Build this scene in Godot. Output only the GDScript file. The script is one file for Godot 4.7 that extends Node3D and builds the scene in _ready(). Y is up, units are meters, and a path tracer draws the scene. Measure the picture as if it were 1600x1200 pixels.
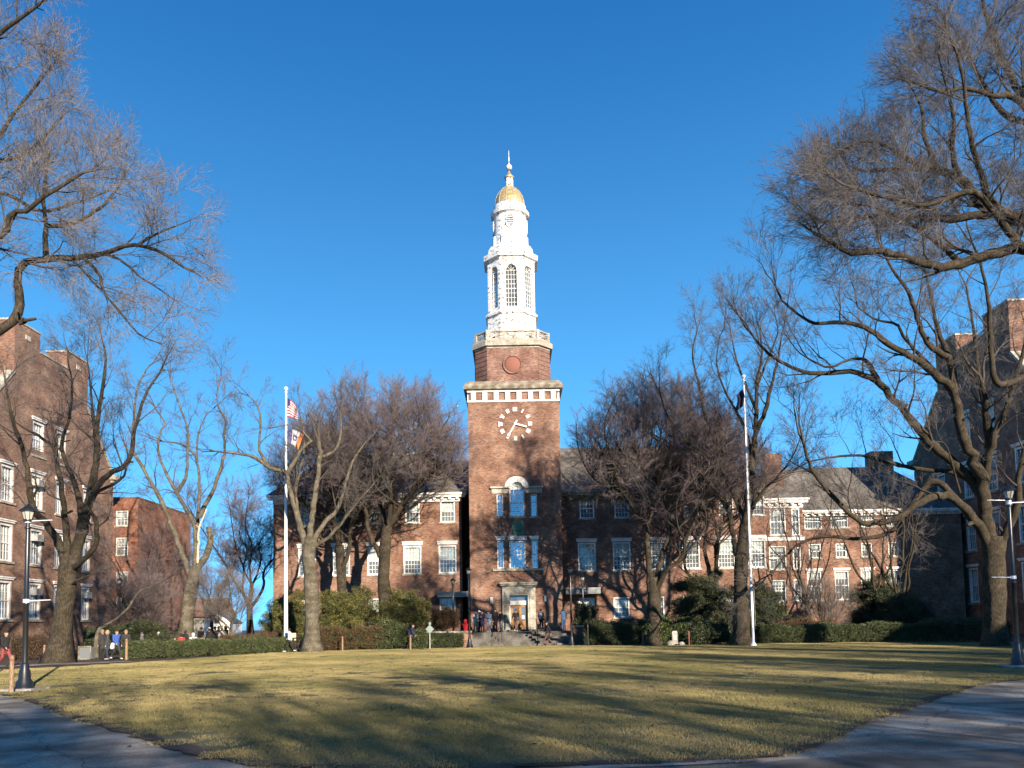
extends Node3D
# A college quadrangle in winter: brick library with a clock tower, bare elms, a lawn, lamps, flagpoles and people.

const FOCAL := 1250.0            # photograph pixels (1600 wide)
const PRINCIPAL_Y := 892.5
const PITCH_TAN := 0.066
const ROLL_DEG := 1.0
const EYE := Vector3(0, 1.6, 0)
const SUN_AZ := Vector2(0.447, 0.894)   # towards the sun, x and z
const SUN_EL := 16.5

var cam_basis := Basis()
var mats := {}
var name_count := {}
var mesh_cache := {}

# ---------------------------------------------------------------- pixel -> place
func ray(u: float, v: float) -> Vector3:
	return cam_basis * Vector3((u - 800.0) / FOCAL, (PRINCIPAL_Y - v) / FOCAL, -1.0)

func at_depth(u: float, v: float, d: float) -> Vector3:      # on the upright plane d metres ahead
	var r := ray(u, v)
	return EYE + r * (-d / r.z)

func on_ground(u: float, v: float, y := 0.0) -> Vector3:
	var r := ray(u, v)
	return EYE + r * ((y - EYE.y) / r.y)

func column_at(u: float, d: float, y := 0.0) -> Vector3:     # the point of height y, d metres ahead, under pixel column u near the horizon
	var p := at_depth(u, 985.0, d)
	return Vector3(p.x, y, -d)

func on_face(u: float, v: float, t: Transform3D, off := 0.0) -> Vector3:  # where the ray meets a facade, in the building's own axes
	var r := ray(u, v)
	var n := t.basis.z
	var k := ((t.origin + n * off) - EYE).dot(n) / r.dot(n)
	return t.affine_inverse() * (EYE + r * k)

func px_rect(u0: float, v0: float, u1: float, v1: float, t: Transform3D, off := 0.0) -> Rect2:
	var um := (u0 + u1) * 0.5
	var vm := (v0 + v1) * 0.5
	var l := on_face(u0, vm, t, off).x
	var r := on_face(u1, vm, t, off).x
	var lo := on_face(um, v1, t, off).y
	var hi := on_face(um, v0, t, off).y
	return Rect2(minf(l, r), lo, absf(r - l), hi - lo)

# ---------------------------------------------------------------- mesh building
class MB:
	var v := PackedVector3Array()
	var n := PackedVector3Array()
	var c := PackedColorArray()
	var ix := PackedInt32Array()
	var col := Color(1, 1, 1)
	var colored := false

	func tri(a: Vector3, b: Vector3, d: Vector3, nn: Vector3) -> void:
		var k := v.size()
		v.append(a); v.append(b); v.append(d)
		n.append(nn); n.append(nn); n.append(nn)
		if colored:
			c.append(col); c.append(col); c.append(col)
		if (b - a).cross(d - a).dot(nn) > 0.0:
			ix.append(k); ix.append(k + 2); ix.append(k + 1)
		else:
			ix.append(k); ix.append(k + 1); ix.append(k + 2)

	func quad(a: Vector3, b: Vector3, d: Vector3, e: Vector3, toward: Vector3) -> void:
		var nn := (b - a).cross(d - a)
		if nn.length_squared() < 1e-14:
			nn = (d - a).cross(e - a)
		if nn.length_squared() < 1e-14:
			return
		nn = nn.normalized()
		var flip := nn.dot(toward) < 0.0
		if flip:
			nn = -nn
		var k := v.size()
		v.append(a); v.append(b); v.append(d); v.append(e)
		for i in 4:
			n.append(nn)
			if colored:
				c.append(col)
		if flip:
			for i in [0, 1, 2, 0, 2, 3]: ix.append(k + i)
		else:
			for i in [0, 2, 1, 0, 3, 2]: ix.append(k + i)

	func box(p: Vector3, s: Vector3, b := Basis()) -> void:   # centre, full size
		var h := s * 0.5
		var q := []
		for i in 8:
			q.append(p + b * Vector3(h.x * (1 if i & 1 else -1), h.y * (1 if i & 2 else -1), h.z * (1 if i & 4 else -1)))
		quad(q[0], q[1], q[3], q[2], -b.z)
		quad(q[4], q[5], q[7], q[6], b.z)
		quad(q[0], q[2], q[6], q[4], -b.x)
		quad(q[1], q[3], q[7], q[5], b.x)
		quad(q[0], q[1], q[5], q[4], -b.y)
		quad(q[2], q[3], q[7], q[6], b.y)

	func span(a: Vector3, b: Vector3) -> void:                # box between two corners
		box((a + b) * 0.5, (b - a).abs())

	func bar(a: Vector3, b: Vector3, w: float, t: float) -> void:
		var y := (b - a).normalized()
		var z := Vector3(0, 0, 1) if absf(y.z) < 0.9 else Vector3(1, 0, 0)
		var x := y.cross(z).normalized()
		z = x.cross(y)
		box((a + b) * 0.5, Vector3(w, a.distance_to(b), t), Basis(x, y, z))

	func loft(rings: Array, cap_top := true, cap_bottom := false, centre := Vector3.ZERO) -> void:  # rings: [[y, PackedVector2Array], ...], flat faces
		for k in rings.size() - 1:
			var A: PackedVector2Array = rings[k][1]
			var B: PackedVector2Array = rings[k + 1][1]
			var ya: float = rings[k][0]
			var yb: float = rings[k + 1][0]
			for i in A.size():
				var j := (i + 1) % A.size()
				var mid := (A[i] + A[j] + B[i] + B[j]) * 0.25
				var out := Vector3(mid.x, 0, mid.y)
				if absf(ya - yb) < 0.005 or (A[i].length() - B[i].length()) / (absf(yb - ya) + 1e-6) > 3.0:
					out = Vector3(0, 1 if A[i].length() > B[i].length() else -1, 0)
				elif (B[i].length() - A[i].length()) / (absf(yb - ya) + 1e-6) > 3.0:
					out = Vector3(0, -1, 0)
				quad(centre + Vector3(A[i].x, ya, A[i].y), centre + Vector3(A[j].x, ya, A[j].y), centre + Vector3(B[j].x, yb, B[j].y), centre + Vector3(B[i].x, yb, B[i].y), out)
		for e in 2:
			if (e == 0 and cap_bottom) or (e == 1 and cap_top):
				var R: PackedVector2Array = rings[0 if e == 0 else -1][1]
				var y: float = rings[0 if e == 0 else -1][0]
				for i in R.size():
					var j := (i + 1) % R.size()
					tri(centre + Vector3(0, y, 0), centre + Vector3(R[i].x, y, R[i].y), centre + Vector3(R[j].x, y, R[j].y), Vector3(0, -1 if e == 0 else 1, 0))

	func lathe(profile: Array, seg: int, centre := Vector3.ZERO) -> void:   # profile: Vector2(radius, y), smooth round, sharp along the profile where the turn is strong
		for k in profile.size() - 1:
			var a: Vector2 = profile[k]
			var b: Vector2 = profile[k + 1]
			var d := b - a
			var nn := Vector2(d.y, -d.x).normalized()
			var n0 := nn
			var n1 := nn
			if k > 0:
				var e: Vector2 = a - profile[k - 1]
				var m := Vector2(e.y, -e.x).normalized()
				if m.dot(nn) > 0.6: n0 = (m + nn).normalized()
			if k + 2 < profile.size():
				var e: Vector2 = profile[k + 2] - b
				var m := Vector2(e.y, -e.x).normalized()
				if m.dot(nn) > 0.6: n1 = (m + nn).normalized()
			var base := v.size()
			for i in seg + 1:
				var w := TAU * i / seg
				var r := Vector3(cos(w), 0, sin(w))
				v.append(centre + r * a.x + Vector3(0, a.y, 0)); n.append(r * n0.x + Vector3(0, n0.y, 0))
				v.append(centre + r * b.x + Vector3(0, b.y, 0)); n.append(r * n1.x + Vector3(0, n1.y, 0))
				if colored:
					c.append(col); c.append(col)
			for i in seg:
				var q := base + i * 2
				ix.append_array([q, q + 2, q + 1, q + 1, q + 2, q + 3])

	func tube(pts: PackedVector3Array, rad: PackedFloat32Array, sides: int) -> void:
		var m := pts.size()
		if m < 2: return
		var t := (pts[1] - pts[0]).normalized()
		var x := t.cross(Vector3(0.31, 0.17, 0.93))
		if x.length_squared() < 0.01: x = t.cross(Vector3(1, 0, 0))
		x = x.normalized()
		var base := v.size()
		for k in m:
			if k > 0:
				var t2 := (pts[mini(k + 1, m - 1)] - pts[k - 1]).normalized()
				x = (x - t2 * x.dot(t2)).normalized()
				t = t2
			var y := t.cross(x)
			for i in sides:
				var w := TAU * i / sides
				var d := x * cos(w) + y * sin(w)
				v.append(pts[k] + d * rad[k])
				n.append(d)
				if colored: c.append(col)
		for k in m - 1:
			for i in sides:
				var a := base + k * sides + i
				var b := base + k * sides + (i + 1) % sides
				ix.append_array([a, a + sides, b, b, a + sides, b + sides])

	func mesh(mat: Material = null) -> ArrayMesh:
		var m := ArrayMesh.new()
		if ix.is_empty(): return m
		var arr := []
		arr.resize(Mesh.ARRAY_MAX)
		arr[Mesh.ARRAY_VERTEX] = v
		arr[Mesh.ARRAY_NORMAL] = n
		if colored: arr[Mesh.ARRAY_COLOR] = c
		arr[Mesh.ARRAY_INDEX] = ix
		m.add_surface_from_arrays(Mesh.PRIMITIVE_TRIANGLES, arr)
		if mat: m.surface_set_material(0, mat)
		return m

# ---------------------------------------------------------------- nodes, names and metas
func numbered(called: String) -> String:
	var k: int = name_count.get(called, 0)
	name_count[called] = k + 1
	return called if k == 0 else "%s_%03d" % [called, k]

func part(parent: Node3D, called: String, what, mat: Material, pos := Vector3.ZERO, basis_ := Basis()) -> MeshInstance3D:
	var o := MeshInstance3D.new()
	o.name = called
	o.mesh = what.mesh(mat) if what is MB else what
	if not (what is MB) and mat: o.material_override = mat
	o.transform = Transform3D(basis_, pos)
	parent.add_child(o, true)
	return o

func group_node(parent: Node3D, called: String, pos := Vector3.ZERO, basis_ := Basis()) -> Node3D:
	var o := Node3D.new()
	o.name = called
	o.transform = Transform3D(basis_, pos)
	parent.add_child(o, true)
	return o

func thing(called: String, label: String, category: String, pos := Vector3.ZERO, turn := 0.0, group := "") -> Node3D:
	var o := Node3D.new()
	o.name = numbered(called)
	add_child(o)
	o.position = pos
	o.rotation.y = turn
	metas(o, label, category, group)
	return o

func metas(o: Node, label: String, category: String, group := "", kind := "") -> void:
	if label: o.set_meta("label", label)
	if category: o.set_meta("category", category)
	if group: o.set_meta("group", group)
	if kind: o.set_meta("kind", kind)

func structure(called: String, mb: MB, mat: Material, label := "", category := "") -> MeshInstance3D:
	var o := MeshInstance3D.new()
	o.name = numbered(called)
	o.mesh = mb.mesh(mat)
	add_child(o)
	metas(o, label, category, "", "structure")
	return o

# ---------------------------------------------------------------- materials
func lin(r: float, g: float, b: float) -> Color:
	return Color(r, g, b).linear_to_srgb()

func plain(key: String, c: Color, rough := 0.8, metal := 0.0, spec := 0.5) -> StandardMaterial3D:
	if mats.has(key): return mats[key]
	var m := StandardMaterial3D.new()
	m.albedo_color = c
	m.roughness = rough
	m.metallic = metal
	m.metallic_specular = spec
	m.resource_name = key
	mats[key] = m
	return m

func noise_tex(seed_: int, freq: float, lo: Color, hi: Color, size := 512, oct := 4, mid := -1.0) -> NoiseTexture2D:
	var nz := FastNoiseLite.new()
	nz.seed = seed_
	nz.noise_type = FastNoiseLite.TYPE_SIMPLEX_SMOOTH
	nz.frequency = freq
	nz.fractal_octaves = oct
	var g := Gradient.new()
	g.set_color(0, lo)
	g.set_color(1, hi)
	if mid > 0.0:
		g.set_offset(0, 0.5 - mid)
		g.set_offset(1, 0.5 + mid)
	var t := NoiseTexture2D.new()
	t.width = size; t.height = size
	t.seamless = true
	t.generate_mipmaps = false
	t.noise = nz
	t.color_ramp = g
	return t

func noise_height(seed_: int, freq: float, size := 512, oct := 4) -> NoiseTexture2D:
	return noise_tex(seed_, freq, Color.BLACK, Color.WHITE, size, oct)

# grainy: two layers of noise on the object's real place, fine (scale in metres) and coarse
func grainy(key: String, lo: Color, hi: Color, metres: float, rough := 0.9, freq := 0.02, bump := 0.0, coarse_metres := 0.0, coarse_lo := Color(0.8, 0.8, 0.8), stretch := Vector3.ONE, spec := 0.4) -> StandardMaterial3D:
	if mats.has(key): return mats[key]
	var m := StandardMaterial3D.new()
	m.resource_name = key
	var sd := absi(hash(key)) % 9999
	m.albedo_texture = noise_tex(sd, freq, lo, hi, 512, 5, 0.3)
	m.roughness = rough
	m.metallic_specular = spec
	m.uv1_triplanar = true
	m.uv1_world_triplanar = true
	m.uv1_scale = stretch / metres
	if bump > 0.0:
		m.heightmap_enabled = true
		m.heightmap_texture = m.albedo_texture
		m.heightmap_scale = bump
	if coarse_metres > 0.0:
		m.detail_enabled = true
		m.detail_blend_mode = BaseMaterial3D.BLEND_MODE_MUL
		m.detail_albedo = noise_tex(sd + 7, 0.012, coarse_lo, Color.WHITE, 256, 4, 0.3)
		m.detail_uv_layer = BaseMaterial3D.DETAIL_UV_2
		m.uv2_triplanar = true
		m.uv2_world_triplanar = true
		m.uv2_scale = Vector3.ONE / coarse_metres
	mats[key] = m
	return m

var brick_albedo: ImageTexture
var brick_height: ImageTexture
func brick_images() -> void:      # running bond with header courses, 16 bricks by 48 courses = 3.3 m square
	var n := 1024
	var im := Image.create(n, n, false, Image.FORMAT_RGB8)
	var hm := Image.create(n, n, false, Image.FORMAT_RGB8)
	var rng := RandomNumberGenerator.new()
	rng.seed = 5
	im.fill(lin(0.36, 0.315, 0.26))
	hm.fill(Color(0.25, 0.25, 0.25))
	var ch := n / 48.0
	for row in 48:
		var header: bool = row % 6 == 5
		var count := 32 if header else 16
		var bw := float(n) / count
		var shift := bw * 0.5 * (row % 2) + (bw * 0.25 if header else 0.0)
		for k in count + 1:
			var tone := rng.randf()
			var d := rng.randfn(1.0, 0.17)
			var col := lin(clampf(0.215 * d, 0.02, 1), clampf((0.104 + 0.03 * tone) * d, 0.02, 1), clampf((0.070 + 0.026 * tone) * d, 0.02, 1))
			if tone < 0.10: col = lin(0.10, 0.06, 0.05)
			elif tone > 0.93: col = lin(0.31, 0.175, 0.115)
			var h := rng.randf_range(0.7, 1.0)
			var r := Rect2i(int(k * bw - shift) + 2, int(row * ch) + 2, int(bw) - 3, int(ch) - 3)
			im.fill_rect(r, col)
			hm.fill_rect(r, Color(h, h, h))
			if k == 0 and shift > 0:
				im.fill_rect(Rect2i(r.position + Vector2i(n, 0), r.size), col)
	for y in range(0, n, 1):      # grain
		for x in range((y * 7) % 3, n, 3):
			var q := im.get_pixel(x, y)
			var e := rng.randf_range(0.88, 1.12)
			im.set_pixel(x, y, Color(q.r * e, q.g * e, q.b * e))
	brick_albedo = ImageTexture.create_from_image(im)
	brick_height = ImageTexture.create_from_image(hm)

func brick(key: String, tint: Color, coarse := 7.0, coarse_lo := Color(0.80, 0.76, 0.76)) -> StandardMaterial3D:
	if mats.has(key): return mats[key]
	if brick_albedo == null: brick_images()
	var m := StandardMaterial3D.new()
	m.resource_name = key
	m.albedo_color = tint
	m.albedo_texture = brick_albedo
	m.roughness = 0.93
	m.metallic_specular = 0.3
	m.uv1_triplanar = true
	m.uv1_world_triplanar = true
	m.uv1_triplanar_sharpness = 20.0
	m.uv1_scale = Vector3.ONE / 3.3
	m.heightmap_enabled = true
	m.heightmap_texture = brick_height
	m.heightmap_scale = 0.8
	m.detail_enabled = true
	m.detail_blend_mode = BaseMaterial3D.BLEND_MODE_MUL
	m.detail_albedo = noise_tex(absi(hash(key)) % 999, 0.014, coarse_lo, Color(1, 1, 1), 256, 5, 0.3)
	m.detail_uv_layer = BaseMaterial3D.DETAIL_UV_2
	m.uv2_triplanar = true
	m.uv2_world_triplanar = true
	m.uv2_scale = Vector3.ONE / coarse
	mats[key] = m
	return m

func slate() -> StandardMaterial3D:
	if mats.has("slate"): return mats["slate"]
	var n := 512
	var im := Image.create(n, n, false, Image.FORMAT_RGB8)
	var hm := Image.create(n, n, false, Image.FORMAT_RGB8)
	var rng := RandomNumberGenerator.new()
	rng.seed = 9
	im.fill(lin(0.05, 0.045, 0.04))
	for row in 16:
		for k in 17:
			var d := rng.randf_range(0.62, 1.25)
			var warm := rng.randf()
			var col := lin(0.185 * d, (0.162 + 0.012 * warm) * d, (0.13 + 0.028 * warm) * d)
			var r := Rect2i(k * 32 - 16 * (row % 2), row * 32 + 1, 31, 30)
			im.fill_rect(r, col)
			for j in 30:
				var h := 0.2 + 0.75 * j / 30.0
				hm.fill_rect(Rect2i(r.position.x, r.position.y + j, 31, 1), Color(h, h, h))
	var m := StandardMaterial3D.new()
	m.resource_name = "slate"
	m.albedo_texture = ImageTexture.create_from_image(im)
	m.heightmap_enabled = true
	m.heightmap_texture = ImageTexture.create_from_image(hm)
	m.heightmap_scale = 1.5
	m.roughness = 0.8
	m.uv1_triplanar = true
	m.uv1_world_triplanar = true
	m.uv1_triplanar_sharpness = 12.0
	m.uv1_scale = Vector3.ONE / 3.6
	m.detail_enabled = true
	m.detail_blend_mode = BaseMaterial3D.BLEND_MODE_MUL
	m.detail_albedo = noise_tex(31, 0.012, Color(0.75, 0.73, 0.7), Color.WHITE, 256, 4, 0.3)
	m.detail_uv_layer = BaseMaterial3D.DETAIL_UV_2
	m.uv2_triplanar = true
	m.uv2_world_triplanar = true
	m.uv2_scale = Vector3.ONE / 9.0
	mats["slate"] = m
	return m

func glass() -> StandardMaterial3D:
	if mats.has("window_glass"): return mats["window_glass"]
	var m := StandardMaterial3D.new()
	m.resource_name = "window_glass"
	m.albedo_color = Color(0.75, 0.82, 0.85, 0.12)
	m.transparency = BaseMaterial3D.TRANSPARENCY_ALPHA
	m.roughness = 0.02
	m.metallic_specular = 0.75
	mats["window_glass"] = m
	return m

func make_materials() -> void:
	grainy("limestone", lin(0.36, 0.33, 0.275), lin(0.52, 0.49, 0.42), 1.6, 0.85, 0.02, 0.15, 4.0, Color(0.72, 0.70, 0.66))
	grainy("old_limestone", lin(0.24, 0.215, 0.17), lin(0.42, 0.38, 0.31), 1.4, 0.88, 0.02, 0.2, 3.0, Color(0.62, 0.58, 0.52))
	grainy("white_paint", lin(0.70, 0.69, 0.66), lin(0.82, 0.81, 0.78), 1.2, 0.55, 0.02, 0.05, 3.0, Color(0.86, 0.85, 0.83))
	grainy("spire_paint", lin(0.74, 0.73, 0.69), lin(0.84, 0.83, 0.80), 1.5, 0.6, 0.02, 0.08, 2.2, Color(0.84, 0.82, 0.77))
	grainy("bark", lin(0.024, 0.019, 0.014), lin(0.11, 0.083, 0.054), 0.9, 0.95, 0.03, 1.2, 2.5, Color(0.7, 0.72, 0.66), Vector3(1, 0.22, 1))
	grainy("pale_bark", lin(0.085, 0.072, 0.052), lin(0.22, 0.19, 0.145), 0.9, 0.95, 0.03, 1.0, 2.0, Color(0.68, 0.68, 0.62), Vector3(1, 0.25, 1))
	grainy("branch_bark", lin(0.035, 0.029, 0.024), lin(0.10, 0.083, 0.066), 0.7, 0.95, 0.03, 0.0, 0.0)
	grainy("bare_wood", lin(0.42, 0.34, 0.22), lin(0.62, 0.53, 0.38), 0.6, 0.9, 0.03, 0.3, 0.0, Color.WHITE, Vector3(1, 0.3, 1))
	grainy("concrete", lin(0.25, 0.218, 0.17), lin(0.43, 0.385, 0.31), 1.3, 0.92, 0.045, 0.25, 4.5, Color(0.62, 0.61, 0.60))
	grainy("concrete_curb", lin(0.30, 0.28, 0.25), lin(0.48, 0.46, 0.42), 1.1, 0.92, 0.04, 0.25, 3.0, Color(0.74, 0.72, 0.70))
	grainy("asphalt", lin(0.12, 0.106, 0.082), lin(0.36, 0.322, 0.26), 0.55, 0.95, 0.07, 0.5, 4.0, Color(0.60, 0.60, 0.60))
	grainy("bluestone", lin(0.085, 0.08, 0.07), lin(0.20, 0.185, 0.16), 1.3, 0.88, 0.03, 0.2, 3.0, Color(0.7, 0.69, 0.68))
	grainy("soil", lin(0.055, 0.036, 0.023), lin(0.15, 0.10, 0.062), 0.8, 0.98, 0.05, 1.0, 4.0, Color(0.6, 0.6, 0.6))
	grainy("turf", lin(0.09, 0.075, 0.035), lin(0.21, 0.17, 0.08), 0.9, 0.98, 0.05, 1.0, 7.0, Color(0.72, 0.78, 0.62))
	var spire: StandardMaterial3D = mats["spire_paint"]      # old flaking paint: small stained patches
	var flake := noise_tex(211, 0.03, Color(0.42, 0.40, 0.36), Color.WHITE, 256, 5)
	flake.color_ramp.set_offset(0, 0.27)
	flake.color_ramp.set_offset(1, 0.34)
	spire.detail_albedo = flake
	grainy("gold_leaf", lin(0.46, 0.38, 0.22), lin(0.60, 0.52, 0.35), 1.2, 0.38, 0.02, 0.05, 1.0, Color(0.82, 0.76, 0.62))
	(mats["gold_leaf"] as StandardMaterial3D).metallic = 0.35
	grainy("bronze_patina", lin(0.03, 0.09, 0.06), lin(0.20, 0.40, 0.30), 0.5, 0.7, 0.03, 0.4)
	grainy("door_oak", lin(0.22, 0.10, 0.03), lin(0.40, 0.21, 0.075), 0.7, 0.5, 0.03, 0.1, 0.0, Color.WHITE, Vector3(1, 0.15, 1))
	grainy("post_wood", lin(0.16, 0.10, 0.06), lin(0.34, 0.23, 0.14), 0.5, 0.9, 0.03, 0.5, 0.0, Color.WHITE, Vector3(1, 0.2, 1))
	grainy("belfry_timber", lin(0.07, 0.055, 0.04), lin(0.16, 0.13, 0.10), 0.8, 0.9, 0.03)  # dark brown that paints the shade inside the lantern openings
	plain("black_iron", lin(0.012, 0.013, 0.014), 0.32, 0.0, 0.6)
	plain("pole_paint", lin(0.80, 0.80, 0.79), 0.35, 0.0, 0.5)
	plain("dark_metal", lin(0.03, 0.03, 0.032), 0.5, 0.3)
	plain("canopy_metal", lin(0.16, 0.17, 0.17), 0.55, 0.2)
	plain("silver_rod", lin(0.75, 0.75, 0.76), 0.35, 0.3)
	plain("lamp_glass", lin(0.42, 0.40, 0.33), 0.25)
	plain("blind", lin(0.42, 0.45, 0.40), 0.9)
	plain("pale_blind", lin(0.55, 0.57, 0.53), 0.9)
	plain("room_shade_brown", lin(0.11, 0.085, 0.06), 0.9)  # inner walls and floors: brown darkened so rooms look dim behind the panes
	plain("unit_grey", lin(0.46, 0.45, 0.42), 0.6)
	plain("grille_dark", lin(0.04, 0.04, 0.04), 0.7)
	plain("rust_red", lin(0.20, 0.07, 0.04), 0.8)
	plain("terracotta", lin(0.21, 0.082, 0.058), 0.85)
	plain("lead_roof", lin(0.36, 0.36, 0.33), 0.6)
	var tg := plain("tinted_glass", lin(0.26, 0.31, 0.36), 0.04, 0.85)
	var cloth := plain("cloth", Color.WHITE, 0.9)
	cloth.vertex_color_use_as_albedo = true
	var flagm := plain("flag_cloth", Color.WHITE, 0.85)
	flagm.vertex_color_use_as_albedo = true
	flagm.backlight_enabled = true
	flagm.backlight = Color(0.35, 0.35, 0.35)
	var leafm := plain("leaf", Color.WHITE, 0.6)
	leafm.vertex_color_use_as_albedo = true
	leafm.backlight_enabled = true
	leafm.backlight = Color(0.25, 0.25, 0.2)
	var blade := plain("grass_blade", Color.WHITE, 0.75)
	blade.vertex_color_use_as_albedo = true
	blade.backlight_enabled = true
	blade.backlight = Color(0.3, 0.3, 0.2)
	var tw := plain("twig", Color.WHITE, 0.9)
	tw.vertex_color_use_as_albedo = true
	brick("brick_tower", lin(1.05, 1.02, 0.98))
	brick("brick_wing", lin(1.04, 1.0, 0.96))
	brick("brick_octagon", lin(1.02, 0.98, 1.02))
	brick("brick_red", lin(0.98, 0.74, 0.64))
	brick("brick_pier", lin(0.86, 0.78, 0.74))

# ---------------------------------------------------------------- building pieces
func wall_face(mb: MB, area: Rect2, holes: Array, depth := 0.28, z := 0.0) -> void:   # a wall face at z with real openings and their reveals
	var xs := [area.position.x, area.end.x]
	var ys := [area.position.y, area.end.y]
	for h in holes:
		for q in [h.position.x, h.end.x]:
			if q > area.position.x and q < area.end.x and not xs.has(q): xs.append(q)
		for q in [h.position.y, h.end.y]:
			if q > area.position.y and q < area.end.y and not ys.has(q): ys.append(q)
	xs.sort()
	ys.sort()
	for j in ys.size() - 1:
		var run := -1.0
		for i in xs.size() - 1:
			var m := Vector2((xs[i] + xs[i + 1]) * 0.5, (ys[j] + ys[j + 1]) * 0.5)
			var open := false
			for h in holes:
				if h.has_point(m): open = true
			if not open:
				mb.quad(Vector3(xs[i], ys[j], z), Vector3(xs[i + 1], ys[j], z), Vector3(xs[i + 1], ys[j + 1], z), Vector3(xs[i], ys[j + 1], z), Vector3(0, 0, 1))
	for h in holes:
		var a: Vector2 = h.position
		var b: Vector2 = h.end
		mb.quad(Vector3(a.x, a.y, z), Vector3(a.x, b.y, z), Vector3(a.x, b.y, z - depth), Vector3(a.x, a.y, z - depth), Vector3(1, 0, 0))
		mb.quad(Vector3(b.x, a.y, z), Vector3(b.x, b.y, z), Vector3(b.x, b.y, z - depth), Vector3(b.x, a.y, z - depth), Vector3(-1, 0, 0))
		mb.quad(Vector3(a.x, a.y, z), Vector3(b.x, a.y, z), Vector3(b.x, a.y, z - depth), Vector3(a.x, a.y, z - depth), Vector3(0, 1, 0))
		mb.quad(Vector3(a.x, b.y, z), Vector3(b.x, b.y, z), Vector3(b.x, b.y, z - depth), Vector3(a.x, b.y, z - depth), Vector3(0, -1, 0))

# a sash window filling a hole: parent > window > frame, muntins, panes, blind, sill, lintel
func window(parent: Node3D, h: Rect2, z: float, cols: int, rows: int, blind_share := 0.45, opts := {}) -> Node3D:
	var w := snappedf(h.size.x, 0.02)
	var t := snappedf(h.size.y, 0.02)
	var node := group_node(parent, "window", Vector3(h.get_center().x, h.get_center().y, z))
	var key := "win%.2f_%.2f_%d_%d_%s_%s" % [w, t, cols, rows, opts.get("trim", 0.11), opts.get("split", 0.5)]
	var trim: float = opts.get("trim", 0.11)
	if not mesh_cache.has(key):
		var f := MB.new()
		for s in [-1, 1]:
			f.box(Vector3(s * (w * 0.5 - trim * 0.45 + 0.01), 0, -0.03), Vector3(trim * 0.9 + 0.02, t, 0.14))
		f.box(Vector3(0, t * 0.5 - trim * 0.45 + 0.01, -0.027), Vector3(w + 0.02, trim * 0.9 + 0.02, 0.152))
		f.box(Vector3(0, -t * 0.5 + trim * 0.4, -0.06), Vector3(w - trim * 2.0, trim * 0.8, 0.08))
		var m := MB.new()
		var iw := w - trim * 2.0
		var ih := t - trim * 1.8
		var cy := -trim * 0.1
		var split: float = opts.get("split", 0.5)
		m.box(Vector3(0, cy - ih * 0.5 + ih * split, -0.075), Vector3(iw, 0.075, 0.06))
		for k in range(1, cols):
			m.box(Vector3(-iw * 0.5 + iw * k / cols, cy, -0.09), Vector3(0.032, ih, 0.03))
		for k in range(1, rows):
			m.box(Vector3(0, cy - ih * 0.5 + ih * k / rows, -0.092), Vector3(iw, 0.032, 0.028))
		var p := MB.new()
		p.box(Vector3(0, cy, -0.11), Vector3(iw, ih, 0.006))
		mesh_cache[key] = [f.mesh(), m.mesh(), p.mesh(), iw, ih, cy]
	var c: Array = mesh_cache[key]
	part(node, "frame", c[0], mats["white_paint"])
	part(node, "muntins", c[1], mats["white_paint"])
	part(node, "pane", c[2], mats["tinted_glass"] if opts.get("tinted", false) else glass())
	if blind_share > 0.02:
		var b := MB.new()
		var bh: float = c[4] * blind_share
		b.box(Vector3(0, c[5] + c[4] * 0.5 - bh * 0.5, -0.19), Vector3(c[3] + 0.04, bh, 0.012))
		part(node, "blind", b, mats["pale_blind" if opts.get("pale", false) else "blind"])
	if opts.get("sill", true):
		var s := MB.new()
		s.box(Vector3(0, -t * 0.5 - 0.06, 0.04), Vector3(w + 0.22, 0.13, 0.26))
		part(node, "sill", s, mats[opts.get("sill_mat", "limestone")])
	if opts.has("lintel"):
		var l := MB.new()
		var lh: float = opts["lintel"]
		l.box(Vector3(0, t * 0.5 + lh * 0.5 + 0.062, 0.075), Vector3(w + 0.2, lh, 0.14))
		l.box(Vector3(0, t * 0.5 + lh + 0.102, 0.09), Vector3(w + 0.3, 0.08, 0.2))
		part(node, "lintel", l, mats["white_paint"])
	return node

func cornice(parent: Node3D, x0: float, x1: float, y: float, z: float, mat_key := "old_limestone", called := "cornice", big := 1.0) -> void:
	var c := MB.new()
	c.span(Vector3(x0, y - 0.55 * big, z), Vector3(x1, y - 0.2 * big, z + 0.16))
	c.span(Vector3(x0 - 0.35, y - 0.2 * big, z), Vector3(x1 + 0.35, y, z + 0.5))
	c.span(Vector3(x0 - 0.45, y, z), Vector3(x1 + 0.45, y + 0.16, z + 0.62))
	var n := int((x1 - x0) / 0.62)
	for k in n:                      # brackets under the eaves
		c.box(Vector3(x0 + (k + 0.5) * (x1 - x0) / n, y - 0.3 * big, z + 0.24), Vector3(0.24, 0.2 * big, 0.3))
	part(parent, called, c, mats[mat_key])

func oct(a: float, b: float) -> PackedVector2Array:     # half width a, half of the front face b
	return PackedVector2Array([Vector2(-b, a), Vector2(b, a), Vector2(a, b), Vector2(a, -b), Vector2(b, -a), Vector2(-b, -a), Vector2(-a, -b), Vector2(-a, b)])

func square(a: float) -> PackedVector2Array:
	return PackedVector2Array([Vector2(-a, a), Vector2(a, a), Vector2(a, -a), Vector2(-a, -a)])

func disc(r: float, n := 32) -> PackedVector2Array:
	var p := PackedVector2Array()
	for i in n: p.append(Vector2(sin(TAU * i / n), cos(TAU * i / n)) * r)
	return p

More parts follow.
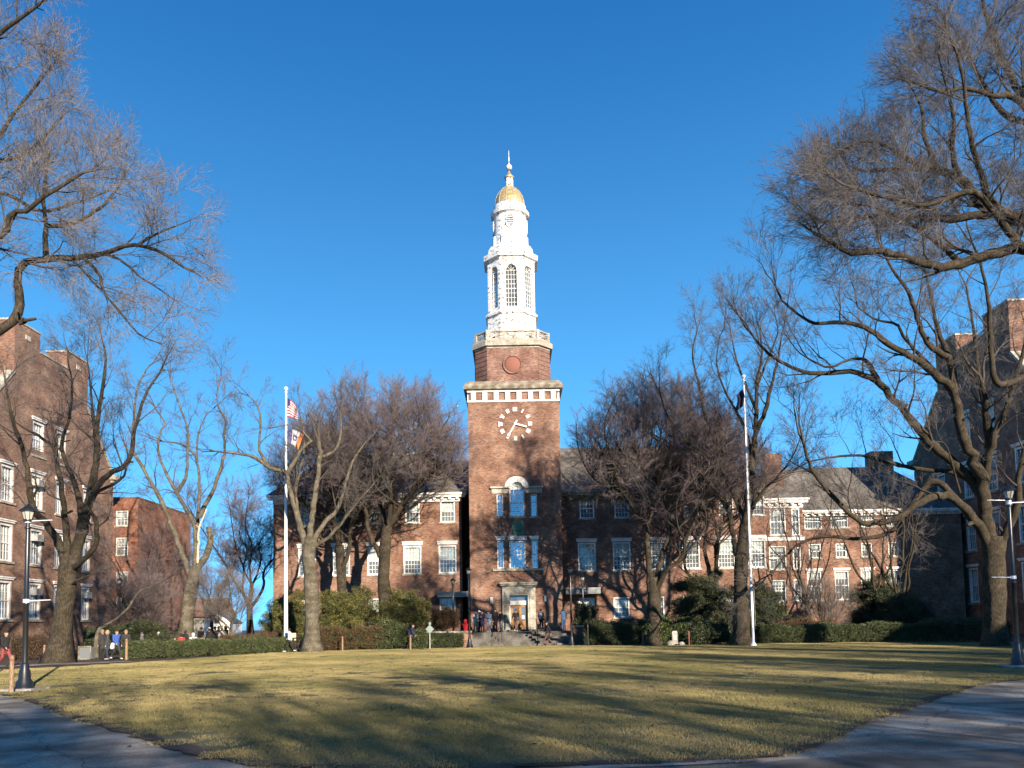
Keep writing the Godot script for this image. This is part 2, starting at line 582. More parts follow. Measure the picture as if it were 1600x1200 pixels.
# face panel of width w from y0 to y1 at z = 0, with a round-headed opening (half width ow, sill oy, springing os)
func arch_panel(mb: MB, w: float, y0: float, y1: float, ow: float, oy: float, os: float, depth: float, xf := Transform3D(), cx := 0.0) -> void:
	var n := xf.basis.z
	var P := func(x: float, y: float, z: float) -> Vector3: return xf * Vector3(x, y, z)
	var hw := w * 0.5
	mb.quad(P.call(-hw, y0, 0), P.call(cx - ow, y0, 0), P.call(cx - ow, y1, 0), P.call(-hw, y1, 0), n)
	mb.quad(P.call(cx + ow, y0, 0), P.call(hw, y0, 0), P.call(hw, y1, 0), P.call(cx + ow, y1, 0), n)
	mb.quad(P.call(cx - ow, y0, 0), P.call(cx + ow, y0, 0), P.call(cx + ow, oy, 0), P.call(cx - ow, oy, 0), n)
	mb.quad(P.call(cx - ow, oy, 0), P.call(cx + ow, oy, 0), P.call(cx + ow, oy, -depth), P.call(cx - ow, oy, -depth), xf.basis.y)
	for s in [-1, 1]:
		mb.quad(P.call(cx + s * ow, oy, 0), P.call(cx + s * ow, os, 0), P.call(cx + s * ow, os, -depth), P.call(cx + s * ow, oy, -depth), xf.basis.x * -s)
	var seg := 14
	for k in seg:
		var a := PI * k / seg
		var b := PI * (k + 1) / seg
		var pa := Vector2(cx - cos(a) * ow, os + sin(a) * ow)
		var pb := Vector2(cx - cos(b) * ow, os + sin(b) * ow)
		mb.quad(P.call(pa.x, pa.y, 0), P.call(pb.x, pb.y, 0), P.call(pb.x, y1, 0), P.call(pa.x, y1, 0), n)
		mb.quad(P.call(pa.x, pa.y, 0), P.call(pb.x, pb.y, 0), P.call(pb.x, pb.y, -depth), P.call(pa.x, pa.y, -depth), xf.basis * Vector3(cos((a + b) / 2), -sin((a + b) / 2), 0))

# glazing bars and pane of a round-headed window, in the panel's own axes
func arch_window(parent: Node3D, ow: float, oy: float, os: float, z: float, cols: int, rows: int, xf := Transform3D(), cx := 0.0, barw := 0.06) -> Node3D:
	var node := group_node(parent, "arched_window", xf.origin, xf.basis)
	var f := MB.new()
	for k in range(0, cols + 1):
		f.box(Vector3(cx - ow + 2.0 * ow * k / cols, (oy + os) * 0.5, z), Vector3(barw if k > 0 and k < cols else barw * 2.0, os - oy, 0.06))
	for k in range(0, rows + 1):
		f.box(Vector3(cx, oy + (os - oy) * k / rows, z), Vector3(ow * 2.0, barw * (2.2 if k == rows / 2 or k == 0 else 1.0), 0.055))
	var arc := PackedVector3Array()
	var rad := PackedFloat32Array()
	for k in 13:
		arc.append(Vector3(cx - cos(PI * k / 12) * ow * 0.97, os + sin(PI * k / 12) * ow * 0.97, z))
		rad.append(barw)
	f.tube(arc, rad, 6)
	for k in range(1, 4):
		var a := PI * k / 4
		f.bar(Vector3(cx, os, z), Vector3(cx - cos(a) * ow, os + sin(a) * ow, z), barw * 0.8, 0.05)
	part(node, "glazing_bars", f, mats["white_paint"])
	var p := MB.new()
	p.quad(Vector3(cx - ow, oy, z - 0.04), Vector3(cx + ow, oy, z - 0.04), Vector3(cx + ow, os, z - 0.04), Vector3(cx - ow, os, z - 0.04), Vector3(0, 0, 1))
	for k in 12:
		p.tri(Vector3(cx, os, z - 0.04), Vector3(cx - cos(PI * k / 12) * ow, os + sin(PI * k / 12) * ow, z - 0.04), Vector3(cx - cos(PI * (k + 1) / 12) * ow, os + sin(PI * (k + 1) / 12) * ow, z - 0.04), Vector3(0, 0, 1))
	part(node, "pane", p, glass())
	return node

# ---------------------------------------------------------------- the clock tower
func build_tower() -> void:
	const D := 66.0
	var c0 := at_depth(805.3, 800, D)
	var t := thing("clock_tower", "tall brick clock tower with white octagonal lantern and golden dome", "tower", Vector3(c0.x, 0, -D))
	var xf := t.transform
	var hw := 3.83
	var Y := func(v: float, d := D) -> float: return at_depth(805.0, v, d).y
	var y_band0: float = Y.call(627.5)
	var y_band1: float = Y.call(609.0)
	var y_top: float = Y.call(595.0)
	# shaft with real openings
	var holes := []
	var up_side := [px_rect(776, 772, 786.5, 807, xf), px_rect(829, 772, 839, 807, xf)]
	var up_mid := px_rect(796, 763, 819.5, 807, xf)
	var low := [px_rect(777, 845, 787.5, 888, xf), px_rect(796, 845, 821.5, 888, xf), px_rect(830.5, 844, 840.5, 887, xf)]
	var door := px_rect(795.5, 930, 826, 984.5, xf)
	var ow := up_mid.size.x * 0.5
	var arch_hole := Rect2(up_mid.position, Vector2(up_mid.size.x, up_mid.size.y + ow))
	holes = [up_side[0], up_side[1], arch_hole, low[0], low[1], low[2], door]
	var plaque_h := px_rect(800.5, 813, 818.5, 836.5, xf)
	holes.append(plaque_h)
	var mb := MB.new()
	wall_face(mb, Rect2(-hw, 0, hw * 2, y_band0), holes, 0.35)
	for s in [-1, 1]:
		mb.quad(Vector3(s * hw, 0, 0), Vector3(s * hw, y_band0, 0), Vector3(s * hw, y_band0, -hw * 2), Vector3(s * hw, 0, -hw * 2), Vector3(s, 0, 0))
	mb.quad(Vector3(-hw, 0, -hw * 2), Vector3(hw, 0, -hw * 2), Vector3(hw, y_band0, -hw * 2), Vector3(-hw, y_band0, -hw * 2), Vector3(0, 0, -1))
	part(t, "shaft", mb, mats["brick_tower"])
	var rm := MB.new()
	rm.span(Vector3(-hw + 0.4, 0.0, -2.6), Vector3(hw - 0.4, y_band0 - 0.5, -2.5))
	part(t, "inner_wall", rm, mats["room_shade_brown"])
	# windows
	for r in up_side: window(t, r, -0.1, 2, 4, 0.0, {"trim": 0.1, "tinted": true, "split": 0.68})
	var n := window(t, up_mid, -0.1, 4, 6, 0.0, {"trim": 0.12, "tinted": true})
	for r in [low[0], low[2]]: window(t, r, -0.1, 2, 4, 0.0, {"trim": 0.1, "tinted": true, "sill": false, "lintel": 0.22})
	window(t, low[1], -0.1, 4, 6, 0.0, {"trim": 0.12, "tinted": true, "sill": false, "lintel": 0.26})
	# arch over the middle window
	var a := MB.new()
	var cx := up_mid.get_center().x
	var os := up_mid.end.y
	var seg := 20
	for k in seg:
		var p := PI * k / seg
		var q := PI * (k + 1) / seg
		var ri := ow * 0.86
		var ro := ow * 1.62
		var A := [Vector2(-cos(p), sin(p)), Vector2(-cos(q), sin(q))]
		var zf := 0.09
		a.quad(Vector3(cx + A[0].x * ri, os + A[0].y * ri, zf), Vector3(cx + A[1].x * ri, os + A[1].y * ri, zf), Vector3(cx + A[1].x * ro, os + A[1].y * ro, zf), Vector3(cx + A[0].x * ro, os + A[0].y * ro, zf), Vector3(0, 0, 1))
		a.quad(Vector3(cx + A[0].x * ro, os + A[0].y * ro, zf), Vector3(cx + A[1].x * ro, os + A[1].y * ro, zf), Vector3(cx + A[1].x * ro, os + A[1].y * ro, -0.01), Vector3(cx + A[0].x * ro, os + A[0].y * ro, -0.01), Vector3(A[0].x, A[0].y, 0))
		a.quad(Vector3(cx + A[0].x * ri, os + A[0].y * ri, zf), Vector3(cx + A[1].x * ri, os + A[1].y * ri, zf), Vector3(cx + A[1].x * ri, os + A[1].y * ri, -0.3), Vector3(cx + A[0].x * ri, os + A[0].y * ri, -0.3), Vector3(-A[0].x, -A[0].y, 0))
	part(t, "window_arch", a, mats["white_paint"])
	var fan := group_node(t, "fanlight")
	var fb := MB.new()
	for k in range(1, 6):
		fb.bar(Vector3(cx, os, -0.17), Vector3(cx - cos(PI * k / 6) * ow * 0.9, os + sin(PI * k / 6) * ow * 0.9, -0.17), 0.035, 0.03)
	part(fan, "glazing_bars", fb, mats["white_paint"])
	var fp := MB.new()
	for k in 12:
		fp.tri(Vector3(cx, os, -0.2), Vector3(cx - cos(PI * k / 12) * ow, os + sin(PI * k / 12) * ow, -0.2), Vector3(cx - cos(PI * (k + 1) / 12) * ow, os + sin(PI * (k + 1) / 12) * ow, -0.2), Vector3(0, 0, 1))
	part(fan, "pane", fp, glass())
	var fbl := MB.new()
	fbl.box(Vector3(cx, os + ow * 0.45, -0.3), Vector3(ow * 2.0, ow * 0.95, 0.01))
	part(fan, "blind", fbl, mats["pale_blind"])
	var ex0: float = px_rect(768, 760, 796, 772, xf).position.x
	var ex1: float = px_rect(819, 760, 847, 772, xf).end.x
	var ey0: float = Y.call(771.0)
	var ey1: float = Y.call(760.5)
	for q in [[ex0, cx - ow * 0.98], [cx + ow * 0.98, ex1]]:
		var e := MB.new()
		e.span(Vector3(q[0], ey0, 0.0), Vector3(q[1], ey1 - 0.14, 0.10))
		e.span(Vector3(q[0] - 0.1, ey1 - 0.14, 0.0), Vector3(q[1] + (0.1 if q[1] == ex1 else 0.0), ey1, 0.28))
		part(t, "window_entablature", e, mats["limestone"])
	var ls := MB.new()
	ls.span(Vector3(px_rect(770, 888, 780, 891.5, xf).position.x, low[1].position.y - 0.2, 0.0), Vector3(px_rect(840, 888, 849, 891.5, xf).end.x, low[1].position.y - 0.003, 0.16))
	part(t, "window_sill", ls, mats["limestone"])
	# bronze relief
	var pl := MB.new()
	var pc := plaque_h.get_center()
	pl.box(Vector3(pc.x, pc.y, -0.1), Vector3(plaque_h.size.x, plaque_h.size.y, 0.05))
	var rng := RandomNumberGenerator.new()
	rng.seed = 3
	pl.box(Vector3(pc.x, pc.y - 0.48, -0.04), Vector3(0.8, 0.07, 0.06))
	pl.lathe([Vector2(0.0, -0.06), Vector2(0.18, -0.03), Vector2(0.22, 0.04), Vector2(0.1, 0.1), Vector2(0, 0.1)], 12, Vector3(pc.x + 0.08, pc.y - 0.2, -0.04))
	for k in 16:
		var w := TAU * k / 16.0
		pl.bar(Vector3(pc.x + 0.05 + cos(w) * 0.17, pc.y - 0.02 + sin(w) * 0.2, -0.05), Vector3(pc.x + 0.05 + cos(w) * rng.randf_range(0.28, 0.4), pc.y + sin(w) * rng.randf_range(0.3, 0.5), -0.05), 0.07, 0.05)
	part(t, "bronze_relief", pl, mats["bronze_patina"])
	# entrance
	var dn := group_node(t, "door_surround")
	var so := px_rect(785, 911, 837, 984.5, xf)
	var ds := MB.new()
	ds.span(Vector3(so.position.x, door.position.y, 0), Vector3(door.position.x + 0.05, door.end.y, 0.22))
	ds.span(Vector3(door.end.x - 0.05, door.position.y, 0), Vector3(so.end.x, door.end.y, 0.22))
	ds.span(Vector3(so.position.x, door.end.y, 0), Vector3(so.end.x, so.end.y - 0.22, 0.225))
	ds.span(Vector3(door.position.x - 0.32, door.position.y, 0.22), Vector3(door.position.x - 0.1, door.end.y + 0.12, 0.27))
	ds.span(Vector3(door.end.x + 0.1, door.position.y, 0.22), Vector3(door.end.x + 0.32, door.end.y + 0.12, 0.27))
	ds.span(Vector3(door.position.x - 0.32, door.end.y + 0.12, 0.22), Vector3(door.end.x + 0.32, door.end.y + 0.3, 0.27))
	ds.span(Vector3(so.position.x - 0.12, so.end.y - 0.22, 0), Vector3(so.end.x + 0.12, so.end.y - 0.08, 0.42))
	ds.span(Vector3(so.position.x - 0.2, so.end.y - 0.08, 0), Vector3(so.end.x + 0.2, so.end.y + 0.06, 0.52))
	part(dn, "stone", ds, mats["limestone"])
	var dr := MB.new()
	dr.span(Vector3(door.position.x, door.position.y + 2.08, -0.3), Vector3(door.end.x, door.position.y + 2.42, -0.1))
	part(dn, "transom_panel", dr, mats["white_paint"])
	var tr := MB.new()
	tr.span(Vector3(door.position.x, door.position.y + 2.42, -0.26), Vector3(door.end.x, door.end.y, -0.24))
	part(dn, "transom_pane", tr, glass())
	for s in [-1, 1]:
		var lf := MB.new()
		lf.box(Vector3(door.get_center().x + s * door.size.x * 0.47, door.get_center().y - 0.2, -0.2), Vector3(door.size.x * 0.07, door.size.y - 0.4, 0.2))
		part(dn, "jamb", lf, mats["white_paint"])
	for s in [-1, 1]:
		var leaf := group_node(t, "door", Vector3(door.get_center().x + s * door.size.x * 0.22, door.position.y, -0.22))
		var w := door.size.x * 0.42
		var db := MB.new()
		for q in [-1, 1]: db.box(Vector3(q * (w * 0.5 - 0.09), 1.03, 0), Vector3(0.18, 2.06, 0.06))
		db.box(Vector3(0, 0.36, 0), Vector3(w - 0.36, 0.72, 0.058))
		db.box(Vector3(0, 1.98, 0), Vector3(w - 0.36, 0.16, 0.058))
		part(leaf, "panel", db, mats["door_oak"])
		var dg := MB.new()
		dg.box(Vector3(0, 1.3, 0), Vector3(w - 0.36, 1.18, 0.012))
		part(leaf, "pane", dg, glass())
		var nt := MB.new()
		nt.box(Vector3(0, 1.06, 0.012), Vector3(0.21, 0.28, 0.004))
		part(leaf, "notice", nt, mats["white_paint"])
		var hd := MB.new()
		hd.box(Vector3(-s * (w * 0.5 - 0.06), 1.0, 0.05), Vector3(0.03, 0.35, 0.04))
		part(leaf, "handle", hd, mats["silver_rod"])
	for uv in [[766.5, 934, 769.5, 942.5], [851, 931, 854, 939.5]]:
		var r := px_rect(uv[0], uv[1], uv[2], uv[3], xf)
		var wl := MB.new()
		wl.box(Vector3(r.get_center().x, r.get_center().y, 0.09), Vector3(0.18, 0.46, 0.18))
		wl.box(Vector3(r.get_center().x, r.get_center().y, 0.02), Vector3(0.24, 0.54, 0.04))
		part(t, "wall_lantern", wl, mats["unit_grey"])
	# clock: markers and hands stand off the brick
	var cc := on_face(805, 662.5, xf)
	var ck := group_node(t, "clock", Vector3(cc.x, cc.y, 0))
	var R := 1.24
	for k in 12:
		var ang := TAU * k / 12.0
		var m := MB.new()
		var wide: float = [0.36, 0.12, 0.24, 0.32, 0.34, 0.14, 0.28, 0.2, 0.34, 0.3, 0.22, 0.26][k]
		m.box(Vector3(0, 0, 0.05), Vector3(wide, 0.33 if k % 3 else 0.34, 0.06))
		if k in [10, 9]:
			m.box(Vector3(0, 0.12, 0.053), Vector3(wide + 0.14, 0.09, 0.06))
		part(ck, "hour_marker", m, mats["white_paint"], Vector3(sin(ang) * R, cos(ang) * R, 0), Basis(Vector3(0, 0, 1), -ang))
	var hh := MB.new()
	hh.box(Vector3(0, 0.43, 0.14), Vector3(0.13, 1.1, 0.04))
	part(ck, "hour_hand", hh, mats["white_paint"], Vector3.ZERO, Basis(Vector3(0, 0, 1), -deg_to_rad(106)))
	var mh := MB.new()
	mh.box(Vector3(0, 0.42, 0.19), Vector3(0.115, 1.5, 0.04))
	mh.box(Vector3(0, 1.08, 0.19), Vector3(0.2, 0.26, 0.042))
	part(ck, "minute_hand", mh, mats["white_paint"], Vector3.ZERO, Basis(Vector3(0, 0, 1), -deg_to_rad(210)))
	var hub := MB.new()
	hub.lathe([Vector2(0.11, 0), Vector2(0.11, 0.22), Vector2(0, 0.23)], 12)
	part(ck, "hub", hub, mats["white_paint"], Vector3.ZERO, Basis(Vector3(1, 0, 0), PI / 2))
	# checker band of white blocks and brick squares, and cornice (centred on the tower's axis)
	var ax := Vector3(0, 0, -hw)
	var band := MB.new()
	band.loft([[y_band0, square(hw + 0.05)], [y_band0 + 0.14, square(hw + 0.05)]], true, true, ax)
	band.loft([[y_band1 - 0.16, square(hw + 0.05)], [y_band1, square(hw + 0.05)]], true, true, ax)
	part(t, "band_course", band, mats["white_paint"])
	var bb := MB.new()
	bb.loft([[y_band0, square(hw - 0.12)], [y_top - 0.3, square(hw - 0.12)]], true, true, ax)
	part(t, "band_brick", bb, mats["brick_tower"])
	for side in 4:
		var rot := Basis(Vector3.UP, side * PI / 2)
		for k in 8:
			var wb := MB.new()
			var pitch := hw * 2.0 / 8.0
			wb.box(Vector3(-hw + (k + 0.5) * pitch, (y_band0 + y_band1) * 0.5, hw - 0.04), Vector3(pitch * 0.42, y_band1 - y_band0 - 0.3, 0.16))
			part(t, "band_block", wb, mats["white_paint"], ax, rot)
	var co := MB.new()
	co.loft([[y_band1, square(hw + 0.06)], [y_band1 + 0.04, square(hw + 0.32)], [y_band1 + 0.3, square(hw + 0.36)], [y_band1 + 0.34, square(hw + 0.28)], [y_band1 + 0.5, square(hw + 0.22)], [y_top, square(hw - 0.02)], [y_top + 0.02, square(hw - 0.3)]], true, true, ax)
	part(t, "main_cornice", co, mats["old_limestone"])
	# brick octagon
	var DA := D + hw
	var OY := func(v: float, d: float) -> float: return at_depth(802.0, v, d).y
	var oa := 57.0 / FOCAL * DA
	var ob := 38.5 / FOCAL * DA
	var dz := D + hw - oa
	var o0 := y_top - 0.05
	var o1: float = OY.call(541.0, dz)
	var obm := MB.new()
	obm.loft([[o0, oct(oa, ob)], [o1, oct(oa, ob)]], true, true, ax)
	part(t, "octagon", obm, mats["brick_octagon"])
	for side in 4:       # brick rustication on the corner faces: raised courses
		var dirb := Basis(Vector3.UP, PI / 4 + side * PI / 2)
		var dist := (oa + ob) / sqrt(2.0)
		var wface := (oa - ob) * sqrt(2.0)
		for k in 8:
			var rr := MB.new()
			var hh2 := (o1 - o0) / 8.0
			rr.box(Vector3(0, o0 + (k + 0.5) * hh2, dist), Vector3(wface - 0.02, hh2 - 0.07, 0.08))
			part(t, "corner_course", rr, mats["brick_octagon"], ax, dirb)
	var md := MB.new()
	md.lathe([Vector2(0, 0.1), Vector2(0.62, 0.1), Vector2(0.66, 0.06), Vector2(0.66, 0.0)], 28)
	var mring := MB.new()
	mring.lathe([Vector2(0.68, 0.0), Vector2(0.68, 0.14), Vector2(0.84, 0.14), Vector2(0.84, 0.0)], 28)
	for side in 4:
		var rot := Basis(Vector3.UP, side * PI / 2)
		var p := ax + rot * Vector3(0, (o0 + o1) * 0.5 + 0.05, oa)
		part(t, "medallion", md.mesh(), mats["terracotta"], p, rot * Basis(Vector3(1, 0, 0), PI / 2))
		part(t, "medallion_ring", mring.mesh(), mats["brick_octagon"], p, rot * Basis(Vector3(1, 0, 0), PI / 2))
	var oc := MB.new()
	var o2: float = OY.call(530.5, dz)
	oc.loft([[o1 - 0.12, oct(oa + 0.03, ob + 0.02)], [o1, oct(oa + 0.05, ob + 0.03)], [o1 + 0.03, oct(oa + 0.26, ob + 0.12)], [o2 - 0.16, oct(oa + 0.3, ob + 0.13)], [o2, oct(oa + 0.12, ob + 0.06)]], true, true, ax)
	part(t, "octagon_cornice", oc, mats["limestone"])
	# balustrade: posts, rails and pierced panels
	var o3: float = OY.call(515.5, dz)
	var ba := oa - 0.08
	var bbx := ob - 0.03
	var ring := oct(ba, bbx)
	var bal := group_node(t, "balustrade", ax)
	var rail := MB.new()
	for i in 8:
		var p0 := Vector3(ring[i].x, 0, ring[i].y)
		var p1 := Vector3(ring[(i + 1) % 8].x, 0, ring[(i + 1) % 8].y)
		var dirv := (p1 - p0).normalized()
		var outv := dirv.cross(Vector3.UP)
		if outv.dot(p0 + p1) < 0: outv = -outv
		var bs := Basis(dirv, Vector3.UP, outv)
		var L := p0.distance_to(p1)
		var mid := (p0 + p1) * 0.5
		rail.box(mid + Vector3(0, o3 - 0.06, 0), Vector3(L + 0.1, 0.12, 0.24), bs)
		rail.box(mid + Vector3(0, o2 + 0.06, 0), Vector3(L + 0.1, 0.14, 0.22), bs)
		rail.box(p0 + Vector3(0, (o2 + o3) * 0.5, 0), Vector3(0.26, o3 - o2 + 0.06, 0.26), bs)
		var cells := 3 if L > 2.0 else 1
		for k in cells:
			var pc2 := p0.lerp(p1, (k + 0.5) / cells)
			var pan := MB.new()
			var cw := L / cells - 0.22
			var chh := o3 - o2 - 0.24
			var cyy := (o2 + o3) * 0.5
			pan.bar(Vector3(-cw * 0.5, -chh * 0.5, 0), Vector3(cw * 0.5, chh * 0.5, 0), 0.09, 0.1)
			pan.bar(Vector3(-cw * 0.5, chh * 0.5, 0.004), Vector3(cw * 0.5, -chh * 0.5, 0.004), 0.09, 0.1)
			pan.bar(Vector3(0, -chh * 0.5, 0.002), Vector3(0, chh * 0.5, 0.002), 0.07, 0.1)
			pan.bar(Vector3(-cw * 0.5, 0, 0.006), Vector3(cw * 0.5, 0, 0.006), 0.07, 0.1)
			for s in [-1, 1]: pan.box(Vector3(s * (cw * 0.5 + 0.03), 0, 0), Vector3(0.16, chh + 0.1, 0.14))
			part(bal, "pierced_panel", pan, mats["limestone"], pc2 + Vector3(0, cyy, 0), bs)
	part(bal, "rail", rail, mats["limestone"])
	# white base, lantern, scroll stage, drum
	var la := 37.0 / FOCAL * DA
	var lb := 17.6 / FOCAL * DA
	var dl := D + hw - la
	var w0 := o2
	var w1: float = OY.call(490.0, dl)
	var w2: float = OY.call(483.0, dl)
	var w3: float = OY.call(401.5, dl)
	var w4: float = OY.call(391.0, dl)
	var base := MB.new()
	base.loft([[w0, oct(la + 0.05, lb + 0.02)], [w1, oct(la + 0.05, lb + 0.02)], [w1 + 0.04, oct(la + 0.2, lb + 0.09)], [w1 + 0.2, oct(la + 0.22, lb + 0.1)], [w2, oct(la + 0.02, lb)]], true, true, ax)
	part(t, "lantern_base", base, mats["spire_paint"])
	for side in 8:      # little dark vents on the base
		var rot := Basis(Vector3.UP, side * PI / 4)
		var dd := (la + 0.05) if side % 2 == 0 else (la + lb + 0.07) / sqrt(2.0)
		if side % 2 == 1:
			var louv := MB.new()
			louv.box(rot * Vector3(0.05, w0 + 0.95, dd), Vector3(0.4, 0.42, 0.05), rot)
			part(t, "base_vent", louv, mats["grille_dark"], ax)
	var body := MB.new()
	var lining := MB.new()
	for side in 8:
		var rot := Basis(Vector3.UP, side * PI / 4)
		var front := side % 2 == 0
		var dd := la if front else (la + lb) / sqrt(2.0)
		var fw := lb * 2.0 if front else (la - lb) * sqrt(2.0)
		var fx := Transform3D(rot, rot * Vector3(0, 0, dd))
		var o_w := 0.5
		var sill: float = w2 + 0.28
		var spring: float = w3 - 1.1
		arch_panel(body, fw, w2, w3, o_w, sill, spring, 0.3, fx)
		# inner face of the wall, coloured dark to paint the shade inside
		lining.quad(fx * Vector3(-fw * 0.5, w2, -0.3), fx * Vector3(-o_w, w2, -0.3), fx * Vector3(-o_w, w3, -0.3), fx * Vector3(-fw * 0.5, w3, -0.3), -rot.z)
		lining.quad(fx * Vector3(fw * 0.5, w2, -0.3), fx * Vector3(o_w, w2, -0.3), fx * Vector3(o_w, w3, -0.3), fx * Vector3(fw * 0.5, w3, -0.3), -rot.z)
		var awn := arch_window(t, o_w, sill, spring, -0.2, 4, 8, Transform3D(rot, ax + rot * Vector3(0, 0, dd)), 0.0, 0.036)
	part(t, "lantern", body, mats["spire_paint"], ax)
	part(t, "lantern_dark_lining", lining, mats["belfry_timber"], ax)
	var dark_core := MB.new()
	dark_core.lathe([Vector2(0.75, w2), Vector2(0.75, w3)], 12)
	dark_core.bar(Vector3(0.2, w2, 0.6), Vector3(0.9, w2 + 2.3, 0.6), 0.08, 0.3)
	part(t, "lantern_dark_core", dark_core, mats["belfry_timber"], ax)  # added core, dark so that the openings look shaded
	var lc := MB.new()
	lc.loft([[w3 - 0.1, oct(la + 0.04, lb + 0.02)], [w3, oct(la + 0.08, lb + 0.04)], [w3 + 0.08, oct(la + 0.3, lb + 0.13)], [w4 - 0.1, oct(la + 0.34, lb + 0.14)], [w4, oct(la + 0.2, lb + 0.08)]], true, true, ax)
	part(t, "lantern_cornice", lc, mats["spire_paint"])
	var R2 := 27.0 / FOCAL * DA
	var d2 := D + hw - R2
	var s1: float = OY.call(379.0, d2)
	var s2: float = OY.call(364.0, d2)
	var s3: float = OY.call(330.0, d2)
	var s4: float = OY.call(321.0, d2)
	var sc := MB.new()
	sc.loft([[w4, oct(la - 0.05, lb)], [w4 + 0.5, oct(la - 0.12, lb)], [s1 - 0.1, oct(la - 0.32, lb - 0.05)], [s1, oct(R2 + 0.02, lb - 0.1)]], true, false, ax)
	part(t, "scroll_stage", sc, mats["spire_paint"])
	for side in 8:        # curved buttress scrolls at the corners
		var rot := Basis(Vector3.UP, side * PI / 4 + PI / 8)
		var sb := MB.new()
		var prof := [Vector2(la + 0.02, w4), Vector2(la + 0.0, w4 + 0.55), Vector2(la - 0.18, w4 + 0.75), Vector2(R2 + 0.3, s1 - 0.1), Vector2(R2 + 0.16, s1 + 0.15), Vector2(R2 + 0.14, s2), Vector2(R2 + 0.0, s2 + 0.12)]
		for k in prof.size() - 1:
			var a2: Vector2 = prof[k]
			var b2: Vector2 = prof[k + 1]
			sb.quad(Vector3(-0.16, a2.y, a2.x), Vector3(0.16, a2.y, a2.x), Vector3(0.16, b2.y, b2.x), Vector3(-0.16, b2.y, b2.x), Vector3(0, 0.2, 1))
			for s in [-1, 1]:
				sb.quad(Vector3(s * 0.16, a2.y, a2.x), Vector3(s * 0.16, b2.y, b2.x), Vector3(s * 0.16, b2.y, R2 - 0.3), Vector3(s * 0.16, a2.y, R2 - 0.3), Vector3(s, 0, 0))
		part(t, "buttress_scroll", sb, mats["spire_paint"], ax, rot)
	var drum := MB.new()
	drum.lathe([Vector2(R2 + 0.1, s1 - 0.2), Vector2(R2 + 0.1, s1 + 0.15), Vector2(R2, s1 + 0.2), Vector2(R2 - 0.06, s3), Vector2(R2 + 0.02, s3 + 0.05), Vector2(R2 + 0.2, s3 + 0.12), Vector2(R2 + 0.24, s4 - 0.12), Vector2(R2 + 0.1, s4), Vector2(R2 - 0.02, s4 + 0.02)], 40, ax)
	part(t, "drum", drum, mats["spire_paint"])
	for side in 4:
		var rot := Basis(Vector3.UP, side * PI / 2)
		var lv := group_node(t, "oval_louvre", ax + Vector3(0, (s2 + s3) * 0.5 + 0.2, 0), rot)
		var rimm := MB.new()
		var arc := PackedVector3Array()
		var rad := PackedFloat32Array()
		for k in 25:
			arc.append(Vector3(cos(TAU * k / 24) * 0.36, sin(TAU * k / 24) * 0.66, R2 - 0.03))
			rad.append(0.07)
		rimm.tube(arc, rad, 6)
		part(lv, "rim", rimm, mats["spire_paint"])
		for k in 6:
			var y := -0.5 + k * 0.2
			var sl := MB.new()
			sl.box(Vector3(0, y, R2 + 0.0), Vector3(0.68 * sqrt(1.0 - pow(y / 0.66, 2)), 0.03, 0.16), Basis(Vector3(1, 0, 0), 0.6))
			part(lv, "slat", sl, mats["unit_grey"])
	# dome, cupola, ball and spike
	var rd := 24.0 / FOCAL * DA
	var d0: float = OY.call(319.0, D + hw - rd)
	var d1: float = OY.call(294.0, D + hw)
	var dc := MB.new()
	dc.lathe([Vector2(rd + 0.16, s4 - 0.05), Vector2(rd + 0.1, d0 + 0.35), Vector2(rd - 0.03, d0 + 0.4)], 40, ax)
	part(t, "dome_base", dc, mats["spire_paint"])
	var dome := MB.new()
	var prof2 := []
	for k in 13:
		var w := PI * 0.5 * k / 12.0
		prof2.append(Vector2(maxf(cos(w) * rd, 0.02), d0 + 0.38 + sin(w) * (d1 - d0 - 0.32)))
	dome.lathe(prof2, 40, ax)
	part(t, "dome", dome, mats["gold_leaf"])
	for k in 12:
		var rb := MB.new()
		var pts := PackedVector3Array()
		var rr2 := PackedFloat32Array()
		for j in 11:
			var w := PI * 0.5 * j / 12.0
			pts.append(Vector3(0, d0 + 0.38 + sin(w) * (d1 - d0 - 0.32), cos(w) * rd))
			rr2.append(0.045)
		rb.tube(pts, rr2, 5)
		part(t, "dome_rib", rb, mats["gold_leaf"], ax, Basis(Vector3.UP, TAU * (k + 0.5) / 12))
	var dA := D + hw
	var q1: float = OY.call(279.0, dA)
	var q2: float = OY.call(270.0, dA)
	var q3: float = OY.call(266.0, dA)
	var q4: float = OY.call(257.5, dA)
	var q5: float = OY.call(235.0, dA)
	var cup := MB.new()
	for k in 8:
		cup.box(Vector3(cos(TAU * k / 8) * 0.27, (d1 + q1) * 0.5, sin(TAU * k / 8) * 0.27), Vector3(0.13, q1 - d1 + 0.3, 0.13), Basis(Vector3.UP, -TAU * k / 8))
	part(t, "cupola_columns", cup, mats["spire_paint"], ax)
	var cc2 := MB.new()
	cc2.lathe([Vector2(0.02, d1 - 0.2), Vector2(0.2, d1 - 0.15), Vector2(0.2, q1), Vector2(0.42, q1), Vector2(0.45, q1 + 0.12), Vector2(0.3, q1 + 0.2), Vector2(0.14, q2), Vector2(0.06, q2 + 0.1), Vector2(0.05, q3)], 20, ax)
	part(t, "cupola_cap", cc2, mats["gold_leaf"])
	var ball := MB.new()
	var bp := []
	for k in 11: bp.append(Vector2(maxf(0.01, sin(PI * k / 10) * 0.26), (q3 + q4) * 0.5 - cos(PI * k / 10) * (q4 - q3) * 0.6))
	ball.lathe(bp, 18, ax)
	part(t, "finial_ball", ball, mats["spire_paint"])
	var sp := MB.new()
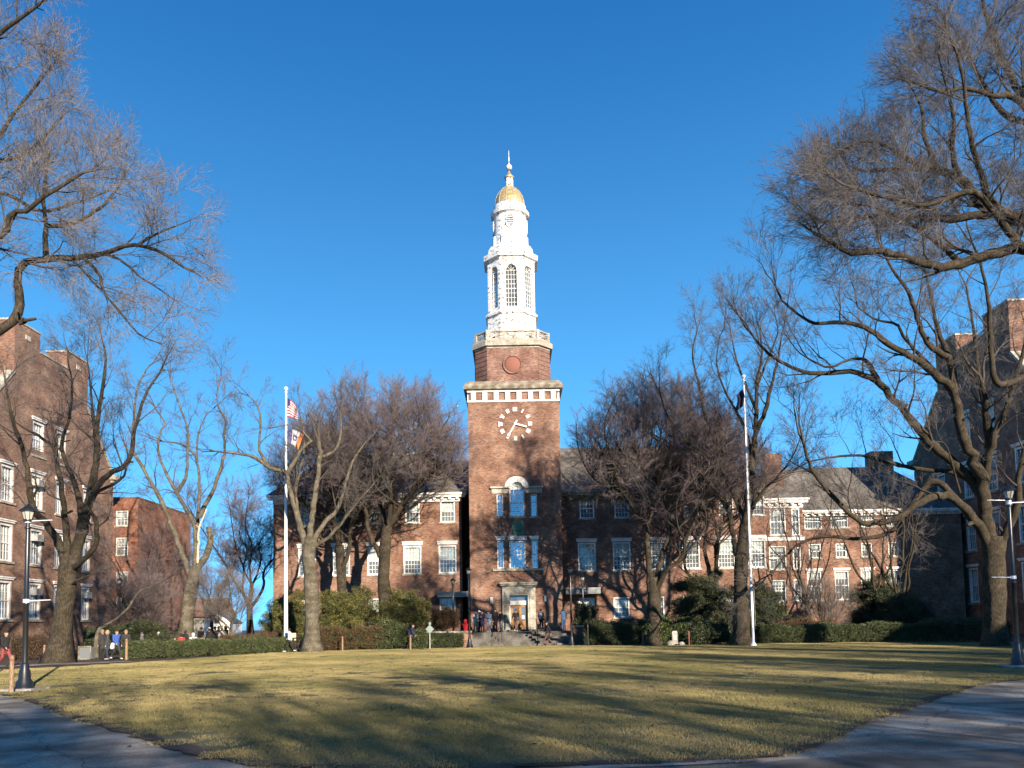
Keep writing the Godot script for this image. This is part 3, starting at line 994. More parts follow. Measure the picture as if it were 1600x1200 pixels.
	sp.lathe([Vector2(0.07, q4 - 0.1), Vector2(0.045, q4 + 0.4), Vector2(0.012, q5), Vector2(0, q5)], 8, ax)
	part(t, "spike", sp, mats["spire_paint"])

# ---------------------------------------------------------------- library wings
func hip_roof(mb: MB, x0: float, x1: float, z0: float, z1: float, y: float, rise: float, hip0: bool, hip1: bool, over := 0.5) -> void:
	var a := Vector3(x0 - over, y, z0 + over)
	var b := Vector3(x1 + over, y, z0 + over)
	var c := Vector3(x1 + over, y, z1 - over)
	var d := Vector3(x0 - over, y, z1 - over)
	var zm := (z0 + z1) * 0.5
	var half := (z0 - z1) * 0.5
	var r0 := Vector3(x0 - over + (half * 0.62 if hip0 else 0.0), y + rise, zm)
	var r1 := Vector3(x1 + over - (half * 0.62 if hip1 else 0.0), y + rise, zm)
	mb.quad(a, b, r1, r0, Vector3(0, 1, 1))
	mb.quad(d, c, r1, r0, Vector3(0, 1, -1))
	mb.tri(a, d, r0, Vector3(-1, 0.4 if hip0 else 0.0, 0).normalized())
	mb.tri(b, c, r1, Vector3(1, 0.4 if hip1 else 0.0, 0).normalized())

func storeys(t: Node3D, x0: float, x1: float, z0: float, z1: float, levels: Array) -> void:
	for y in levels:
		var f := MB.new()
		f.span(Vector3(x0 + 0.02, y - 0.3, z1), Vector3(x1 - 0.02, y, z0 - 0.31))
		part(t, "storey_floor", f, mats["room_shade_brown"])

func box_shell(mb: MB, x0: float, x1: float, z0: float, z1: float, y1: float) -> void:   # sides and back; the front is a wall_face
	mb.quad(Vector3(x0, 0, z0), Vector3(x0, y1, z0), Vector3(x0, y1, z1), Vector3(x0, 0, z1), Vector3(-1, 0, 0))
	mb.quad(Vector3(x1, 0, z0), Vector3(x1, y1, z0), Vector3(x1, y1, z1), Vector3(x1, 0, z1), Vector3(1, 0, 0))
	mb.quad(Vector3(x0, 0, z1), Vector3(x1, 0, z1), Vector3(x1, y1, z1), Vector3(x0, y1, z1), Vector3(0, 0, -1))
	mb.quad(Vector3(x0, y1, z0), Vector3(x1, y1, z0), Vector3(x1, y1, z1), Vector3(x0, y1, z1), Vector3(0, 1, 0))

func build_wings() -> void:
	# wing with the hipped end, on the flag side
	var D := 68.0
	var p := column_at(574, D)
	var t := thing("library_wing", "brick library wing with hipped slate roof and white scalloped eaves", "building", Vector3(p.x, 0, -D))
	var xf := t.transform
	var x0: float = on_face(427, 870, xf).x
	var x1: float = on_face(722, 870, xf).x
	var eave: float = on_face(640, 772, xf).y
	var holes := []
	var cols := [480.0, 533.0, 588.0, 644.5, 699.5]
	var up := []
	var mid := []
	var low := []
	for u in cols:
		var dv: float = -(u - 644.0) * 0.022
		up.append(px_rect(u - 11.5, 783 + dv, u + 11.5, 817 + dv, xf))
		mid.append(px_rect(u - 14, 853 + dv, u + 14, 897 + dv, xf))
		low.append(px_rect(u - 12.5, 934 + dv, u + 12.5, 973 + dv, xf))
	holes = up + mid + low
	var mb := MB.new()
	wall_face(mb, Rect2(x0, 0, x1 - x0, eave), holes, 0.3)
	box_shell(mb, x0, x1, 0, -13, eave)
	part(t, "wall", mb, mats["brick_wing"])
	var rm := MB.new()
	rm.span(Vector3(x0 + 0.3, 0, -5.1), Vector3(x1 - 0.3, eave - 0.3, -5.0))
	part(t, "inner_wall", rm, mats["room_shade_brown"])
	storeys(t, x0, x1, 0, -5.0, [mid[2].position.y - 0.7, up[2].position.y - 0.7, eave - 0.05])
	for k in 5:
		window(t, up[k], -0.08, 4, 4, [0.5, 0.75, 0.5, 0.5, 0.5][k], {"trim": 0.13})
		window(t, mid[k], -0.08, 5, 6, [0.3, 0.6, 0.5, 0.5, 0.52][k], {"trim": 0.14, "lintel": 0.24})
		window(t, low[k], -0.08, 4, 4, 0.6, {"trim": 0.12})
	cornice(t, x0, x1, eave - 0.16, 0.0, "white_paint")
	var rf := MB.new()
	hip_roof(rf, x0, x1, 0, -13, eave + 0.02, 4.9, true, true)
	part(t, "roof", rf, slate())
	var rw := MB.new()
	rw.span(Vector3(x0 + 4.0, eave + 4.82, -6.62), Vector3(x1 - 4.0, eave + 5.0, -6.38))
	part(t, "roof_ridge", rw, mats["lead_roof"])
	# recessed link between that wing and the tower
	var lk := thing("library_link", "recessed dark brick link in the gap beside the clock tower", "building", Vector3(p.x, 0, -D - 5.0))
	var lx0 := x1 + 0.02
	var lx1: float = at_depth(734, 870, 71.0).x - p.x + 0.3
	var lm := MB.new()
	lm.span(Vector3(lx0 - 2.0, 0, -8), Vector3(lx1, eave - 0.1, 0))
	part(lk, "wall", lm, mats["brick_wing"])
	var lr := MB.new()
	lr.quad(Vector3(lx0 - 3.0, eave - 0.08, 0.3), Vector3(lx1, eave - 0.08, 0.3), Vector3(lx1, eave + 4.7, -4), Vector3(lx0 - 3.0, eave + 4.7, -4), Vector3(0, 1, 1))
	lr.quad(Vector3(lx0 - 3.0, eave - 0.08, -8.3), Vector3(lx1, eave - 0.08, -8.3), Vector3(lx1, eave + 4.7, -4), Vector3(lx0 - 3.0, eave + 4.7, -4), Vector3(0, 1, -1))
	part(lk, "roof", lr, slate())
	# flat canopy over the side door
	var cp := thing("entrance_canopy", "flat grey metal canopy over the side entrance near the red coat", "canopy", Vector3(p.x, 0, -D))
	var cm := MB.new()
	var r := px_rect(684, 926, 732, 933, xf, 1.4)
	cm.span(Vector3(r.position.x, r.position.y, 0.01), Vector3(r.end.x, r.end.y, 1.9))
	part(cp, "slab", cm, mats["canopy_metal"])
	var cf := MB.new()
	cf.span(Vector3(r.position.x - 0.03, r.end.y, 0.02), Vector3(r.end.x + 0.03, r.end.y + 0.07, 1.95))
	part(cp, "flashing", cf, mats["lead_roof"])

	# wing beyond the tower
	D = 68.5
	p = column_at(1040, D)
	t = thing("library_wing", "brick library wing striped by tree shadows, with long slate roof", "building", Vector3(p.x, 0, -D))
	xf = t.transform
	x0 = at_depth(878.5, 870, D).x - p.x - 0.4
	x1 = on_face(1196, 870, xf).x
	eave = on_face(1000, 767, xf).y
	cols = [917.0, 971.5, 1026.0, 1080.0, 1135.0, 1183.0]
	up = []; mid = []; low = []
	for u in cols:
		var dv: float = -(u - 917.0) * 0.02
		up.append(px_rect(u - 11.5, 778 + dv, u + 11.5, 810 + dv, xf))
		mid.append(px_rect(u - 14, 848 + dv, u + 14, 892 + dv, xf))
		low.append(px_rect(u - 12.5, 934 + dv, u + 12.5, 966 + dv, xf))
	holes = up + mid + low
	mb = MB.new()
	wall_face(mb, Rect2(x0, 0, x1 - x0, eave), holes, 0.3)
	box_shell(mb, x0, x1, 0, -12.5, eave)
	part(t, "wall", mb, mats["brick_wing"])
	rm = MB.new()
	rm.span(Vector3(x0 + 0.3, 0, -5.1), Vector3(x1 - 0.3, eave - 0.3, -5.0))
	part(t, "inner_wall", rm, mats["room_shade_brown"])
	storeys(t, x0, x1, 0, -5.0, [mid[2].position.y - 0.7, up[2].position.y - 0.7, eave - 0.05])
	for k in 6:
		window(t, up[k], -0.08, 4, 4, 0.3 + 0.1 * (k % 3), {"trim": 0.12})
		window(t, mid[k], -0.08, 5, 6, [0.5, 0.52, 0.45, 0.3, 0.5, 0.4][k], {"trim": 0.14, "lintel": 0.22})
		window(t, low[k], -0.08, 4, 4, 0.55, {"trim": 0.13})
	cornice(t, x0, x1, eave - 0.16, 0.0, "old_limestone")
	rf = MB.new()
	hip_roof(rf, x0, x1, 0, -12.5, eave + 0.02, 5.2, false, true)
	part(t, "roof", rf, slate())
	var ac := MB.new()
	var cr := px_rect(1206, 712, 1227, 742, xf, -6.0)
	ac.box(Vector3(cr.get_center().x, cr.get_center().y - 1.0, -8.0), Vector3(1.6, cr.size.y + 3.0, 1.2))
	part(t, "chimney", ac, mats["brick_pier"])
	var cp2 := thing("entrance_canopy", "flat grey canopy over a side door by the leafy dark shrub", "canopy", Vector3(p.x, 0, -D))
	cm = MB.new()
	r = px_rect(884, 920, 938, 928, xf, 1.4)
	cm.span(Vector3(r.position.x, r.position.y, 0.01), Vector3(r.end.x, r.end.y, 1.7))
	part(cp2, "slab", cm, mats["canopy_metal"])
	cf = MB.new()
	cf.span(Vector3(r.position.x - 0.03, r.end.y, 0.02), Vector3(r.end.x + 0.03, r.end.y + 0.07, 1.75))
	part(cp2, "flashing", cf, mats["lead_roof"])

func build_annex() -> void:
	var D := 72.5
	var p := column_at(1330, D)
	var t := thing("brick_annex", "brick annex with white bay pavilion and small attic windows", "building", Vector3(p.x, 0, -D))
	var xf := t.transform
	var x0: float = on_face(1180, 870, xf).x
	var x1: float = 41.0 - p.x
	var xb: float = on_face(1254, 870, xf).x
	var eave: float = on_face(1300, 799, xf).y
	var attic := [px_rect(1257, 803, 1284, 826, xf), px_rect(1298, 802, 1325, 824, xf), px_rect(1342, 801, 1368, 823, xf), px_rect(1385, 800, 1411, 822, xf)]
	var upper := [px_rect(1264, 850, 1283, 872, xf), px_rect(1306, 849, 1323, 871, xf), px_rect(1346, 848, 1363, 870, xf), px_rect(1388, 847, 1405, 869, xf)]
	var tall := [px_rect(1262, 893, 1284, 938, xf), px_rect(1305, 892, 1327, 937, xf), px_rect(1346, 891, 1366, 936, xf), px_rect(1388, 890, 1408, 935, xf)]
	var mb := MB.new()
	wall_face(mb, Rect2(xb, 0, x1 - xb, eave), attic + upper + tall, 0.3)
	box_shell(mb, x0, x1, 0, -13, eave)
	part(t, "wall", mb, mats["brick_wing"])
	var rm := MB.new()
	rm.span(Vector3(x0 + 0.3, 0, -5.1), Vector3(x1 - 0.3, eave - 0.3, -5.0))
	part(t, "inner_wall", rm, mats["room_shade_brown"])
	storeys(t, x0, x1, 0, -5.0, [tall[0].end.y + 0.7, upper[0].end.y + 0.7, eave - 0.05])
	for q in attic: window(t, q, -0.08, 6, 2, 0.3, {"trim": 0.08})
	for q in upper: window(t, q, -0.08, 3, 2, 0.3, {"trim": 0.1})
	for q in tall: window(t, q, -0.08, 4, 4, 0.25, {"trim": 0.1, "lintel": 0.12})
	cornice(t, xb, x1, eave - 0.1, 0.0, "white_paint", "cornice", 0.6)
	var rf := MB.new()
	hip_roof(rf, x0, x1, 0, -13, eave + 0.06, 5.2, true, true)
	part(t, "roof", rf, slate())
	# bay pavilion standing 0.9 m proud
	var off := 0.9
	var bay := [px_rect(1203, 794, 1228, 836, xf, off), px_rect(1237, 794, 1250, 836, xf, off), px_rect(1202, 853, 1229, 890, xf, off), px_rect(1239, 855, 1252, 889, xf, off), px_rect(1206, 906, 1229, 940, xf, off), px_rect(1241, 905, 1253, 939, xf, off), px_rect(1205, 957, 1224, 965, xf, off)]
	var bx0 := x0
	var bx1: float = on_face(1257, 870, xf, off).x
	var top: float = on_face(1230, 784, xf, off).y
	var bm := MB.new()
	wall_face(bm, Rect2(bx0, 0, bx1 - bx0, top), bay, 0.3, off)
	bm.quad(Vector3(bx1, 0, off), Vector3(bx1, top, off), Vector3(bx1, top, -1), Vector3(bx1, 0, -1), Vector3(1, 0, 0))
	bm.quad(Vector3(bx0, 0, off), Vector3(bx0, top, off), Vector3(bx0, top, -1), Vector3(bx0, 0, -1), Vector3(-1, 0, 0))
	bm.quad(Vector3(bx0, top, off), Vector3(bx1, top, off), Vector3(bx1, top, -1.4), Vector3(bx0, top, -1.4), Vector3(0, 1, 0))
	part(t, "bay_wall", bm, mats["brick_tower"])
	for k in bay.size(): window(t, bay[k], off - 0.08, [4, 2, 4, 2, 4, 2, 2][k], [4, 4, 3, 3, 3, 3, 1][k], 0.2, {"trim": 0.12})
	cornice(t, bx0, bx1, top + 0.1, off, "white_paint", "bay_cornice", 1.2)
	var bd := MB.new()
	var by: float = on_face(1230, 842, xf, off).y
	bd.span(Vector3(bx0 - 0.05, by - 0.15, off), Vector3(bx1 + 0.05, by + 0.15, off + 0.12))
	part(t, "band_course", bd, mats["white_paint"])
	var ch := MB.new()
	ch.box(Vector3(on_face(1425, 720, xf).x, eave + 4.2, -6.5), Vector3(2.2, 5.0, 1.4))
	part(t, "chimney", ch, mats["brick_wing"])

# gable-ended hall facing across the lawn; turn = +-90 degrees, so that its face looks along x
func build_hall(side: int, label: String, key: String) -> void:
	var size := 1.268 if side < 0 else 1.36
	var X := 30.0 * size if side < 0 else 30.5 * size
	var zc := 51.8
	var t := thing("brick_hall", label, "building", Vector3(side * X, 0, -zc * size), -side * PI / 2)
	t.scale = Vector3.ONE * size
	var xf := t.transform
	var brickm: Material = mats[key]
	# own axes: x runs along the face (away from the camera on one side, towards it on the other)
	var dirx := 1.0 if side < 0 else -1.0
	var PX := func(z: float) -> float: return (z - zc) * dirx
	var holes := []
	var cols := [44.6, 47.25, 50.25, 52.85, 56.2]
	var rows := [[2.05, 2.3], [5.5, 2.25], [9.05, 2.2], [12.45, 2.15]]
	var spec := []
	for r in 4:
		for k in 5:
			if r == 3 and k != 2 and k != 3: continue
			var wd := 1.25 if k == 2 or k == 1 else 1.1
			var h := Rect2(PX.call(cols[k]) - wd * 0.5, rows[r][0], wd, rows[r][1])
			holes.append(h)
			spec.append([r, k, h])
	var mb := MB.new()
	wall_face(mb, Rect2(-8, 0, 16, 12.8), holes.filter(func(h): return h.position.y < 12.0), 0.3)
	# gable and the two chimneys, in the plane of the wall
	wall_face(mb, Rect2(-4.2, 12.8, 8.4, 6.3), holes.filter(func(h): return h.position.y > 12.0), 0.3)
	for s in [-1, 1]:
		mb.tri(Vector3(s * 8, 12.8, 0), Vector3(s * 4.2, 12.8, 0), Vector3(s * 4.2, 17.0, 0), Vector3(0, 0, 1))
		mb.quad(Vector3(s * 8, 12.8, 0), Vector3(s * 4.2, 17, 0), Vector3(s * 4.2, 17, -0.5), Vector3(s * 8, 12.8, -0.5), Vector3(s, 1, 0))
	mb.quad(Vector3(-1.6, 19.1, 0), Vector3(1.6, 19.1, 0), Vector3(1.6, 19.1, -0.6), Vector3(-1.6, 19.1, -0.6), Vector3(0, 1, 0))
	mb.quad(Vector3(-4.2, 12.8, -0.5), Vector3(4.2, 12.8, -0.5), Vector3(4.2, 19.1, -0.5), Vector3(-4.2, 19.1, -0.5), Vector3(0, 0, -1))
	box_shell(mb, -8, 8, 0, -22, 12.8)
	part(t, "wall", mb, brickm)
	for s in [-1, 1]:
		var ch := group_node(t, "chimney")
		var cm := MB.new()
		cm.span(Vector3(s * 1.6, 16.0, -1.45), Vector3(s * 4.2, 20.3, 0.003))
		part(ch, "stack", cm, brickm)
		var cap := MB.new()
		cap.span(Vector3(s * 1.55, 20.3, -1.5), Vector3(s * 4.25, 20.42, 0.05))
		part(ch, "capstone", cap, mats["limestone"])
		var vt := MB.new()
		vt.box(Vector3(s * 1.59 if false else s * 2.9, 19.6, 0.02), Vector3(0.5, 0.3, 0.06))
		part(ch, "vent", vt, mats["limestone"])
	var cop := MB.new()
	cop.span(Vector3(-1.62, 19.1, -0.62), Vector3(1.62, 19.22, 0.06))
	part(t, "coping", cop, mats["limestone"])
	for s in [-1, 1]:
		cop = MB.new()
		cop.bar(Vector3(s * 8.1, 12.86, -0.23), Vector3(s * 4.2, 17.12, -0.23), 0.14, 0.62)
		cop.box(Vector3(s * 7.9, 12.75, 0.12), Vector3(0.9, 0.35, 0.5))
		cop.box(Vector3(s * 7.95, 12.48, 0.1), Vector3(0.7, 0.2, 0.3))
		part(t, "coping", cop, mats["limestone"])
	for s in [-1, 1]:      # quoins of raised brick at the corners
		for k in 16:
			var q := MB.new()
			q.box(Vector3(s * 7.55, 0.4 + k * 0.76, 0.0), Vector3(0.9, 0.66, 0.06))
			part(t, "quoin", q, brickm)
	var rf := MB.new()
	rf.quad(Vector3(-8.4, 12.7, -0.45), Vector3(0, 21.3 - 1.9, -0.45), Vector3(0, 19.4, -22), Vector3(-8.4, 12.7, -22), Vector3(-1, 1, 0))
	rf.quad(Vector3(8.4, 12.7, -0.45), Vector3(0, 19.4, -0.45), Vector3(0, 19.4, -22), Vector3(8.4, 12.7, -22), Vector3(1, 1, 0))
	rf.tri(Vector3(-8.4, 12.7, -22), Vector3(8.4, 12.7, -22), Vector3(0, 19.4, -22), Vector3(0, 0, -1))
	part(t, "roof", rf, slate())
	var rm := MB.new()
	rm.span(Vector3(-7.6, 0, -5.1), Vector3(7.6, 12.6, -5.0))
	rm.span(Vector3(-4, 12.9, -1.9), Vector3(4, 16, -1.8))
	part(t, "inner_wall", rm, mats["room_shade_brown"])
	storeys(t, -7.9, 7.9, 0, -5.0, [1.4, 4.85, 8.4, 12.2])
	for q in spec:
		var r: int = q[0]
		var k: int = q[1]
		var h: Rect2 = q[2]
		var w := window(t, h, -0.08, 4, 4, [0.3, 0.55, 0.45, 0.5, 0.35][(k + r * 2) % 5], {"trim": 0.14, "lintel": 0.1})
		if (r == 0 and k in [2, 4]) or (r == 2 and k == 2) or (r == 1 and k == 2):       # window air conditioners
			var u := group_node(t, "air_conditioner", Vector3(h.get_center().x - 0.1, h.end.y - 0.55, 0.05))
			var um := MB.new()
			um.box(Vector3(0, 0, 0), Vector3(0.66, 0.42, 0.55))
			part(u, "case", um, mats["unit_grey"])
			var ug := MB.new()
			for j in 5: ug.box(Vector3(0, -0.14 + j * 0.07, 0.277), Vector3(0.5, 0.03, 0.012))
			part(u, "grille", ug, mats["grille_dark"])

func build_far_buildings() -> void:
	# plain brick block behind the bare trees
	var D := 80.0
	var p := column_at(213, D)
	var t := thing("brick_block", "plain red brick block behind bare trees, beside the gabled hall", "building", Vector3(p.x, 0, -D))
	var xf := t.transform
	var top: float = on_face(195, 779, xf).y
	var x0: float = on_face(120, 870, xf).x
	var holes := []
	for q in [[798, 822], [840, 868], [893, 913], [932, 952]]:
		holes.append(px_rect(181, q[0], 200, q[1], xf))
		holes.append(px_rect(150, q[0], 168, q[1], xf))
	var mb := MB.new()
	wall_face(mb, Rect2(x0, 0, -x0, top), holes, 0.3)
	box_shell(mb, x0, 0, 0, -13.2, top)
	part(t, "wall", mb, mats["brick_red"])
	var rm := MB.new()
	rm.span(Vector3(x0 + 0.3, 0, -2.4), Vector3(-0.3, top - 0.3, -2.3))
	part(t, "inner_wall", rm, mats["room_shade_brown"])
	storeys(t, x0, 0, 0, -2.3, [3.0, 6.2, 9.6, 12.4])
	for h in holes: window(t, h, -0.08, 3, 3, 0.4, {"trim": 0.1})
	var cp := MB.new()
	cp.span(Vector3(x0 - 0.05, top, -13.25), Vector3(0.05, top + 0.16, 0.06))
	part(t, "coping", cp, mats["brick_pier"])
	# white house far down the path
	p = column_at(338, 118)
	t = thing("white_house", "small white gabled house far off between the tree trunks", "building", p)
	t.scale = Vector3.ONE * 0.62
	var wb := MB.new()
	wb.span(Vector3(-3.4, 0, -8), Vector3(3.4, 4.2, 0))
	wb.tri(Vector3(-3.4, 4.2, 0.0), Vector3(3.4, 4.2, 0), Vector3(0, 6.6, 0), Vector3(0, 0, 1))
	part(t, "wall", wb, mats["white_paint"])
	var wr := MB.new()
	for s in [-1, 1]: wr.quad(Vector3(s * 3.8, 4.0, 0.3), Vector3(0, 6.75, 0.3), Vector3(0, 6.75, -8), Vector3(s * 3.8, 4.0, -8), Vector3(s, 1, 0))
	part(t, "roof", wr, mats["slate"])
	for q in [[-1.6, 1.2], [1.2, 1.2], [0.0, 3.9]]:
		var ww := MB.new()
		ww.box(Vector3(q[0], q[1] + 0.6, 0.02), Vector3(0.9, 1.2, 0.08))
		part(t, "window", ww, mats["grille_dark"])
	p = column_at(296, 124)
	t = thing("brown_house", "low house with brown pitched roof beyond the garden walls", "building", p)
	wb = MB.new()
	wb.span(Vector3(-4, 0, -8), Vector3(4, 3.6, 0))
	part(t, "wall", wb, mats["limestone"])
	wr = MB.new()
	wr.quad(Vector3(-4.5, 3.5, 0.5), Vector3(4.5, 3.5, 0.5), Vector3(4.5, 6.6, -4), Vector3(-4.5, 6.6, -4), Vector3(0, 1, 1))
	wr.quad(Vector3(-4.5, 3.5, -8.5), Vector3(4.5, 3.5, -8.5), Vector3(4.5, 6.6, -4), Vector3(-4.5, 6.6, -4), Vector3(0, 1, -1))
	part(t, "roof", wr, mats["brick_pier"])
	# unseen hall, added to shade the beds and trunks by the dark hall
	t = thing("brick_hall", "unseen brick hall with slate roof, added outside the view to cast shade", "building", Vector3(46, 0, -6))
	wb = MB.new()
	wb.span(Vector3(0, 0, -20), Vector3(16, 14.6, 16))
	part(t, "wall", wb, mats["brick_wing"])
	wr = MB.new()
	wr.quad(Vector3(-0.4, 14.6, -20.4), Vector3(-0.4, 14.6, 16.4), Vector3(8, 18.0, 12), Vector3(8, 18.0, -16), Vector3(-1, 1, 0))
	wr.quad(Vector3(16.4, 14.6, -20.4), Vector3(16.4, 14.6, 16.4), Vector3(8, 18.0, 12), Vector3(8, 18.0, -16), Vector3(1, 1, 0))
	wr.tri(Vector3(-0.4, 14.6, -20.4), Vector3(16.4, 14.6, -20.4), Vector3(8, 18.0, -16), Vector3(0, 0.7, -0.7))
	wr.tri(Vector3(-0.4, 14.6, 16.4), Vector3(16.4, 14.6, 16.4), Vector3(8, 18.0, 12), Vector3(0, 0.7, 0.7))
	part(t, "roof", wr, mats["slate"])

# ---------------------------------------------------------------- trees
var sprays: Array[ArrayMesh] = []

func make_sprays() -> void:      # small branchlets, one metre long, that the crowns are made of
	for kind in 3:
		var rng := RandomNumberGenerator.new()
		rng.seed = 40 + kind
		var mb := MB.new()
		mb.colored = true
		var base_col: Color = [Color(0.105, 0.092, 0.086), Color(0.15, 0.112, 0.108), Color(0.165, 0.142, 0.13)][kind]
		mb.col = base_col
		var pts := PackedVector3Array()
		var p := Vector3.ZERO
		var d := Vector3.UP
		for k in 5:
			pts.append(p)
			d = (d + Vector3(rng.randfn(0, 0.14), 0, rng.randfn(0, 0.14))).normalized()
			p += d * 0.25
		mb.tube(pts, PackedFloat32Array([0.0095, 0.0085, 0.007, 0.0055, 0.0036]), 3)
		for k in 11:
			var f := 0.10 + 0.86 * k / 10.0
			var fi := f * 4.0
			var o := pts[int(minf(fi, 3.0))].lerp(pts[int(minf(fi, 3.0)) + 1], fi - minf(floorf(fi), 3.0))
			var w := rng.randf() * TAU
			var sd := (Vector3(cos(w), 0, sin(w)) * rng.randf_range(0.45, 0.85) + Vector3.UP * rng.randf_range(0.6, 1.1)).normalized()
			var L := rng.randf_range(0.25, 0.62) * (1.15 - 0.45 * f)
			var e := o + sd * L * 0.5 + Vector3(rng.randfn(0, 0.02), 0, rng.randfn(0, 0.02))
			var e2 := e + (sd + Vector3(rng.randfn(0, 0.2), rng.randfn(0.1, 0.15), rng.randfn(0, 0.2))).normalized() * L * 0.5
			mb.col = base_col * rng.randf_range(0.6, 1.3)
			mb.tube(PackedVector3Array([o, e, e2]), PackedFloat32Array([0.0062, 0.005, 0.0032]), 3)
			for j in 2:
				var q := o.lerp(e2, rng.randf_range(0.3, 0.95))
				var w2 := rng.randf() * TAU
				var td := (sd * 1.0 + Vector3(cos(w2), rng.randf_range(-0.2, 0.6), sin(w2)) * 0.65).normalized()
				mb.tube(PackedVector3Array([q, q + td * rng.randf_range(0.10, 0.26)]), PackedFloat32Array([0.0044, 0.0028]), 3)
		sprays.append(mb.mesh(mats["twig"]))

class Growth:
	var rng := RandomNumberGenerator.new()
	var fine: MB = null              # branches beyond the limbs
	var spots: Array[Transform3D] = []
	var wander := 0.16
	var lift := 0.05
	var density := 1.5               # side branches per metre
	var reach := 3.2                 # length of first side branches
	var levels := 2
	var spray_every := 0.33
	var spray_size := 1.0
	var droop := 0.0
	var limit := 20000

	func spot(p: Vector3, d: Vector3, s: float) -> void:
		if spots.size() >= limit: return
		var y := d.normalized()
		var x := y.cross(Vector3(0.2, 0.3, 0.93)).normalized()
		var z := x.cross(y)
		var a := rng.randf() * TAU
		var b := Basis(x * cos(a) + z * sin(a), y, (z * cos(a) - x * sin(a)))
		spots.append(Transform3D(b.scaled_local(Vector3.ONE * s), p))

	func side_dir(d: Vector3, ang: float) -> Vector3:
		var x := d.cross(Vector3(0.3, 0.1, 0.95)).normalized()
		var y := d.cross(x)
		var w := rng.randf() * TAU
		return (d * cos(ang) + (x * cos(w) + y * sin(w)) * sin(ang)).normalized()

	func branch(p: Vector3, d: Vector3, length: float, r: float, level: int) -> void:
		var n := clampi(int(length / 0.4), 3, 9)
		var step := length / n
		var pts := PackedVector3Array([p])
		var rad := PackedFloat32Array([r])
		var ds := [d]
		for k in n:
			d = (d + Vector3(rng.randfn(0, wander), rng.randfn(0, wander), rng.randfn(0, wander)) + Vector3.UP * (lift - droop * level * k / n)).normalized()
			p += d * step
			pts.append(p)
			rad.append(maxf(r * (1.0 - 0.72 * (k + 1.0) / n), 0.006))
			ds.append(d)
		fine.tube(pts, rad, 5 if level == 1 else (4 if r > 0.02 else 3))
		if level < levels:
			var kids := int(length * density * (1.0 + 0.35 * level) + rng.randf())
			for k in kids:
				var f := rng.randf_range(0.22, 1.0)
				var i := int(f * n)
				var q := pts[i].lerp(pts[mini(i + 1, n)], f * n - i)
				branch(q, side_dir(ds[i], rng.randf_range(0.45, 0.95)), length * rng.randf_range(0.32, 0.55) * (1.25 - 0.5 * f), rad[i] * 0.6, level + 1)
		var cnt := int(length / spray_every * (1.0 if level == levels else 0.4))
		for k in cnt:
			var f := rng.randf_range(0.2, 1.0)
			var i := int(f * n)
			spot(pts[i].lerp(pts[mini(i + 1, n)], f * n - i), side_dir(ds[i], rng.randf_range(0.2, 0.9)), spray_size * rng.randf_range(0.6, 1.15))
		spot(pts[n], d, spray_size)

# smooth a traced limb and give it a taper
func limb_path(raw: PackedVector3Array, r0: float, r1: float, rng: RandomNumberGenerator, bend := 0.16) -> Array:
	var c := Curve3D.new()
	for i in raw.size():
		var tan_ := Vector3.ZERO
		if i > 0 and i < raw.size() - 1: tan_ = (raw[i + 1] - raw[i - 1]) / 6.0
		c.add_point(raw[i], -tan_, tan_)
	var L := c.get_baked_length()
	var n := clampi(int(L / 0.35), 4, 60)
	var ph := rng.randf() * TAU
	var pts := PackedVector3Array()
	var rad := PackedFloat32Array()
	for k in n + 1:
		var f := float(k) / n
		var kink := lerpf(r0, r1, f) * (0.0 if k == 0 else bend)
		pts.append(c.sample_baked(L * f, true) + Vector3(rng.randfn(0, kink), rng.randfn(0, kink), rng.randfn(0, kink)))
		rad.append(lerpf(r0, r1, pow(f, 0.8)) * (1.0 + 0.05 * sin(f * L * 1.9 + ph) + 0.03 * sin(f * L * 4.3 + ph * 2.0)))
	return [pts, rad, L]

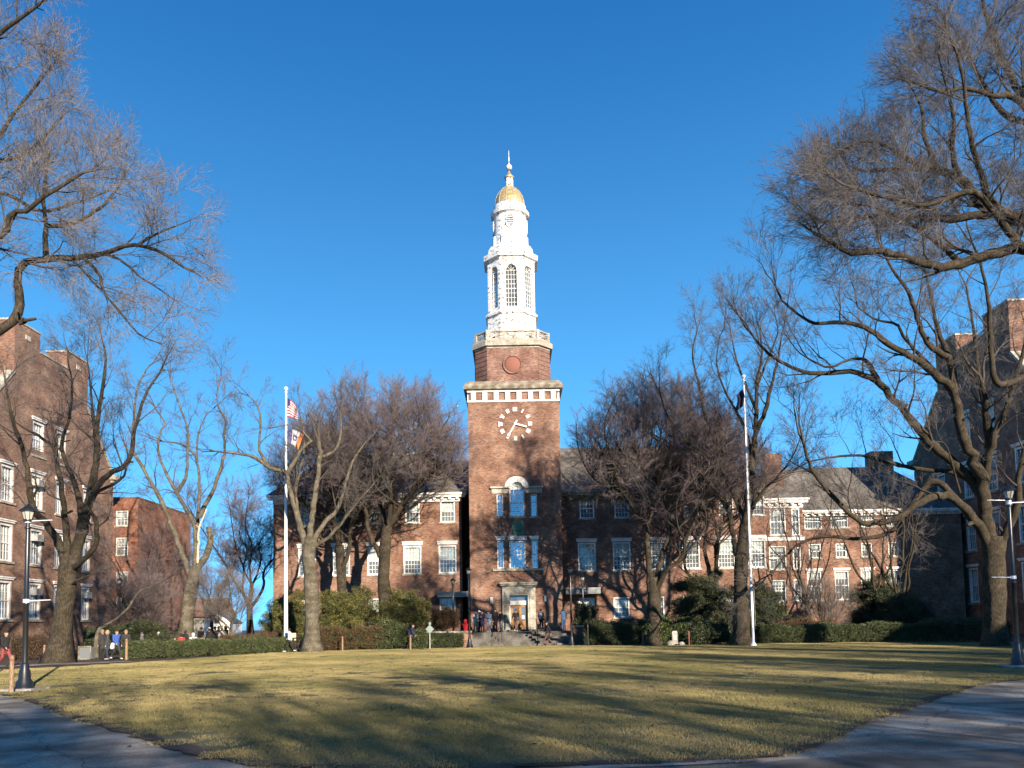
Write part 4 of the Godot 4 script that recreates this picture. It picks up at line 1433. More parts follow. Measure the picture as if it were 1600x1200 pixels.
# limbs: [[points [u, v, dz] in photograph pixels about the tree's own distance], r0, r1, options]
func tree_traced(called: String, label: String, depth: float, trunk: Array, trunk_r: Array, limbs: Array, cfg := {}, group := "") -> Node3D:
	var g := Growth.new()
	g.rng.seed = cfg.get("seed", 1)
	g.fine = MB.new()
	for k in ["wander", "lift", "density", "reach", "levels", "spray_every", "spray_size", "droop"]:
		if cfg.has(k): g.set(k, cfg[k])
	var P := func(q: Array) -> Vector3: return at_depth(q[0], q[1], depth - (q[2] if q.size() > 2 else 0.0))
	var b: Vector3 = P.call(trunk[0])
	b.y = 0.0
	var t := thing(called, label, "tree", b, 0.0, group)
	var inv := -b
	var bark: Material = mats[cfg.get("bark", "bark")]
	var tp := PackedVector3Array([b + Vector3(0, -0.15, 0)])
	for q in trunk.slice(1): tp.append(P.call(q))
	var c := limb_path(tp, trunk_r[0], trunk_r[1], g.rng, 0.03)
	var pts: PackedVector3Array = c[0]
	var rad: PackedFloat32Array = c[1]
	for k in pts.size():        # root flare
		var h: float = pts[k].y
		rad[k] = rad[k] * (1.0 + cfg.get("flare", 0.75) * exp(-maxf(h, 0.0) / 0.55))
	# uneven girth
	var mb := MB.new()
	mb.tube(pts, rad, 14)
	for i in mb.v.size():
		var k := i / 14
		var a := i % 14
		mb.v[i] += mb.n[i] * rad[k] * (0.09 * sin(a * 1.35 + pts[k].y * 0.6) + 0.06 * sin(a * 2.7 - pts[k].y * 0.9))
	for i in mb.v.size(): mb.v[i] += inv
	part(t, "trunk", mb, bark)
	for l in limbs:
		var raw := PackedVector3Array()
		for q in l[0]: raw.append(P.call(q))
		var o: Dictionary = l[3] if l.size() > 3 else {}
		var lc := limb_path(raw, l[1], l[2], g.rng)
		var lp: PackedVector3Array = lc[0]
		var lr: PackedFloat32Array = lc[1]
		var lm := MB.new()
		lm.tube(lp, lr, 9)
		for k in g.rng.randi_range(1, 3):       # broken stubs and pruned knots
			var si := g.rng.randi_range(2, lp.size() - 2)
			var sdir := g.side_dir((lp[si + 1] - lp[si]).normalized(), g.rng.randf_range(0.7, 1.3))
			var sr := lr[si] * g.rng.randf_range(0.3, 0.5)
			var sl := lr[si] + g.rng.randf_range(0.08, 0.4)
			lm.tube(PackedVector3Array([lp[si], lp[si] + sdir * sl * 0.6, lp[si] + sdir * sl, lp[si] + sdir * (sl + 0.01)]), PackedFloat32Array([sr * 1.3, sr, sr * 0.85, 0.004]), 6)
		for i in lm.v.size(): lm.v[i] += inv
		part(t, "limb", lm, mats[o.get("bark", cfg.get("limb_bark", cfg.get("bark", "bark")))])
		var L: float = lc[2]
		if o.get("bare", false): continue
		var dens: float = o.get("density", g.density)
		var start: float = o.get("from", 0.3)
		var kids := int(L * (1.0 - start) * dens)
		for k in kids:
			var f := lerpf(start, 1.0, (k + g.rng.randf()) / kids)
			var i := mini(int(f * (lp.size() - 1)), lp.size() - 2)
			var d := (lp[i + 1] - lp[i]).normalized()
			var rr: float = clampf(lr[i] * 0.42, 0.012, 0.07)
			g.branch(lp[i], g.side_dir(d, g.rng.randf_range(0.5, 1.1)) + Vector3.UP * 0.25, o.get("reach", g.reach) * g.rng.randf_range(0.55, 1.15) * (1.15 - 0.4 * f), rr, 1)
		var dl := (lp[lp.size() - 1] - lp[lp.size() - 2]).normalized()
		for k in 2:
			g.branch(lp[lp.size() - 1], (dl + Vector3(g.rng.randfn(0, 0.3), 0.1, g.rng.randfn(0, 0.3))).normalized(), o.get("reach", g.reach) * cfg.get("tip", 0.9), l[2] * 0.9, 1)
	if cfg.has("dome"):          # many thin upright leaders that fan out to a rounded top
		var dm: Array = cfg["dome"]
		var all: Array = limbs
		for k in int(dm[5]):
			var fu := g.rng.randf_range(-1.0, 1.0)
			var fz := g.rng.randf_range(-1.0, 1.0)
			var rr := Vector2(fu, fz).length()
			if rr > 1.0:
				fu /= rr; fz /= rr; rr = 1.0
			var goal := at_depth(dm[0] + fu * dm[1], lerpf(dm[2], dm[3], pow(rr, 3.2)), depth - fz * dm[4])
			var best := 1e9
			var from := Vector3.ZERO
			for tries in 14:
				var src: Array = all[g.rng.randi() % all.size()][0]
				var i := g.rng.randi_range(1, src.size() - 2)
				var q: Vector3 = P.call(src[i])
				var cost := absf(q.x - goal.x) + absf(q.z - goal.z) + absf(goal.y - q.y - 4.5) * 0.8
				if cost < best:
					best = cost
					from = q
			var m1 := from.lerp(goal, 0.35) + Vector3((goal.x - from.x) * 0.2 + g.rng.randfn(0, 0.45), -0.25, (goal.z - from.z) * 0.2 + g.rng.randfn(0, 0.45))
			var m2 := from.lerp(goal, 0.7) + Vector3((goal.x - from.x) * 0.14 + g.rng.randfn(0, 0.4), -0.1, (goal.z - from.z) * 0.14 + g.rng.randfn(0, 0.4))
			var lc := limb_path(PackedVector3Array([from, m1, m2, goal]), 0.075, 0.02, g.rng)
			var lp: PackedVector3Array = lc[0]
			var lr: PackedFloat32Array = lc[1]
			g.fine.tube(lp, lr, 5)
			var kids := int(lc[2] * 1.6)
			for j in kids:
				var f := lerpf(0.3, 1.0, (j + g.rng.randf()) / kids)
				var i := mini(int(f * (lp.size() - 1)), lp.size() - 2)
				g.branch(lp[i], g.side_dir((lp[i + 1] - lp[i]).normalized(), g.rng.randf_range(0.4, 1.0)), g.rng.randf_range(0.8, 1.6), clampf(lr[i] * 0.5, 0.01, 0.03), g.levels - 1)
	finish_tree(t, g, inv, cfg)
	return t

func finish_tree(t: Node3D, g: Growth, inv: Vector3, cfg: Dictionary) -> void:
	for i in g.fine.v.size(): g.fine.v[i] += inv
	if not g.fine.ix.is_empty():
		var bm := part(t, "branches", g.fine, mats["branch_bark"])
		bm.set_meta("kind", "stuff")
	crown(t, g.spots, inv, sprays[cfg.get("spray", 0)])

func crown(t: Node3D, spots: Array[Transform3D], inv: Vector3, m: Mesh) -> void:
	if spots.is_empty(): return
	var mm := MultiMesh.new()
	mm.transform_format = MultiMesh.TRANSFORM_3D
	mm.mesh = m
	mm.instance_count = spots.size()
	for i in spots.size():
		var x := spots[i]
		x.origin += inv
		mm.set_instance_transform(i, x)
	var o := MultiMeshInstance3D.new()
	o.name = "crown"
	o.multimesh = mm
	o.set_meta("kind", "stuff")
	t.add_child(o, true)

# a tree with no traced limbs: vase-shaped, forking low
func tree_grown(called: String, label: String, pos: Vector3, h: float, spread: float, r: float, cfg := {}, group := "") -> Node3D:
	var g := Growth.new()
	g.rng.seed = cfg.get("seed", 1)
	g.fine = MB.new()
	for k in ["wander", "lift", "density", "reach", "levels", "spray_every", "spray_size", "droop"]:
		if cfg.has(k): g.set(k, cfg[k])
	var t := thing(called, label, "tree", pos, 0.0, group)
	var fork: float = h * cfg.get("fork", 0.28)
	var rng := g.rng
	var stems: int = cfg.get("stems", 1)
	var bark: Material = mats[cfg.get("bark", "bark")]
	for s in stems:
		var lean := Vector3(rng.randfn(0, 0.12), 1, rng.randfn(0, 0.12)).normalized()
		if stems > 1: lean = Vector3(cos(TAU * s / stems) * 0.35, 1, sin(TAU * s / stems) * 0.35).normalized()
		var tp := limb_path(PackedVector3Array([Vector3(0, -0.1, 0), lean * fork * 0.5 + Vector3(rng.randfn(0, 0.08), 0, 0), lean * fork]), r / sqrt(stems), r * 0.72 / sqrt(stems), rng, 0.03)
		var pts: PackedVector3Array = tp[0]
		var rad: PackedFloat32Array = tp[1]
		for k in pts.size(): rad[k] *= 1.0 + 0.7 * exp(-maxf(pts[k].y, 0.0) / 0.5)
		var mb := MB.new()
		mb.tube(pts, rad, 12)
		part(t, "trunk", mb, bark)
		var limbs: int = cfg.get("limbs", 6)
		for k in limbs:
			var az := TAU * (k + rng.randf_range(-0.25, 0.25)) / limbs + s
			var out := spread * rng.randf_range(0.55, 1.0) * (0.35 if k == 0 else 1.0)
			var top := h * rng.randf_range(0.74, 0.93)
			var a := pts[pts.size() - 1 - (k % 3)]
			var dirh := Vector3(cos(az), 0, sin(az))
			var raw := PackedVector3Array([a])
			for j in range(1, 6):
				var f := j / 5.0
				raw.append(a + dirh * out * pow(f, 0.85) + Vector3(rng.randfn(0, 0.05) * h * 0.25, (top - a.y) * pow(f, cfg.get("rise", 1.0)), rng.randfn(0, 0.05) * h * 0.25))
			var lc := limb_path(raw, rad[rad.size() - 1] * rng.randf_range(0.45, 0.62), 0.035, rng)
			var lp: PackedVector3Array = lc[0]
			var lr: PackedFloat32Array = lc[1]
			var lm := MB.new()
			lm.tube(lp, lr, 8)
			part(t, "limb", lm, bark)
			var kids := int(lc[2] * g.density * 0.8)
			for q in kids:
				var f := lerpf(0.28, 1.0, (q + rng.randf()) / kids)
				var i := mini(int(f * (lp.size() - 1)), lp.size() - 2)
				g.branch(lp[i], g.side_dir((lp[i + 1] - lp[i]).normalized(), rng.randf_range(0.5, 1.0)) + Vector3.UP * 0.25, g.reach * rng.randf_range(0.6, 1.15) * (1.15 - 0.4 * f), clampf(lr[i] * 0.45, 0.012, 0.06), 1)
			for q in 2: g.branch(lp[lp.size() - 1], (lp[lp.size() - 1] - lp[lp.size() - 2]).normalized(), g.reach * 0.8, 0.03, 1)
	finish_tree(t, g, Vector3.ZERO, cfg)
	return t

func copy_tree(src: Node3D, label: String, pos: Vector3, turn: float, s: float, group := "") -> Node3D:
	var o: Node3D = src.duplicate()
	o.name = numbered(String(src.name).rstrip("0123456789").trim_suffix("_"))
	add_child(o)
	o.position = pos
	o.rotation.y = turn
	o.scale = Vector3.ONE * s
	metas(o, label, "tree", group)
	return o

func build_trees() -> void:
	tree_traced("elm_tree", "big grey-barked bare tree with many crooked limbs before the gabled hall", 42.5,
		[[90, 1037], [95, 990], [102, 930], [106, 884]], [0.56, 0.42], [
		[[[104, 890], [92, 850], [70, 815], [52, 792], [43, 740, 0.3], [33, 692, 0.6], [22, 665, 0.8], [14, 630, 1.0], [8, 596, 1.2]], 0.26, 0.05],
		[[[107, 885], [103, 840], [99, 790], [92, 742], [84, 702, -0.4], [68, 686, -0.8], [45, 673, -1.0], [25, 660, -1.2]], 0.22, 0.05],
		[[[110, 888], [126, 842], [138, 790], [148, 740], [152, 700], [151, 670], [160, 610, 0.6], [165, 560, 1.0], [159, 528, 1.3]], 0.33, 0.04],
		[[[121, 850], [126, 795], [116, 752, -0.6], [101, 717, -1.0], [97, 690, -1.2], [108, 655, -1.4], [113, 600, -1.6], [107, 572, -1.8]], 0.2, 0.04],
		[[[142, 780], [155, 757, 0.8], [175, 737, 1.2], [195, 727, 1.4], [204, 712, 1.6], [214, 660, 1.9], [226, 620, 2.1], [243, 592, 2.3]], 0.2, 0.05],
		[[[113, 890], [133, 872, 1.0], [149, 852, 1.6], [150, 815, 2.0], [137, 790, 2.3], [150, 770, 2.5], [180, 755, 2.6], [198, 738, 2.7], [190, 724, 2.8]], 0.18, 0.05],
		[[[148, 742], [150, 700, -0.5], [146, 655, -0.9], [141, 600, -1.2], [136, 560, -1.4]], 0.15, 0.03],
		[[[107, 915], [125, 905, 0.6], [150, 895, 1.0], [176, 887, 1.2]], 0.07, 0.02, {"reach": 1.2}],
		], {"seed": 11, "density": 1.25, "reach": 2.5, "spray_every": 0.5, "spray_size": 0.9, "wander": 0.2, "bark": "bark"})
	tree_traced("pruned_tree", "slender pruned bare tree with pale split scar on its trunk", 60.0,
		[[288, 1006], [293, 955], [300, 915], [305, 885]], [0.55, 0.42], [
		[[[300, 912], [284, 862], [256, 792], [235, 752], [220, 725], [207, 700], [209, 655], [215, 605], [233, 572]], 0.24, 0.05],
		[[[305, 888], [306, 842], [300, 812], [275, 768], [256, 732], [247, 702], [250, 678], [257, 660], [245, 642]], 0.22, 0.05],
		[[[277, 768], [290, 746, 0.4], [293, 715, 0.8], [293, 672, 1.0], [280, 632, 1.2], [266, 592, 1.3]], 0.13, 0.04],
		[[[308, 842, -0.4], [310, 800, -0.6], [312, 760, -0.7], [308, 722, -0.8], [300, 706, -1.0], [280, 693, -1.3], [255, 690, -1.6]], 0.16, 0.05],
		[[[308, 722, -0.8], [309, 682, -0.8], [320, 652, -0.7], [332, 640, -0.6]], 0.10, 0.03],
		[[[311, 808, 0.3], [330, 772, 0.5], [345, 732, 0.7], [352, 702, 0.8], [350, 680, 0.9], [352, 655, 1.0], [341, 636, 1.1], [340, 610, 1.2], [346, 588, 1.3]], 0.18, 0.04],
		[[[305, 900], [314, 880, 0.3], [323, 868, 0.4], [329, 845, 0.5], [326, 824, 0.5]], 0.26, 0.2, {"bare": true, "bark": "pale_bark"}],
		[[[309, 880, 0.36], [310, 850, 0.36], [311, 826, 0.36], [323, 796, 0.5]], 0.10, 0.05, {"bare": true, "bark": "bare_wood"}],
		], {"seed": 12, "density": 0.85, "reach": 2.0, "spray_every": 0.42, "spray_size": 1.0, "wander": 0.18, "bark": "pale_bark"})
	tree_traced("elm_tree", "pale-barked bare tree with lopped limbs beside the flag-bearing pole", 53.0,
		[[487, 1016], [487, 960], [485, 900], [482, 868], [487, 842]], [0.5, 0.4], [
		[[[479, 858], [463, 802], [451, 757], [445, 737], [421, 731, 0.3], [402, 716, 0.6], [380, 710, 0.8], [356, 707, 1.0]], 0.25, 0.07],
		[[[420, 730, 0.3], [406, 706, 0.0], [405, 690, -0.2], [407, 652, -0.4], [401, 632, -0.6], [389, 619, -0.8]], 0.12, 0.04],
		[[[484, 848], [490, 790], [497, 742], [500, 708], [497, 690]], 0.23, 0.13, {"from": 0.5}],
		[[[499, 712, -0.2], [512, 712, -0.4], [527, 698, -0.6], [533, 670, -0.8], [531, 640, -1.0]], 0.13, 0.04],
		[[[448, 742], [465, 712, 0.3], [478, 696, 0.4], [488, 689, 0.5]], 0.17, 0.1, {"bare": true}],
		[[[487, 690, 0.5], [470, 672, 0.6], [449, 664, 0.7], [430, 668, 0.8]], 0.07, 0.03, {"reach": 1.2}],
		[[[488, 848], [505, 820, -0.5], [530, 790, -0.9], [541, 750, -1.2], [552, 720, -1.4], [572, 690, -1.6]], 0.2, 0.05],
		[[[487, 855], [515, 838, 0.4], [545, 802, 0.8], [570, 772, 1.1], [585, 755, 1.3]], 0.16, 0.04],
		[[[470, 820], [462, 770, -0.8], [470, 730, -1.2], [476, 690, -1.6], [470, 655, -2.0]], 0.12, 0.03],
		], {"seed": 13, "density": 1.15, "reach": 2.3, "spray_every": 0.5, "spray_size": 0.95, "bark": "pale_bark"})
	var domed := tree_traced("elm_tree", "broad domed bare tree with purplish twigs rising behind the yew shrubs", 60.5,
		[[604, 992], [600, 930], [601, 870], [605, 822]], [0.5, 0.4], [
		[[[601, 880], [578, 835], [571, 795], [562, 762], [545, 736, 1], [530, 700, 2], [520, 665, 2.4]], 0.24, 0.05],
		[[[604, 830], [596, 792, -1], [582, 776, -1.5], [598, 750, -2], [597, 715, -2.4], [588, 690, -2.6], [575, 655, -2.8]], 0.2, 0.05],
		[[[606, 826], [626, 792, 0.6], [650, 757, 1.0], [664, 716, 1.4], [680, 686, 1.8], [700, 655, 2]], 0.26, 0.05],
		[[[606, 826], [611, 772, 1.2], [604, 742, 1.8], [608, 702, 2.2], [613, 668, 2.5], [612, 635, 2.8]], 0.2, 0.05],
		[[[620, 800], [640, 775, -1], [668, 745, -1.8], [676, 700, -2.4], [672, 655, -2.8], [668, 630, -3]], 0.17, 0.04],
		[[[604, 745, 1.8], [625, 715, 2.2], [648, 685, 2.6], [655, 650, 3.0], [650, 625, 3.2]], 0.12, 0.04],
		[[[571, 795], [548, 770, -0.6], [535, 730, -1.2], [548, 690, -1.8], [545, 650, -2.2], [540, 625, -2.4]], 0.13, 0.04],
		[[[562, 762], [530, 745, 1.4], [505, 715, 2.0], [490, 680, 2.4], [500, 645, 2.6]], 0.11, 0.03],
		[[[650, 757, 1], [680, 735, 0.5], [702, 705, 0.2], [712, 665, 0.0]], 0.11, 0.03],
		], {"seed": 14, "tip": 0.3, "dome": [603, 130, 616, 700, 5.5, 96], "density": 1.1, "reach": 2.0, "spray_every": 0.6, "spray_size": 1.0, "spray": 1, "lift": 0.09, "wander": 0.13})
	var twin := tree_traced("elm_tree", "broad bare tree with twin-stemmed lit trunk before the shadow-striped wing", 54.4,
		[[1023, 1004], [1022, 950], [1021, 902]], [0.48, 0.4], [
		[[[1016, 925], [1014, 890], [1012, 860], [1010, 822], [998, 808, 0.6], [985, 786, 1.0], [970, 765, 1.4], [950, 730, 1.8], [935, 690, 2.2]], 0.25, 0.05],
		[[[1022, 915], [1034, 872, -0.4], [1045, 836, -0.8], [1043, 802, -1], [1040, 770, -1.2], [1046, 740, -1.4], [1056, 712, -1.6], [1060, 670, -1.8]], 0.22, 0.05],
		[[[1025, 925], [1042, 890, 0.8], [1064, 874, 1.2], [1070, 850, 1.5], [1060, 826, 1.7], [1048, 815, 2.0]], 0.22, 0.06],
		[[[1068, 848, 1.5], [1085, 816, 1.6], [1090, 790, 1.8], [1100, 750, 2], [1110, 705, 2.2], [1105, 660, 2.4]], 0.13, 0.04],
		[[[1011, 850], [1012, 822, -0.6], [1022, 790, -1.2], [1030, 760, -1.6], [1020, 715, -2.0], [1010, 670, -2.4], [1005, 635, -2.6]], 0.17, 0.04],
		[[[1042, 790, -1], [1030, 755, 0.4], [1000, 720, 1.2], [985, 680, 1.8], [975, 640, 2.2]], 0.14, 0.04],
		[[[985, 786, 1], [955, 765, 0.4], [925, 745, 0.0], [905, 705, -0.4], [900, 665, -0.6]], 0.12, 0.03],
		[[[1046, 740, -1.4], [1075, 700, -1.6], [1085, 655, -1.8], [1080, 625, -2.0]], 0.12, 0.03],
		[[[970, 765, 1.4], [950, 700, 2.6], [945, 660, 3.0], [960, 625, 3.2]], 0.1, 0.03],
		], {"seed": 15, "tip": 0.3, "dome": [1040, 132, 616, 705, 5.5, 96], "density": 1.1, "reach": 2.0, "spray_every": 0.62, "spray_size": 1.0, "spray": 1, "lift": 0.09, "wander": 0.13})
	tree_traced("elm_tree", "tall dark bare tree with straight upright leaders beside the white pole", 51.5,
		[[1160, 1004], [1158, 950], [1157, 900], [1161, 850], [1166, 820]], [0.52, 0.4], [
		[[[1153, 880], [1144, 832], [1139, 800], [1120, 770, 0.4], [1096, 736, 0.8], [1080, 702, 1.0], [1060, 670, 1.2], [1042, 648, 1.4], [1030, 610, 1.6]], 0.2, 0.04],
		[[[1165, 828], [1172, 770], [1176, 720], [1180, 680], [1182, 640], [1182, 600], [1190, 560], [1188, 520]], 0.32, 0.05],
		[[[1181, 676], [1196, 640, 0.3], [1206, 600, 0.6], [1216, 560, 0.8], [1222, 520, 1.0]], 0.18, 0.04],
		[[[1160, 850], [1158, 800, -0.6], [1132, 742, -1.0], [1120, 702, -1.4], [1104, 662, -1.8], [1093, 605, -2.2], [1082, 555, -2.6], [1090, 515, -2.8]], 0.2, 0.04],
		[[[1177, 710], [1160, 660, 0.6], [1135, 615, 1.0], [1120, 570, 1.4], [1125, 525, 1.6]], 0.13, 0.03],
		[[[1181, 640], [1165, 600, -0.6], [1150, 560, -1.0], [1140, 510, -1.2]], 0.11, 0.03],
		[[[1168, 810], [1190, 770, 0.8], [1215, 745, 1.4], [1240, 710, 1.8], [1255, 670, 2.0]], 0.13, 0.03],
		[[[1182, 605], [1200, 560, -0.8], [1215, 520, -1.4], [1210, 490, -1.8]], 0.1, 0.03],
		], {"seed": 16, "density": 1.3, "reach": 2.5, "spray_every": 0.5, "spray_size": 0.9, "lift": 0.07})
	tree_traced("elm_tree", "massive old bare tree with ridged sunlit trunk before the shaded hall", 42.0,
		[[1556, 1003], [1555, 950], [1553, 900], [1553, 862], [1552, 838]], [0.53, 0.56], [
		[[[1545, 852], [1530, 822, 0.5], [1510, 797, 0.9], [1480, 775, 1.2], [1450, 778, 1.5], [1405, 808, 1.8], [1360, 818, 2.0], [1330, 805, 2.2], [1305, 780, 2.4], [1280, 752, 2.6], [1264, 722, 2.8], [1255, 690, 3.0]], 0.28, 0.07],
		[[[1505, 792, 0.9], [1460, 752, 0.2], [1432, 778, -0.2], [1395, 828, -0.6], [1345, 842, -1.0], [1290, 838, -1.4], [1245, 852, -1.8], [1208, 894, -2.0]], 0.2, 0.05],
		[[[1530, 760, -1.0], [1490, 738, -1.6], [1450, 735, -2.0], [1400, 726, -2.4], [1345, 712, -2.8], [1295, 715, -3.0], [1262, 722, -3.2]], 0.17, 0.04],
		[[[1548, 845], [1538, 790], [1528, 762], [1508, 742], [1480, 715], [1450, 688], [1420, 650], [1392, 620], [1370, 596], [1330, 581], [1290, 583], [1252, 580], [1205, 556], [1180, 530]], 0.36, 0.06],
		[[[1374, 598], [1356, 566, 0.6], [1330, 561, 1.0], [1296, 574, 1.3], [1262, 560, 1.6]], 0.12, 0.04],
		[[[1540, 800], [1531, 742, 0.5], [1512, 702, 0.8], [1500, 662, 1.0], [1490, 612, 1.2], [1470, 592, 1.4], [1430, 561, 1.7], [1390, 539, 2.0], [1350, 511, 2.3], [1310, 503, 2.6], [1268, 504, 2.9], [1222, 470, 3.2]], 0.36, 0.05],
		[[[1476, 594, 1.4], [1442, 561, 0.6], [1412, 526, 0.0], [1400, 506, -0.4], [1370, 500, -0.8], [1340, 480, -1.2]], 0.14, 0.04],
		[[[1490, 612, 1.2], [1484, 562, 1.4], [1460, 546, 1.6], [1440, 520, 1.8], [1430, 482, 2.0], [1415, 450, 2.2], [1394, 420, 2.5], [1380, 390, 2.8]], 0.22, 0.05],
		[[[1487, 562, 1.4], [1470, 530, 0.6], [1460, 490, 0.2], [1450, 442, -0.2], [1440, 405, -0.6]], 0.16, 0.04],
		[[[1552, 845], [1536, 742, -0.6], [1545, 690, -1.0], [1541, 650, -1.2], [1531, 600, -1.4], [1526, 560, -1.6], [1519, 500, -1.8], [1510, 448, -2.0]], 0.24, 0.05],
		[[[1538, 760], [1551, 690, 1.0], [1572, 640, 1.4], [1590, 580, 1.8], [1602, 535, 2.0], [1612, 470, 2.2]], 0.22, 0.06],
		[[[1558, 852], [1577, 822, 0.6], [1590, 790, 0.9], [1593, 742, 1.2], [1602, 700, 1.5], [1620, 650, 1.8]], 0.26, 0.08],
		[[[1600, 590, 2.0], [1560, 600, 2.6], [1549, 560, 3.0], [1546, 490, 3.4], [1536, 425, 3.8], [1520, 380, 4.2]], 0.2, 0.05],
		[[[1500, 770, 2.4], [1480, 700, 3.4], [1462, 690, 3.6], [1450, 705, 3.8], [1430, 680, 4.0]], 0.06, 0.02, {"reach": 1.4}],
		[[[1548, 700, 0.5], [1540, 640, 0.9], [1536, 600, 1.2]], 0.3, 0.1],
		], {"seed": 17, "levels": 3, "density": 0.9, "reach": 2.9, "spray_every": 0.75, "spray_size": 1.1, "wander": 0.17, "flare": 0.3, "limb_bark": "bark", "bark": "bark"})
	# near tree whose trunk stands outside the frame beyond the lamp; only its crown hangs in
	tree_traced("elm_tree", "near bare tree whose heavy limbs reach in from beyond the lamp, trunk unseen", 27.0,
		[[1850, 1050], [1840, 900], [1820, 720], [1800, 600]], [0.6, 0.5], [
		[[[1805, 640], [1760, 500], [1700, 420], [1640, 370], [1600, 343], [1540, 322], [1500, 280], [1465, 265], [1410, 264], [1355, 266]], 0.48, 0.06, {"from": 0.42}],
		[[[1808, 660], [1750, 520, 1], [1690, 440, 1.4], [1600, 390, 1.8], [1530, 404, 2.0], [1470, 417, 2.2], [1420, 405, 2.4], [1380, 392, 2.6], [1330, 395, 2.8], [1285, 370, 3.0]], 0.38, 0.06, {"from": 0.42}],
		[[[1600, 343], [1545, 335, -0.8], [1490, 343, -1.2], [1430, 340, -1.6], [1360, 338, -2.0], [1290, 345, -2.4], [1255, 330, -2.6]], 0.2, 0.04],
		[[[1800, 600], [1740, 400, -1], [1690, 290, -1.6], [1620, 190, -2.2], [1575, 110, -2.8], [1550, 50, -3.2], [1530, -20, -3.6]], 0.36, 0.06, {"from": 0.3}],
		[[[1640, 215, -2], [1590, 155, -1.4], [1550, 150, -1.0], [1510, 138, -0.6], [1470, 142, -0.2], [1430, 130, 0.2]], 0.16, 0.04],
		[[[1500, 280], [1488, 240, 0.8], [1490, 190, 1.2], [1480, 140, 1.5], [1470, 100, 1.8]], 0.12, 0.03],
		[[[1465, 265], [1445, 215, -0.8], [1440, 170, -1.2], [1420, 130, -1.5]], 0.12, 0.03],
		[[[1550, 330], [1520, 230, 2.0], [1510, 170, 2.4], [1500, 100, 2.8], [1480, 50, 3.0]], 0.14, 0.03],
		[[[1440, 262], [1390, 230, 1.0], [1350, 220, 1.4], [1310, 235, 1.8]], 0.1, 0.03],
		[[[1620, 190, -2.2], [1570, 180, -3.4], [1530, 120, -4.0], [1500, 60, -4.6], [1470, 20, -5.0]], 0.14, 0.03],
		[[[1600, 392, 1.8], [1560, 340, 3.2], [1520, 300, 3.8], [1450, 320, 4.2], [1390, 310, 4.6], [1320, 290, 5.0]], 0.14, 0.03],
		[[[1500, 410, 2.0], [1440, 360, 1.0], [1380, 330, 0.6], [1310, 310, 0.2]], 0.1, 0.03],
		], {"seed": 18, "tip": 0.35, "levels": 3, "density": 1.55, "reach": 2.35, "spray_every": 0.29, "spray_size": 0.95, "spray": 0, "wander": 0.15})
	# near tree outside the frame on the other side
	tree_traced("elm_tree", "near bare tree with one elbowed dark limb hanging in, trunk unseen", 25.0,
		[[-330, 1080], [-320, 900], [-310, 740], [-300, 640]], [0.55, 0.45], [
		[[[-300, 700], [-150, 610], [-60, 555], [0, 514], [24, 497], [31, 470], [28, 435], [37, 412], [75, 405], [120, 402], [165, 395], [186, 387], [215, 383], [250, 394], [288, 418]], 0.28, 0.04, {"from": 0.62}],
		[[[24, 497], [32, 500], [37, 504]], 0.14, 0.1, {"bare": true}],
		[[[72, 405], [70, 375, 0.2], [72, 345, 0.4], [68, 300, 0.6], [75, 260, 0.8]], 0.1, 0.03],
		[[[132, 404], [156, 430, 0.3], [162, 456, 0.4], [190, 490, 0.6], [216, 521, 0.8], [240, 533, 1.0]], 0.06, 0.02, {"reach": 1.4}],
		[[[166, 397], [196, 410, -0.3], [216, 431, -0.5], [250, 452, -0.7], [270, 467, -0.8]], 0.05, 0.02, {"reach": 1.6}],
		[[[-310, 700], [-180, 520, 1], [-60, 400, 1.4], [5, 368, 1.6], [16, 335, 1.8], [42, 328, 2.0], [80, 300, 2.2], [130, 270, 2.4]], 0.26, 0.04, {"from": 0.5}],
		[[[-305, 680], [-200, 420, -0.6], [-90, 320, -1.0], [-20, 260, -1.4], [40, 240, -1.8], [90, 190, -2.2]], 0.24, 0.04, {"from": 0.45}],
		[[[72, 352, 0.4], [110, 350, 0.0], [150, 330, -0.4], [180, 300, -0.8], [195, 275, -1.0]], 0.08, 0.03],
		[[[-300, 640], [-200, 320, 1.6], [-110, 180, 2.0], [-30, 80, 2.4], [30, 30, 2.8], [70, 0, 3.0]], 0.26, 0.04, {"from": 0.4}],
		[[[-60, 330, -1.0], [0, 300, -2.4], [60, 330, -2.8], [110, 320, -3.2], [165, 300, -3.4]], 0.1, 0.03],
		[[[215, 383], [245, 365, -0.5], [270, 355, -0.8], [295, 345, -1.0]], 0.05, 0.02, {"reach": 1.5}],
		[[[-30, 260, -1.4], [20, 180, -2.0], [60, 130, -2.4], [90, 90, -2.6]], 0.09, 0.03],
		], {"seed": 19, "tip": 0.35, "levels": 3, "density": 1.65, "reach": 2.0, "spray_every": 0.29, "spray_size": 0.85, "spray": 2, "droop": 0.06, "wander": 0.16})
	# further trees
	copy_tree(domed, "second domed bare tree, half hidden by the pale-barked one with lopped limbs", column_at(532, 63.5), 2.4, 0.88)
	copy_tree(twin, "bare tree behind the straight dark one, its crown against the long slate roof", column_at(1118, 61.5), 3.5, 0.90)
	var far := tree_grown("round_tree", "dark round-crowned bare tree behind the little ornamental tree", column_at(392, 78), 15.0, 5.5, 0.38, {"seed": 21, "reach": 2.6, "spray": 1, "density": 1.6})
	tree_grown("ornamental_tree", "small low spreading ornamental tree with pale trunk behind the hedge", column_at(362, 60), 5.2, 2.6, 0.16, {"seed": 22, "fork": 0.3, "reach": 1.5, "density": 2.6, "spray_size": 0.7, "spray_every": 0.3, "bark": "pale_bark", "spray": 2})
